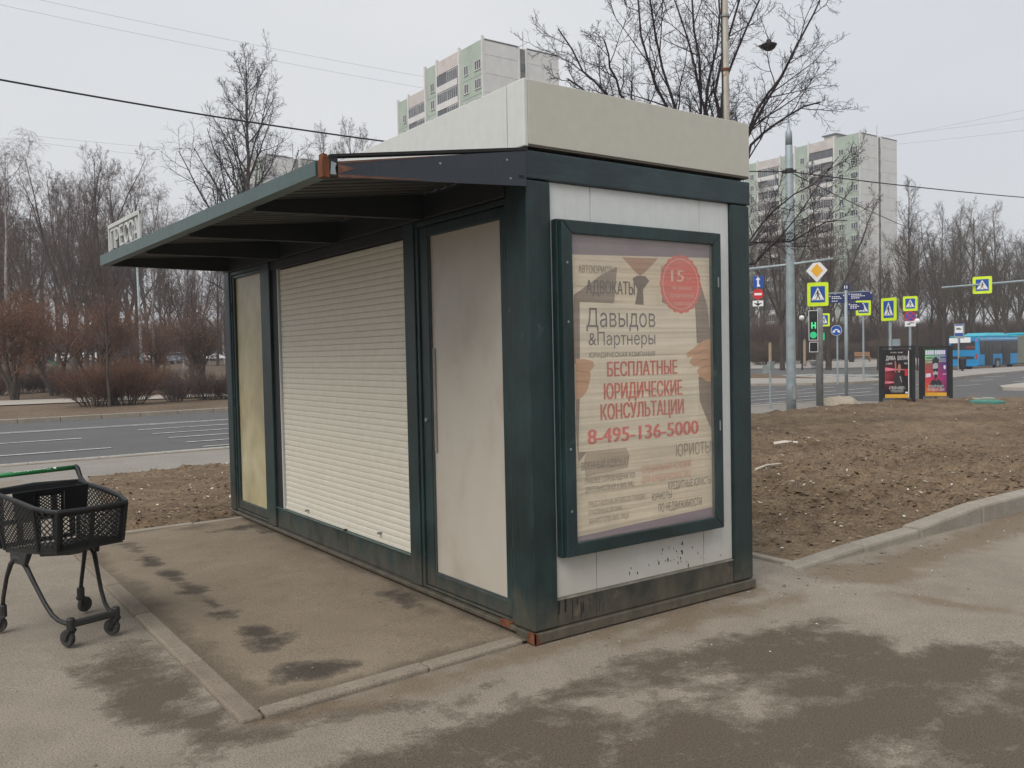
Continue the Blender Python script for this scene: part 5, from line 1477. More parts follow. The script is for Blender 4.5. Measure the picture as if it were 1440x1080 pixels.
# 1 galvanized mast
o, zz, dx, t = post_thing('utility_pole', 'tall tapered galvanized pole standing on the pavement edge right of the kiosk', 'pole', 1113, 578)
zt = zz(205)
lp('pole', MB().lathe([(.115, -.05), (.112, .6), (.098, zt * .6), (.085, zt), (.082, zt + .01)], sides=20), GALV, o, smooth=True)
lp('pole_cap', MB().lathe([(.080, zt + .011), (.078, zz(186)), (.045, zz(182)), (.03, zz(176)), (.018, zz(170)), (.012, zz(140))], sides=16), GALV, o, smooth=True)
lp('cable_clamp', MB().lathe([(.094, zz(244)), (.100, zz(243)), (.100, zz(238)), (.094, zz(237))], sides=16).box(.09, .17, -.02, .02, zz(243), zz(239)).box(-.17, -.09, -.02, .02, zz(243), zz(239)), S_BLACK, o)
ar = MB().tube([(dx(1040), 0, zz(377)), (dx(1113), 0, zz(372)), (dx(1170), 0, zz(367))], .035, 8)
lp('cross_arm', ar, GALV, o, smooth=True)
lp('hatch', MB().box(.03, .10, -.118, -.095, zz(562), zz(541)), GALV_D, o, bevel=.004)
lp('hatch_handle', MB().tube([(.115, -.05, zz(560)), (.15, -.06, zz(557)), (.15, -.06, zz(543)), (.115, -.05, zz(540))], .01, 6), GALV_D, o)
# 2 traffic light pole with priority sign
o, zz, dx, t = post_thing('traffic_light', 'traffic light with a green signal under a crossing sign and an amber priority diamond', 'traffic light', 1153, 570)
lp('pole', MB().lathe([(.09, -.05), (.09, zz(436)), (.08, zz(434)), (.05, zz(433)), (.045, zz(372))], sides=18), GALV_D, o, smooth=True)
ped(o, dx(1151.5), zz(414), t / FPX * 28, t / FPX * 33, -.08)
cz = zz(380.5); r = t / FPX * 16.5
dm = lp('priority_diamond', poly([(-r * .86, 0), (0, -r), (r * .86, 0), (0, r)], dx(1150.5), cz, -.07, .02), S_WHITE, o)
lp('amber_field', poly([(-r * .5, 0), (0, -r * .58), (r * .5, 0), (0, r * .58)], dx(1150.5), cz, -.074, .003), S_ORANGE, dm)
u = t / FPX
hd = lp('signal_head', MB().box(dx(1139.5), dx(1151), -.14, -.02, zz(478), zz(437)), S_BLACK, o, bevel=.01)
lp('signal_rim', frame_mb(dx(1139), dx(1151.5), zz(478.5), zz(436.5), .014, -.150, -.1405), S_WHITE, hd)
def emis(name, c, s):
    m = bpy.data.materials.new(name); m.use_nodes = True; b = m.node_tree.nodes['Principled BSDF']
    b.inputs['Base Color'].default_value = (*shade(c, .3), 1); b.inputs['Emission Color'].default_value = (*c, 1); b.inputs['Emission Strength'].default_value = s; return m
E_GREEN = emis('signal_green_lit', (.02, .42, .16), .55)
LENS = plain('dark_lens', (.03, .032, .034), .25, .2, 8)
for i, py in enumerate((444, 471)): lp('lens', disc(u * 4.6, dx(1145.2), zz(py), -.146, .004), (LENS, E_GREEN)[i], hd)
g = MB()
for (a, b, c, d) in ((1142.5, 1144.3, 462, 453), (1147, 1148.8, 462, 453), (1144.3, 1147, 458.6, 456.6)): g.box(dx(a), dx(b), -.147, -.142, zz(c), zz(d))
lp('lit_digit', g, emis('digit_green_lit', (.05, .6, .22), .7), hd)
h2 = lp('lower_signal', MB().box(dx(1140), dx(1151), -.13, -.02, zz(494.5), zz(481)), S_BLACK, o, bevel=.008)
lp('signal_rim', frame_mb(dx(1139.6), dx(1151.4), zz(495), zz(480.6), .014, -.140, -.1305), S_WHITE, h2)
for py in (478.5, 495.5, 464): lp('bracket', MB().box(dx(1150), dx(1159), -.06, -.03, zz(py) - .008, zz(py) + .008), GALV_D, o)
lp('side_signal', MB().box(dx(1157), dx(1160), .02, .12, zz(478), zz(468)), E_GREEN, o)
# 3 street name post
o, zz, dx, t = post_thing('street_name_sign', 'post with three dark blue street name plates rising from a sandy lump', 'street sign', 1190.5, 565)
lp('pole', MB().tube([(0, 0, -.05), (0, 0, zz(403))], .045, 12), GALV, o, smooth=True)
def plate(x0, x1, y0, y1, rows, m=S_NAVY, name='name_plate', yy=-.06):
    w = dx(x1) - dx(x0); h = zz(y0) - zz(y1)
    p_ = lp(name, MB().box(dx(x0), dx(x1), yy, yy + .025, zz(y1), zz(y0)), m, o)
    k = MB()
    for (a, b, c) in rows:
        xx = dx(x0) + w * a; n = max(3, int((b - a) * w / .05))
        for i in range(n):
            x = xx + (b - a) * w * i / n; k.box(x, x + (b - a) * w / n * .72, yy - .002, yy - .0005, zz(y1) + h * c, zz(y1) + h * (c + .10))
    for (a, c) in ((.04, .78), (.92, .82)): k.box(dx(x0) + w * a, dx(x0) + w * a + .03, yy - .002, yy - .0005, zz(y1) + h * c - .01, zz(y1) + h * c + .02)
    if rows: lp('lettering', k, S_WHITE, p_)
    return p_
plate(1168, 1188.6, 413.5, 425.5, ((.2, .75, .68), (.2, .85, .48), (.2, .6, .16)), yy=-.04)
plate(1193, 1225, 411.5, 423.5, ((.14, .58, .70), (.14, .72, .50), (.14, .5, .28)), yy=-.04)
plate(1193.5, 1213.5, 426, 437, ((.16, .62, .66), (.14, .75, .46), (.14, .6, .26)), yy=-.04)
p_ = lp('small_plate', MB().box(dx(1186.4), dx(1195), -.05, -.03, zz(407.5), zz(400)), S_NAVY, o)
lp('white_bars', MB().box(dx(1188.6), dx(1189.8), -.053, -.0505, zz(406), zz(401.6)).box(dx(1191.4), dx(1192.6), -.053, -.0505, zz(406), zz(401.6)), S_WHITE, p_)
lp('rail', MB().box(dx(1167.5), dx(1225.5), -.038, -.012, zz(412.3) - .0, zz(410.6)), GALV, o)
q = onz(1193, 569)
# sandy lump round its foot
V = []; F = []; n = 40; m = 9; rng = np.random.default_rng(3)
for i in range(m):
    for j in range(n):
        a = 2 * math.pi * j / n; rr = (i / (m - 1)); nz = float(fbm(np.array([math.cos(a) * 2 + rr * 3 + 9]), np.array([math.sin(a) * 2 + 5]), 3, 4)[0])
        R_ = .64 * rr * (.8 + .45 * nz); hgt = .20 * (1 - rr ** 2.4) * (.7 + .7 * nz) - .02
        V.append((q[0] + R_ * math.cos(a - .6) * 1.0, q[1] + .25 + R_ * math.sin(a - .6) * .8, GZ + hgt + .02))
for i in range(m - 1):
    for j in range(n): F.append((i * n + j, i * n + (j + 1) % n, (i + 1) * n + (j + 1) % n, (i + 1) * n + j))
lm = part('concrete_lump', MB().add(V, F), ground_mat('sandy_lump', (.26, .22, .165), (.38, .335, .27), (60, .4), 1.5, bump=.9, mid=8), smooth=True)
tag(lm, 'sandy broken concrete lump round the foot of the street name post', 'rubble')
# 4 round blue detour sign
o, zz, dx, t = post_thing('detour_sign', 'round blue sign with two white arrows on a thin post', 'road sign', 1178, 541)
lp('pole', MB().tube([(0, 0, 0), (0, 0, zz(460))], .035, 8), GALV, o)
u = t / FPX
sg = lp('sign_disc', disc(u * 7.3, dx(1176.8), zz(464.5), -.06, .02), S_WHITE, o); lp('blue_field', disc(u * 6.8, dx(1176.8), zz(464.5), -.0635, .003), S_BLUE, sg)
aw = MB(); k = u * 5; cx, cz = dx(1176.8), zz(465.2)
for s in (1, -1):
    for i in range(5):
        a0, a1 = math.radians(90 - s * i * 15), math.radians(90 - s * (i + 1) * 15)
        aw.prism([(cx + rr * k * math.cos(a), -.0665, cz + rr * k * math.sin(a) - .2 * k) for rr, a in ((.42, a0), (.72, a0), (.72, a1), (.42, a1))], (0, .0028, 0))
    aw.prism([(cx + s * x_ * k, -.0665, cz + z_ * k) for x_, z_ in ((.28, -.12), (.95, .10), (.98, -.55), (.35, -.45))], (0, .0028, 0))
lp('white_arrows', aw, S_WHITE, sg)
# 5-8 crossing signs
o, zz, dx, t = post_thing('road_sign', 'crossing sign half covered by the lower street name plate', 'road sign', 1214.5, 538, None, 12, 'crossing signs at the junction')
lp('pole', MB().tube([(0, 0, 0), (0, 0, zz(407))], .04, 8), GALV, o); ped(o, 0, zz(433), t / FPX * 20, t / FPX * 21, -.06)
o, zz, dx, t = post_thing('road_sign', 'crossing sign peeping out behind the traffic light pole', 'road sign', 1156, None, 39, 0, 'crossing signs at the junction')
lp('pole', MB().tube([(0, 0, 0), (0, 0, zz(440))], .04, 8), GALV, o); ped(o, dx(1159), zz(450), t / FPX * 15, t / FPX * 18, -.06)
o, zz, dx, t = post_thing('road_sign', 'tall narrow looking crossing sign turned aside, behind the left poster stand', 'road sign', 1252, None, 30, -42, 'crossing signs at the junction')
lp('pole', MB().tube([(0, 0, 0), (0, 0, zz(420))], .05, 10), GALV, o); ped(o, 0, zz(435), t / FPX * 26, t / FPX * 32, -.07)
lp('sign_back', MB().box(-t / FPX * 13, t / FPX * 13, .06, .075, zz(450), zz(420)), S_BACK, o)
lp('cabinet', MB().box(dx(1252), dx(1262), .05, .2, zz(487), zz(477)), GALV, o)
o, zz, dx, t = post_thing('road_sign', 'crossing sign above a round no stopping sign and a white arrow plate', 'road sign', 1280, None, 33, 8, 'crossing signs at the junction')
lp('pole', MB().tube([(0, 0, 0), (0, 0, zz(418))], .045, 8), GALV, o); ped(o, 0, zz(427), t / FPX * 18.5, t / FPX * 20.5, -.06)
lp('sign_back', MB().box(dx(1285), dx(1291), .01, .03, zz(438), zz(418)), S_BACK, o)
u = t / FPX; cz = zz(445)
ns = lp('no_stopping_sign', disc(u * 7.6, 0, cz, -.06, .02), S_RED, o); lp('blue_field', disc(u * 6.0, 0, cz, -.0635, .003), S_BLUE, ns)
cr = MB()
for s in (1, -1):
    a = u * 5.6; b = u * 1.0; cr.prism([(x_, -.0662, cz + z_) for x_, z_ in ((-a * .75 - b, s * (-a * .75)), (-a * .75, s * (-a * .75 - b)), (a * .75 + b, s * a * .75), (a * .75, s * (a * .75 + b)))][::s], (0, .0025 + .0003 * s, 0))
lp('red_cross', cr, S_RED, ns)
pl = lp('arrow_plate', MB().box(-u * 7, u * 7, -.06, -.045, zz(459), zz(451.5)), S_WHITE, o)
lp('black_mark', poly([(-.12, -.02), (-.02, -.035), (.0, .01), (.06, .03), (.13, .01), (.13, .04), (.02, .06), (-.04, .02), (-.12, .0)], 0, zz(455.5), -.0625), S_BLACK, pl)
# 9 mast arm over the road
mx, my, mz = spot(1490, 45); o = thing('mast_arm', 'long grey mast arm carrying a crossing sign over the road, entering from the right edge', 'mast arm', (mx, my, mz), face_rz(mx, my))
t = 45; dx2 = lambda u_: (u_ - 1490) / FPX * t * 1.0; zt_ = lambda v: zat(1400, v, *spot(1400, 45)[:2]) - mz
def seg(u_, v):
    p = dep(u_, v, 45.0); q = wm(o).inverted() @ Vector(p); return q
lp('pole', MB().tube([(0, 0, -.2), (0, 0, seg(1490, 380).z)], .12, 12), GALV_D, o)
lp('arm', MB().tube([seg(1490, 391.5), seg(1440, 395), seg(1324, 404.5)], [.07, .06, .045], 8), GALV, o)
q = seg(1381.5, 401); ped(o, q.x, q.z, t / FPX * 24, t / FPX * 24, q.y - .1, mirror=-1)
# 10 bus stop post
o, zz, dx, t = post_thing('bus_stop_sign', 'bus stop sign on a thin post in front of the blue bus', 'bus stop sign', 1348, 523.5)
lp('pole', MB().tube([(0, 0, 0), (0, 0, zz(458))], .04, 8), GALV, o)
sg = lp('stop_board', rbox(t / FPX * 13, t / FPX * 20, .03, .04, dx(1349), zz(465.5), -.06), S_BACK, o)
lp('white_field', MB().box(dx(1343.8), dx(1353.6), -.064, -.0605, zz(468.2), zz(458.2)), S_WHITE, sg); lp('blue_field', MB().box(dx(1343.8), dx(1353.6), -.0642, -.0604, zz(472.5), zz(468.4)), S_BLUE, sg); lp('blue_field', MB().box(dx(1343.8), dx(1353.6), -.0642, -.0604, zz(458.0), zz(456.4)), S_BLUE, sg)
bs = MB().box(dx(1345.2), dx(1351.8), -.066, -.0645, zz(463.6), zz(462.2)).box(dx(1345.6), dx(1350), -.066, -.0645, zz(461.9), zz(461.0))
lp('bus_symbol', bs, S_BLACK, sg)
lp('timetable', MB().box(dx(1336.5), dx(1347.2), -.05, -.035, zz(482.5), zz(475.3)), S_WHITE, o); lp('timetable', MB().box(dx(1350.2), dx(1363), -.05, -.035, zz(482), zz(474.6)), S_WHITE, o)
# litter bin next to it
o, zz, dx, t = post_thing('litter_bin', 'dark litter bin standing beside the bus stop post', 'litter bin', 1353.5, 524)
lp('bin', MB().lathe([(.15, .18), (.17, .2), (.19, .72), (.17, .78), (.10, .84), (.02, .86)], sides=14), S_BLACK, o); lp('bin_foot', MB().tube([(0, 0, -.02), (0, 0, .18)], .05, 8), S_BLACK, o)
# 11 signs beside the kiosk column
x, y, z = spot(1050, 30); o = thing('road_sign', 'blue lane sign, red no entry disc and white arrow plate peeping past the kiosk corner', 'road sign', (x, y, z), face_rz(x, y)); t = 30.0
zz = lambda v: zat(1060, v, x, y) - z
dx = lambda u_: (u_ - 1050) / FPX * t
lp('pole', MB().tube([(0, 0, 0), (0, 0, zz(385))], .05, 10), GALV, o); lp('bracket', MB().box(-.02, dx(1062), -.035, -.005, zz(411) - .012, zz(411) + .012), GALV, o)
sg = lp('lane_sign', MB().box(dx(1060), dx(1074), -.06, -.04, zz(405), zz(389)), S_BLUE, o)
lp('white_arrow', poly([(-.03, -.12), (.03, -.12), (.03, .06), (.08, .06), (0, .17), (-.08, .06), (-.03, .06)], dx(1066.5), zz(396.5), -.063), S_WHITE, sg); lp('white_patch', MB().box(dx(1065), dx(1069), -.0632, -.0605, zz(403.6), zz(400.6)), S_WHITE, sg)
sg = lp('no_entry_sign', disc(t / FPX * 7.4, dx(1066.4), zz(414), -.06, .02), S_RED, o); lp('white_bar', MB().box(dx(1061.5), dx(1071.3), -.063, -.0605, zz(415.6), zz(412.4)), S_WHITE, sg)
sg = lp('arrow_plate', MB().box(dx(1059), dx(1073.2), -.06, -.045, zz(431), zz(423)), S_WHITE, o)
lp('black_arrow', poly([(-.02, .08), (.02, .08), (.02, 0), (.14, .02), (0, -.09), (-.14, .02), (-.02, 0)], dx(1066), zz(427), -.063), S_BLACK, sg)
# 13 small sign seen from behind
o, zz, dx, t = post_thing('road_sign', 'small sign on a thin post seen from behind, left of the galvanized pole', 'road sign', 1083.5, 574)
lp('pole', MB().tube([(0, 0, 0), (0, 0, zz(506))], .028, 8), GALV, o)
a, b = zz(526), zz(508)
lp('sign_back', MB().hexa([(dx(1073.5), -.05, a + .0), (dx(1083), -.02, a + .05), (dx(1083), .0, a + .05), (dx(1073.5), -.03, a)], [(dx(1073.5), -.05, b - .10), (dx(1083), -.02, b - .06), (dx(1083), .0, b - .06), (dx(1073.5), -.03, b - .10)]), S_BACK, o)
lp('sign_back', MB().hexa([(dx(1083.4), -.06, a + .10), (dx(1089.5), .10, a + .12), (dx(1089.5), .12, a + .12), (dx(1083.4), -.04, a + .10)], [(dx(1083.4), -.06, b - .02), (dx(1089.5), .10, b), (dx(1089.5), .12, b), (dx(1083.4), -.04, b - .02)]), S_BACK, o)

# 12 poster stands ---------------------------------------------------------------
def stand(px0, px1, pyb, label, kind):
    pc = (px0 + px1) / 2; o, zz, dx, t = post_thing('poster_stand', label, 'poster stand', pc, pyb, None, 6, 'twin poster stands at the roadside')
    w = dx(px1) - dx(px0); h0, h1 = zz(pyb - 8), zz(491.5 if kind == 1 else 491); ht = zz(487)
    for s in (-1, 1): lp('stand_post', MB().box(s * w / 2 - .045, s * w / 2 + .045, -.05, .05, -.03, ht + .02), S_BLACK, o, bevel=.006)
    lp('board', MB().box(-w / 2 + .046, w / 2 - .046, -.02, .02, h0, h1), S_BLACK, o)
    for zz_ in (h1 + .045, ht - .005): lp('rail', MB().box(-w / 2 + .046, w / 2 - .046, -.015, .015, zz_ - .012, zz_ + .012), S_BLACK, o)
    for zz_ in (.02, .07, .12): lp('rail', MB().box(-w / 2 + .046, w / 2 - .046, -.012, .012, zz_ - .008, zz_ + .008), S_BLACK, o)
    lp('stay', MB().box(-.012, .012, -.013, .013, .0, h0), S_BLACK, o)
    x0, x1, z0, z1 = -w / 2 + .10, w / 2 - .10, h0 + .012, h1 - .012
    Wd, Ht = x1 - x0, z1 - z0
    bk = NT('poster_print'); 
    tc = bk.n('ShaderNodeTexCoord'); sp_ = bk.n('ShaderNodeSeparateXYZ'); bk.l(tc.outputs['Generated'], sp_.inputs[0])
    gx, gz_ = sp_.outputs['X'], sp_.outputs['Z']
    if kind == 1:
        n = bk.noise(2.6, 3, .5)
        v = bk.math('MULTIPLY', bk.math('SUBTRACT', .75, gx), bk.math('SUBTRACT', .33, bk.math('ABSOLUTE', bk.math('SUBTRACT', gz_, .46))))
        col = bk.ramp(v, [(.0, (.012, .008, .012)), (.10, (.08, .010, .018)), (.22, (.26, .03, .045))])
    else:
        col = bk.mix(gx, bk.ramp(gz_, [(.1, (.62, .16, .03)), (.4, (.60, .03, .06)), (.68, (.30, .10, .05)), (.85, (.05, .40, .06))]), bk.ramp(gz_, [(.1, (.10, .02, .10)), (.4, (.24, .02, .16)), (.7, (.055, .02, .18)), (.9, (.04, .05, .22))]))
    bk.color(col); bk.rough(.35)
    ps = lp('poster', MB().box(x0, x1, -.0255, -.0205, z0, z1), bk.m, o)
    U = lambda a: x0 + a * Wd; Vv = lambda b: z0 + b * Ht
    def fl(name, pts, m, lay=1): return lp(name, MB().add([(U(a), -.0255 - .0018 * lay, Vv(b)) for a, b in pts], [tuple(range(len(pts)))]), m, ps)
    def tx(body, a0, a1, b0, b1, m, bold=.01):
        mb = text_mb(body, (a1 - a0) * Wd, (b1 - b0) * Ht, bold=bold); mb.v = [(U(a0) + p[0], -.0255 - .0056, Vv(b0) + p[2]) for p in mb.v]; return lp('lettering', mb, m, ps)
    fl('yellow_band', [(0, .0), (1, .0), (1, .075), (0, .075)], plain('band_amber', (.66, .36, .03), .4, .05))
    if kind == 1:
        fl('white_edge', [(.965, .02), (.995, .02), (.995, .98), (.965, .98)], S_WHITE, 2)
        GLOW = plain('pink_beam', (.62, .16, .22), .4, .3, 4)
        fl('red_beam', [(0, .555), (.55, .585), (.98, .575), (.98, .59), (.5, .602), (0, .64)], GLOW)
        fl('red_beam', [(0, .295), (.45, .315), (.45, .335), (0, .355)], GLOW)
        DK = plain('singer_dark', (.028, .022, .026), .5, .2)
        fl('singer_body', [(.34, .17), (.40, .40), (.50, .52), (.62, .50), (.72, .40), (.72, .17)], DK, 2)
        fl('singer_arm', [(.42, .52), (.47, .56), (.47, .72), (.44, .78), (.40, .77), (.42, .62)], plain('singer_skin', (.33, .16, .12), .5, .1), 2)
        fl('singer_head', [(.54, .53), (.62, .53), (.66, .60), (.65, .68), (.60, .72), (.55, .69), (.53, .61)], bpy.data.materials['singer_skin'], 2)
        fl('singer_shirt', [(.60, .46), (.66, .44), (.70, .33), (.68, .32)], GALV, 3)
        tx('ДИМА', .04, .44, .79, .875, S_WHITE, .03); tx('БИЛАН', .53, .94, .79, .875, S_WHITE, .03)
        tx('21 ИЮНЯ', .05, .30, .70, .735, S_WHITE); tx('19:00', .80, .93, .70, .735, S_WHITE)
        tx('ВТБ АРЕНА', .24, .48, .935, .958, S_WHITE); tx('МОСКВА', .54, .74, .935, .958, S_WHITE)
        tx('Я ТВОЙ НОМЕР 1', .17, .83, .175, .235, S_WHITE, .02); tx('БОЛЬШОЕ ШОУ В МОСКВЕ', .24, .76, .14, .16, S_WHITE); tx('ЛУЧШИЕ ПЕСНИ', .26, .74, .115, .132, S_WHITE)
        fl('red_stamp', [(.82, .46), (.94, .46), (.94, .60), (.82, .60)], S_RED, 2); fl('white_stamp', [(.84, .09), (.95, .09), (.95, .125), (.84, .125)], S_WHITE, 2)
    else:
        LIL = plain('pale_lilac_print', (.62, .60, .74), .4, .05)
        tx('МАЙЯПИТЕРМОСКВА', .02, .98, .895, .985, LIL, .03) if False else [fl('title_block', [(a, .895), (a + .085, .895), (a + .085, .985), (a, .985)], LIL, 2) for a in (.02, .12, .22, .32, .45, .55, .65, .75, .85)]
        for (a0, b0, a1, b1) in ((.02, .78, .33, .865), (.36, .82, .64, .868), (.66, .79, .96, .868)):
            e = .018
            fl('outline_box', [(a0, b0), (a1, b0), (a1, b0 + e * .6), (a0, b0 + e * .6)], LIL, 2); fl('outline_box', [(a0, b1 - e * .6), (a1, b1 - e * .6), (a1, b1), (a0, b1)], LIL, 2); fl('outline_box', [(a0, b0), (a0 + e, b0), (a0 + e, b1), (a0, b1)], LIL, 2)
        GR = plain('face_grey', (.40, .41, .43), .5, .2, 6); DK = plain('coat_dark', (.020, .022, .030), .5, .2)
        fl('coat', [(.20, .18), (.27, .31), (.40, .37), (.52, .33), (.62, .37), (.76, .31), (.86, .18)], DK, 2)
        fl('face', [(.37, .58), (.38, .47), (.42, .40), (.50, .36), (.56, .42), (.60, .50), (.60, .60), (.58, .72), (.36, .70)], GR, 3)
        fl('hair', [(.35, .68), (.47, .72), (.60, .70), (.64, .78), (.54, .84), (.42, .83), (.34, .77)], DK, 4); fl('dark_glasses', [(.36, .585), (.61, .60), (.60, .53), (.53, .52), (.49, .555), (.45, .52), (.38, .53)], DK, 4); fl('beard', [(.41, .45), (.48, .47), (.57, .46), (.55, .40), (.49, .36), (.43, .39)], DK, 4)
        tx('24 МАЯ', .03, .33, .715, .75, S_WHITE, .02); tx('АРЕНА', .65, .97, .735, .765, S_WHITE, .02); fl('white_label', [(.03, .40), (.26, .415), (.26, .49), (.03, .485)], LIL, 2); tx('2025', .82, .98, .46, .49, S_WHITE)
        fl('white_heart', [(.86, .60), (.92, .57), (.96, .60), (.96, .66), (.86, .66)], LIL, 2)
        tx('БОЛЬШОЙ КОНЦЕРТ', .16, .86, .185, .235, S_WHITE, .03); tx('ЛЕГЕНДЫ НА СЦЕНЕ', .10, .90, .115, .165, S_WHITE, .03)
    return o
stand(1240.5, 1282.5, 568, 'left poster stand with a dark red concert poster', 1)
stand(1297, 1335, 565.5, 'right poster stand with a rainbow coloured concert poster', 2)

# bench, bins, posts, globes ---------------------------------------------------------------
WOOD = plain('bench_wood', (.33, .175, .08), .6, .2, 3)
x, y, z = spot(1211, 84); o = thing('park_bench', 'orange brown wooden bench on the plaza behind the name plates', 'bench', (x, y, z), face_rz(x, y, 12))
for i in range(4): lp('seat_slat', MB().box(-.85, .85, -.25 + i * .13, -.14 + i * .13, .42, .46), WOOD, o)
for i in range(3): lp('back_slat', MB().box(-.85, .85, .28 + i * .02, .31 + i * .02, .55 + i * .14, .66 + i * .14), WOOD, o)
for s in (-.8, .76): lp('bench_leg', MB().box(s, s + .06, -.25, .30, 0, .419).box(s, s + .06, .32, .36, .3, .9), WOOD, o)
x, y, z = spot(1197.5, 83); o = thing('litter_bin', 'black square litter bin at the left end of the wooden bench', 'litter bin', (x, y, z), face_rz(x, y))
lp('bin', MB().box(-.25, .25, -.25, .25, .05, .98), S_BLACK, o, bevel=.02); lp('bin_lid', MB().box(-.28, .28, -.28, .28, .981, 1.06), S_BLACK, o); lp('bin_foot', MB().box(-.2, .2, -.2, .2, -.02, .05), S_BLACK, o)
x, y, z = spot(1145, 72); o = thing('planter', 'grey flower planter half hidden by the traffic light pole', 'planter', (x, y, z), face_rz(x, y))
lp('bowl', MB().lathe([(.18, 0), (.22, .1), (.20, .2), (.34, .42), (.40, .62), (.36, .62), (.30, .56)], sides=16), GALV_D, o); lp('soil', MB().lathe([(.30, .55), (.02, .58)], sides=14), M_DIRT, o); lp('wall_box', MB().box(-.45, .10, .45, .8, .2, 1.2), plain('box_grey', (.2, .17, .15), .8, .2, 3), o) if False else None
for (px, py, d, s, lab) in ((1083, 492, 66, 1.0, 'pale wooden post behind the small sign seen from behind'), (1131.5, 495, 74, 1.1, 'pale wooden post right of the galvanized pole')):
    x, y, z = spot(px, d); o = thing('wooden_post', lab, 'post', (x, y, z)); hh = (505 - 478) / FPX * d + 1.0
    lp('post', MB().lathe([(.13, -.1), (.12, .3), (.11, 1.9 * s), (.08, 1.95 * s)], sides=10), plain('pale_timber', (.30, .215, .14), .8, .2, 3), o, smooth=True)
    lp('post_cap', MB().lathe([(.12, 1.951 * s), (.12, 2.0 * s), (.03, 2.05 * s)], sides=10), plain('timber_cap', (.26, .18, .12), .8, .2, 3), o)
for (px, py, d, lab) in ((1128, 447, 66, 'white globe lamp between the galvanized pole and the traffic light'), (1290, 451.5, 62, 'white globe lamp right of the no stopping sign')):
    x, y, z = spot(px, d); o = thing('globe_lamp', lab, 'park lamp', (x, y, z)); hz_ = zat(px, py, x, y) - z
    lp('lamp_post', MB().tube([(0, 0, 0), (0, 0, .6), (0, 0, hz_ - .2)], [.07, .05, .035], 8), S_BLACK, o); lp('globe', MB().lathe([(.03, hz_ - .2), (.12, hz_ - .17), (.19, hz_ - .06), (.19, hz_ + .06), (.12, hz_ + .16), (.02, hz_ + .19)], sides=14), S_WHITE, o, smooth=True)
# green manhole cover
q = onz(1388, 571); o = thing('manhole_cover', 'low green round hatch lying on the bare soil', 'manhole', (q[0], q[1], GZ + .10))
TEAL = plain('hatch_green', (.035, .17, .13), .6, .3, 8)
lp('hatch_ring', MB().lathe([(.40, -.15), (.40, .015), (.36, .03), (.34, .03)], sides=26), TEAL, o); lp('hatch_lid', MB().lathe([(.335, .012), (.335, .035), (.30, .045), (.02, .05)], sides=26), TEAL, o)
q = onz(1375, 565); o = thing('manhole_cover', 'pale worn round hatch behind the green one', 'manhole', (q[0], q[1], GZ + .08)); lp('hatch_ring', MB().lathe([(.42, -.15), (.42, .015), (.36, .03), (.34, .03)], sides=26), plain('hatch_pale', (.22, .24, .2), .7, .2, 8), o); lp('hatch_lid', MB().lathe([(.335, .0), (.335, .025), (.02, .03)], sides=26), bpy.data.materials['hatch_pale'], o)

# rusty mast behind the kiosk with its lamp --------------------------------------------------
x, y, z = spot(1025, 13.4); o = thing('rusty_pole', 'weathered pole with rust streaks rising behind the kiosk roof', 'pole', (x, y, z), face_rz(x, y))
t = 13.4; z1 = zat(1025, -160, x, y) - z
lp('pole', MB().tube([(.0, 0, -.1), (.0, 0, z1)], [.064, .050], 14), worn('weathered_pole', (.24, .215, .18), (.36, .335, .29), wear=(.22, .10, .04), wear_lo=.60, streak=(4, 4, .4)), o, smooth=True)
lp('conduit', MB().tube([(-.052, -.045, -.1), (-.045, -.045, z1 - .3)], .012, 6), S_BLACK, o)
for v in (22, 98): 
    h = zat(1025, v, x, y) - z; lp('pole_band', MB().lathe([(.060, h - .02), (.068, h - .018), (.068, h + .018), (.060, h + .02)], sides=14), RUST if v == 98 else GALV_D, o)
q1 = dep(1081, 64, 16.0); o = thing('hanging_lamp', 'dark dome shaped lamp hanging among the branches right of the weathered pole', 'lamp', tuple(q1), face_rz(q1[0], q1[1]))
r = 16 / FPX * 13
lp('lamp_shade', MB().lathe([(.01, -.095), (.06, -.085), (.11, -.055), (.145, .0), (.150, .012), (.10, .02), (.06, .05), (.04, .10), (.015, .115)], sides=18), plain('lamp_dark', (.03, .028, .026), .6, .2, 20), o, smooth=True)
lp('lamp_arm', MB().hexa([(-.18, -.01, .0), (-.12, -.01, -.05), (-.12, .01, -.05), (-.18, .01, .0)], [(-.19, -.01, .02), (-.10, -.01, .035), (-.10, .01, .035), (-.19, .01, .02)]), bpy.data.materials['lamp_dark'], o)
wtop = Vector((x, y, zat(1025, -120, x, y))); 
lp('suspension_wire', MB().tube([wm(o).inverted() @ wtop, (0, 0, .11)], .003, 5), S_BLACK, o)

# left lamp post ---------------------------------------------------------------
x, y, z = spot(199, 74); o = thing('lamp_post', 'slim grey lamp post in the park across the road on the left', 'lamp post', (x, y, z)); zt = zat(193, 352, x, y) - z
lp('pole', MB().tube([(0, 0, -.1), (0, 0, 1.2), (-.12, 0, zt)], [.17, .13, .08], 10), GALV, o, smooth=True); lp('lamp_head', MB().box(-.2, .9, -.14, .14, zt, zt + .12), GALV_D, o, bevel=.03)

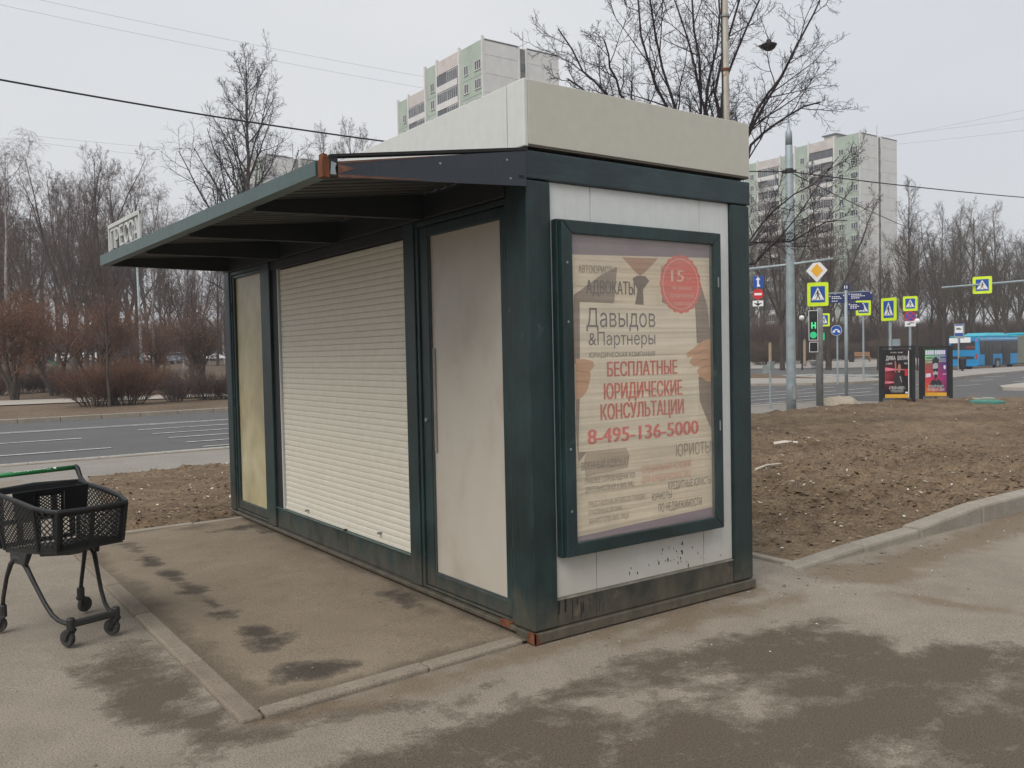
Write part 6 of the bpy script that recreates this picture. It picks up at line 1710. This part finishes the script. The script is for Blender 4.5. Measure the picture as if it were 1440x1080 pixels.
# cables ---------------------------------------------------------------
def cable(name, label, pts, r, n=30, cat='cable', group=None):
    P = [np.array(p) for p in pts]; t = np.linspace(0, len(P) - 1, n); out = []
    if len(P) == 3:
        for s in np.linspace(0, 1, n): out.append(tuple(2 * (s - .5) * (s - 1) * P[0] + 4 * s * (1 - s) * P[1] + 2 * s * (s - .5) * P[2]))
    else:
        for s in np.linspace(0, 1, n): p = P[0] * (1 - s) + P[1] * s; out.append((p[0], p[1], p[2] - 4 * s * (1 - s) * np.linalg.norm(P[1] - P[0]) * .006))
    o_ = part(name, MB().tube(out, r, 6), S_BLACK, smooth=True); return tag(o_, label, cat, group)
pa = np.array([14.87, 9.52, zat(1113, 241, 14.87, 9.52)])
c0 = ony(0, 112, 9.52); c1 = ony(262, 158, 9.52)
dirx = (c0[0] - pa[0]); 
xs_ = [pa[0], ony(520, 196, 9.52)[0], c0[0]]; zs_ = [pa[2], ony(520, 196, 9.52)[2], c0[2]]
cf = np.polyfit(xs_, zs_, 2)
o_ = part('cable', MB().tube([(xx, 9.52, float(np.polyval(cf, xx))) for xx in np.linspace(pa[0], c0[0] - 1.8, 50)] + [(c0[0] - 12, 9.52, float(np.polyval(cf, c0[0] - 1.8)) + .4)], .013, 6), S_BLACK, smooth=True)
tag(o_, 'black overhead cable slanting across the left half of the sky', 'cable')
e1 = dep(1440, 272, 27.5); cable('cable', 'upper overhead cable running from the galvanized pole to the right edge', [pa, pa + (e1 - pa) * 1.8], .014)
e2 = dep(1312, 324, 48); cable('cable', 'thinner lower cable dropping from the galvanized pole towards the right wood', [pa, e2 + (e2 - pa) * .8], .014)
for i, (u0, v0, u1, v1) in enumerate(((-40, -2, 620, 128), (30, -6, 620, 112))):
    cable('power_line', 'faint distant power line crossing the sky on the upper left', [dep(u0, v0, 240), dep(u1, v1, 300)], .03, group='power lines on the left')
for i, (u0, v0, u1, v1) in enumerate(((1180, 205, 1500, 142), (1180, 198, 1500, 158), (1180, 210, 1500, 176))):
    cable('power_line', 'faint distant power line crossing the sky on the right', [dep(u0, v0, 260), dep(u1, v1, 220)], .024, group='power lines on the right')
for i, (u0, v0, u1, v1) in enumerate(((20, 188, 330, 216), (10, 195, 330, 230))):
    cable('power_line', 'faint distant power line low over the left wood', [dep(u0, v0, 260), dep(u1, v1, 280)], .028, group='power lines over the left wood')

# ================================================================== articulated bus (x forward, y left)
b0 = dep(1376, 520.5, 73); BZ = float(zg(b0[0] + 3, b0[1] + 1))
BU = thing('bus', 'bright blue articulated city bus waiting at the stop, seen from behind', 'bus', (b0[0], b0[1] + 1.28, b0[2] - .02), 0)
BBL = plain('bus_blue', (.008, .235, .50), .3, .08, .6); BTL = plain('bus_teal_roof', (.015, .36, .46), .35, .1, .8); BGL = plain('bus_glass', (.02, .024, .028), .12, .3, .7, spec=.7); BEL = plain('bellows_grey', (.20, .21, .17), .8, .15, 2)
def bp_(n_, mb, m, par=BU, **k): return part(n_, mb, m, par, world=False, **k)
bp_('body', MB().box(0, 7.0, -1.27, 1.27, .34, 2.78), BBL, bevel=.12)
bp_('roof', MB().box(.05, 6.98, -1.16, 1.16, 2.781, 2.90), BTL, bevel=.04)
bp_('roof_pod', MB().hexa([(1.7, -1.0, 2.901), (6.0, -1.0, 2.901), (6.0, 1.0, 2.901), (1.7, 1.0, 2.901)], [(2.3, -.8, 3.14), (5.3, -.8, 3.14), (5.3, .8, 3.14), (2.3, .8, 3.14)]), BTL, bevel=.05)
bp_('rear_window', MB().box(-.02, .05, -1.0, 1.0, 1.72, 2.42), BGL); bp_('route_display', MB().box(-.03, -.021, -.95, -.25, 1.80, 2.05), plain('display_rust', (.16, .045, .035), .5, .4, 6))
bp_('engine_grille', MB().box(-.02, .04, -.9, 1.0, .95, 1.18), BGL); bp_('rear_bumper', MB().box(-.05, .10, -1.2, 1.2, .32, .50), BBL, bevel=.03); bp_('number_plate', MB().box(-.06, -.051, -.28, .26, .52, .63), S_WHITE)
for s in (-1, 1):
    bp_('rear_light', MB().box(-.025, .02, s * 1.12 - .07, s * 1.12 + .07, .95, 1.35), S_RED); bp_('marker_light', MB().lathe([(.09, -.025), (.09, .0)], (0, s * 1.10, 2.52), 10, 'x'), plain('marker_pink', (.55, .14, .28), .4, .1))
bp_('side_window', MB().hexa([(.35, -1.285, 1.35), (6.85, -1.285, 1.35), (6.85, -1.26, 1.35), (.35, -1.26, 1.35)], [(.2, -1.285, 2.46), (6.85, -1.285, 2.46), (6.85, -1.26, 2.46), (.2, -1.26, 2.46)]), BGL)
for x0 in (1.1, 4.1):
    d_ = bp_('door', MB().box(x0, x0 + 1.35, -1.292, -1.25, .42, 2.40), BGL)
    for a in (0, .66, 1.30): bp_('door_frame', MB().box(x0 + a, x0 + a + .05, -1.300, -1.2925, .42, 2.40), S_BLACK, d_)
zz_ = MB()
for i in range(26): zz_.prism([(.3 + i * .25, -1.29, 2.55), (.425 + i * .25, -1.29, 2.66), (.55 + i * .25, -1.29, 2.55), (.425 + i * .25, -1.29, 2.60)], (0, .01, 0))
bp_('white_zigzag', zz_, S_WHITE, kind='stuff')
def bus_wheel(x):
    for s in (-1, 1):
        a = bp_('wheel', MB().lathe([(.20, -.14), (.44, -.14), (.48, -.10), (.48, .10), (.44, .14), (.20, .14)], (x, s * 1.16, .48), 24, 'y'), S_BLACK)
        bp_('rim', MB().lathe([(.02, -.16), (.26, -.15), (.30, -.12), (.30, .12), (.26, .15), (.02, .16)], (x, s * 1.16, .48), 18, 'y'), GALV_D, a)
    bp_('wheel_arch', MB().box(x - .62, x + .62, -1.276, 1.276, .33, 1.04), S_BLACK, bevel=.1)
bus_wheel(3.25)
for i in range(8): bp_('bellows_fold', MB().box(7.02 + i * .2, 7.19 + i * .2, -1.22, 1.22, .4, 2.86), BEL, bevel=.05)
bp_('front_body', MB().box(8.65, 18.0, -1.27, 1.27, .34, 2.78), BBL, bevel=.12); bp_('front_roof', MB().box(8.7, 17.9, -1.16, 1.16, 2.781, 2.90), BTL); bp_('roof_pod', MB().box(9.4, 13, -.9, .9, 2.901, 3.14), BTL, bevel=.08)
bp_('side_window', MB().box(8.8, 17.6, -1.285, -1.26, 1.35, 2.46), BGL); bus_wheel(10.6); bus_wheel(16.0)

# ================================================================== parked cars in the left park
def car_proto():
    o = thing('parked_car', '', 'car')
    prof = [(-2.1, .35), (-2.15, .75), (-2.0, .92), (-1.55, .98), (-1.0, 1.40), (.35, 1.44), (1.05, .98), (1.9, .86), (2.12, .68), (2.12, .36)]
    b = MB().prism([(a, -.85, c) for a, c in prof], (0, 1.7, 0)); bo = lp('body', b, plain('car_paint', (.4, .41, .42), .3, .05, 2), o, bevel=.07)
    lp('windscreen', MB().hexa([(.98, -.70, 1.02), (.98, .70, 1.02), (.94, .70, 1.02), (.94, -.70, 1.02)], [(.42, -.62, 1.40), (.42, .62, 1.40), (.38, .62, 1.40), (.38, -.62, 1.40)]), BGL, o)
    lp('rear_screen', MB().hexa([(-1.56, -.68, 1.0), (-1.56, .68, 1.0), (-1.50, .68, 1.0), (-1.50, -.68, 1.0)], [(-1.06, -.6, 1.37), (-1.06, .6, 1.37), (-1.0, .6, 1.37), (-1.0, -.6, 1.37)]), BGL, o)
    for s in (-1, 1):
        lp('side_window', MB().prism([(-1.35, s * .855, 1.02), (-.95, s * .855, 1.36), (.3, s * .855, 1.38), (.85, s * .855, 1.02)], (0, .01 * s, 0)), BGL, o)
        lp('headlight', MB().box(2.05, 2.14, s * .62 - .16, s * .62 + .16, .62, .76), S_WHITE, o); lp('tail_light', MB().box(-2.17, -2.08, s * .66 - .14, s * .66 + .14, .72, .86), S_RED, o)
    for x_ in (-1.3, 1.32):
        for s in (-1, 1):
            w_ = lp('wheel', MB().lathe([(.16, -.1), (.30, -.1), (.32, -.06), (.32, .06), (.30, .1), (.16, .1)], (x_, s * .78, .32), 16, 'y'), S_BLACK, o); lp('rim', MB().lathe([(.02, -.11), (.18, -.105), (.19, .105), (.02, .11)], (x_, s * .78, .32), 12, 'y'), GALV, w_)
    return o
CP = car_proto()
PAINTS = [('white', (.66, .67, .68)), ('pale blue', (.42, .50, .60)), ('dark', (.03, .035, .045)), ('white', (.62, .63, .64)), ('silver', (.42, .43, .44)), ('white', (.66, .66, .66)), ('dark', (.02, .025, .04)), ('white', (.6, .6, .62))]
cars = [(210, 116, 95, 0, 'white parked car left of the pale blue one in the far park'), (240, 112, 200, 1, 'pale blue parked car seen beyond the low bushes'), (48, 104, 100, 2, 'dark parked car between the rusty trunks on the left'), (142, 112, 96, 3, 'white parked car behind the big round bush'), (89, 118, 85, 5, 'white parked car right of the dark one between the trunks'), (190, 118, 90, 4, 'silver parked car beside the slim grey lamp post'), (127, 122, 80, 7, 'white parked car partly hidden behind another white one'), (20, 110, 92, 6, 'dark parked car at the far left behind the rusty trees')]
for i, (px, d, rz, c, lab) in enumerate(cars):
    o = CP if i == 0 else copy_tree(CP)
    x, y, z = spot(px, d); o.location = (x, y, z + .02); o.rotation_euler.z = face_rz(x, y) + math.radians(rz); o['label'] = lab; o['group'] = 'cars parked across the left park'
    bo = [k for k in o.children if k.name.startswith('body')][0]; bo.material_slots[0].link = 'OBJECT'; bo.material_slots[0].material = plain('car_paint_' + str(i), PAINTS[c][1], .3, .04, 2)
# play tower and marquees in the far park
x, y, z = spot(46, 100); o = thing('play_tower', 'green roofed playground tower with an orange panel among the left trunks', 'playground', (x, y, z), face_rz(x, y, 15))
for sx in (-.7, .7):
    for sy in (-.7, .7): lp('tower_post', MB().box(sx - .06, sx + .06, sy - .06, sy + .06, 0, 2.6), WOOD, o)
lp('deck', MB().box(-.8, .8, -.8, .8, 1.1, 1.2), WOOD, o); lp('panel', MB().box(-.75, .75, -.80, -.76, 1.21, 1.9), plain('play_orange', (.45, .13, .03), .5, .1), o)
lp('tower_roof', MB().add([(-1, -1, 2.6), (1, -1, 2.6), (1, 1, 2.6), (-1, 1, 2.6), (0, 0, 3.4)], [(0, 1, 4), (1, 2, 4), (2, 3, 4), (3, 0, 4), (3, 2, 1, 0)]), plain('play_green', (.10, .32, .06), .5, .1), o)
lp('slide', MB().hexa([(.8, -.3, 1.1), (2.6, -.3, .1), (2.6, .3, .1), (.8, .3, 1.1)], [(.8, -.3, 1.25), (2.6, -.3, .25), (2.6, .3, .25), (.8, .3, 1.25)]), bpy.data.materials['play_green'], o)
for px, lab in ((280, 'white peaked marquee beyond the gnarled tree, left one'), (304, 'white peaked marquee next to the kiosk edge, right one')):
    x, y, z = spot(px, 105); o = thing('marquee', lab, 'marquee', (x, y, z), face_rz(x, y, 10), 'white marquees in the park')
    lp('marquee_roof', MB().add([(-1.1, -1.1, .8), (1.1, -1.1, .8), (1.1, 1.1, .8), (-1.1, 1.1, .8), (0, 0, 1.5)], [(0, 1, 4), (1, 2, 4), (2, 3, 4), (3, 0, 4), (3, 2, 1, 0)]), S_WHITE, o)
    for sx in (-1, 1):
        for sy in (-1, 1): lp('marquee_leg', MB().box(sx - .04, sx + .04, sy - .04, sy + .04, -.1, .8), GALV, o)
#%%NEXT
# ================================================================== small loose things on the ground
CHIP = plain('pale_litter', (.50, .47, .41), .8, .25, 9); LEAFB = plain('old_leaves', (.19, .13, .080), .9, .4, 7); CLOD = plain('soil_clods', (.105, .073, .046), .95, .35, 6); PEB = plain('grit', (.17, .15, .125), .9, .4, 15)
rng = np.random.default_rng(77)
def scatter_flat(name, n, region, size, mat, zf, tilt=.35, power=1.0, aspect=(.25, .8)):
    x0, x1, y0, y1 = region
    x = x0 + (x1 - x0) * rng.random(n); y = y0 + (y1 - y0) * rng.random(n) ** power
    keep = (fbm(x * 1.2, y * 1.2, 3, 41) + rng.random(n) * .5) > .62
    m = sdf_poly(x, y, EDGE) < -.06; keep &= m
    x, y = x[keep], y[keep]; n = len(x)
    z = zf(x, y) + .010
    a = rng.random(n) * 6.283; s = size * rng.uniform(.4, 1.5, n); w = s * rng.uniform(*aspect, n)
    d = np.stack([np.cos(a), np.sin(a), rng.normal(0, tilt, n)], 1); e = np.stack([-np.sin(a), np.cos(a), rng.normal(0, tilt, n)], 1)
    P = np.stack([x, y, z], 1)
    A = P - d * s[:, None]; Cc = P + d * s[:, None]; B = P + e * w[:, None] + d * (s * rng.uniform(-.4, .4, n))[:, None]; D = P - e * w[:, None]
    V = np.stack([A, D, Cc, B], 1).reshape(-1, 3)
    return link(name, np_mesh(name, V, np.arange(n * 4).reshape(n, 4), mat))
tag(scatter_flat('litter', 900, (2.4, 9, .3, 9.3), .014, CHIP, soil_far, .3, 1.3), None, None, None, 'stuff')
tag(scatter_flat('litter', 220, (2.4, 9, .3, 9.3), .030, CHIP, soil_far, .35, 1.2, (.12, .4)), None, None, None, 'stuff')
tag(scatter_flat('litter', 500, (9, 22, .3, 9.3), .02, CHIP, soil_far, .3), None, None, None, 'stuff')
tag(scatter_flat('litter', 420, (-1.2, 2.4, 4.7, 9.3), .016, CHIP, soil_far, .3), None, None, None, 'stuff')
tag(scatter_flat('dead_leaves', 9000, (2.4, 10, .3, 9.3), .024, LEAFB, soil_far, .22), None, None, None, 'stuff')
tag(scatter_flat('dead_leaves', 2600, (-1.2, 2.4, 4.7, 9.3), .022, LEAFB, soil_far, .22), None, None, None, 'stuff')
def pebbles(name, n, region, size, mat, zf, maskf=None):
    x0, x1, y0, y1 = region
    x = x0 + (x1 - x0) * rng.random(n); y = y0 + (y1 - y0) * rng.random(n)
    if maskf is not None: k = maskf(x, y); x, y = x[k], y[k]
    n = len(x); s = size * rng.uniform(.35, 1.5, n) ** 1.4; z = zf(x, y) + s * .25
    o8 = np.array([(1, 0, 0), (.3, .9, .1), (-.8, .6, -.1), (-.9, -.5, .1), (.2, -1, 0), (0, 0, .75)])
    j = o8[None] * rng.uniform(.7, 1.2, (n, 6, 1)); a = rng.random(n) * 6.283; ca, sa = np.cos(a)[:, None], np.sin(a)[:, None]
    X = x[:, None] + (j[..., 0] * ca - j[..., 1] * sa) * s[:, None]; Y = y[:, None] + (j[..., 0] * sa + j[..., 1] * ca) * s[:, None]; Z = z[:, None] + j[..., 2] * s[:, None] - .3 * s[:, None]
    V = np.stack([X, Y, Z], -1).reshape(-1, 3); f = np.array([(0, 1, 5), (1, 2, 5), (2, 3, 5), (3, 4, 5), (4, 0, 5)])
    F = (f[None] + (np.arange(n) * 6)[:, None, None]).reshape(-1, 3)
    return tag(link(name, np_mesh(name, V, F, mat)), None, None, None, 'stuff')
soilm = lambda x, y: (sdf_poly(x, y, EDGE) < -.08)
pebbles('soil_clods', 500, (2.4, 10, .3, 9.3), .05, CLOD, soil_far, lambda x, y: soilm(x, y) & (fbm(x * 1.5, y * 1.5, 3, 91) > .5))
pebbles('soil_clods', 5200, (2.4, 10, .3, 9.3), .020, CLOD, soil_far, lambda x, y: soilm(x, y) & (fbm(x * 1.5, y * 1.5, 3, 91) > .46))
pebbles('soil_clods', 700, (-1.2, 2.4, 4.7, 9.3), .022, CLOD, soil_far, soilm)
pv = lambda x, y: np.full_like(x, GZ - .004)
pebbles('grit', 520, (-3.2, 6.5, -2.3, .1), .0060, PEB, pv, lambda x, y: (rng.random(len(x)) < .25 + .75 * (np.abs(y + .12 - .0 * x) < .18)))
pebbles('grit', 260, (.0, 6.5, -.35, .02), .0075, PEB, pv)
pebbles('grit', 160, (-1.4, -.05, .15, 4.5), .0040, PEB, lambda x, y: np.full_like(x, PADZ + .002))
pebbles('grit', 26, (2.6, 6.2, -.12, .06), .012, PEB, pv)
pebbles('white_grit', 26, (.2, 5.5, -.9, .03), .0048, CHIP, pv)
# dead grass: short dry blades in tufts on the soil
def tufts(name, n, region, mat, zf):
    x0, x1, y0, y1 = region
    cx = x0 + (x1 - x0) * rng.random(n); cy = y0 + (y1 - y0) * rng.random(n); k = soilm(cx, cy) & (fbm(cx * .9, cy * .9, 3, 15) > .5); cx, cy = cx[k], cy[k]
    m = 9; x = np.repeat(cx, m) + rng.normal(0, .035, len(cx) * m); y = np.repeat(cy, m) + rng.normal(0, .035, len(cx) * m)
    z = zf(x, y) - .004; L_ = rng.uniform(.02, .07, len(x)); a = rng.random(len(x)) * 6.283; el = rng.uniform(.05, .7, len(x))
    d = np.stack([np.cos(a) * np.cos(el), np.sin(a) * np.cos(el), np.sin(el)], 1) * L_[:, None]; s = np.stack([-np.sin(a), np.cos(a), a * 0], 1) * .0022
    P = np.stack([x, y, z], 1); V = np.stack([P - s, P + s, P + d], 1).reshape(-1, 3)
    return tag(link(name, np_mesh(name, V, np.arange(len(x) * 3).reshape(-1, 3), mat)), None, None, None, 'stuff')
DRYG = plain('dry_grass', (.26, .20, .125), .9, .3, 6)
tufts('dead_grass', 1500, (2.4, 11, .3, 9.3), DRYG, soil_far)
tufts('dead_grass', 700, (-1.2, 2.4, 4.7, 9.3), DRYG, soil_far)
# two sticks on the soil
for (u0, v0, u1, v1, r, lab) in ((1062, 661, 1098, 654, .012, 'pale stick lying on the soil beside the kiosk corner'), (1088, 623, 1122, 622, .035, 'flat pale board half buried in the soil behind the kiosk corner')):
    a = onz(u0, v0, .05); b = onz(u1, v1, .06)
    a[2] = soil_far(a[0], a[1]) + .02; b[2] = soil_far(b[0], b[1]) + .025
    o = part('stick', MB().tube([a, (a + b) / 2 + np.array([.0, .03, .012]), b], [r, r * .9, r * .6], 6), CHIP); tag(o, lab, 'stick')

# ================================================================== thin grey haze
hm = bpy.data.materials.new('haze'); hm.use_nodes = True; ht = hm.node_tree
ht.nodes.remove(ht.nodes['Principled BSDF'])
pv_ = ht.nodes.new('ShaderNodeVolumePrincipled'); pv_.inputs['Color'].default_value = (.86, .88, .93, 1); pv_.inputs['Density'].default_value = .0009; pv_.inputs['Anisotropy'].default_value = .0
ht.links.new(pv_.outputs['Volume'], ht.nodes['Material Output'].inputs['Volume'])
hz = part('haze', MB().box(-720, 1020, -620, 1120, -2.2, 58), hm); hz['kind'] = 'stuff'
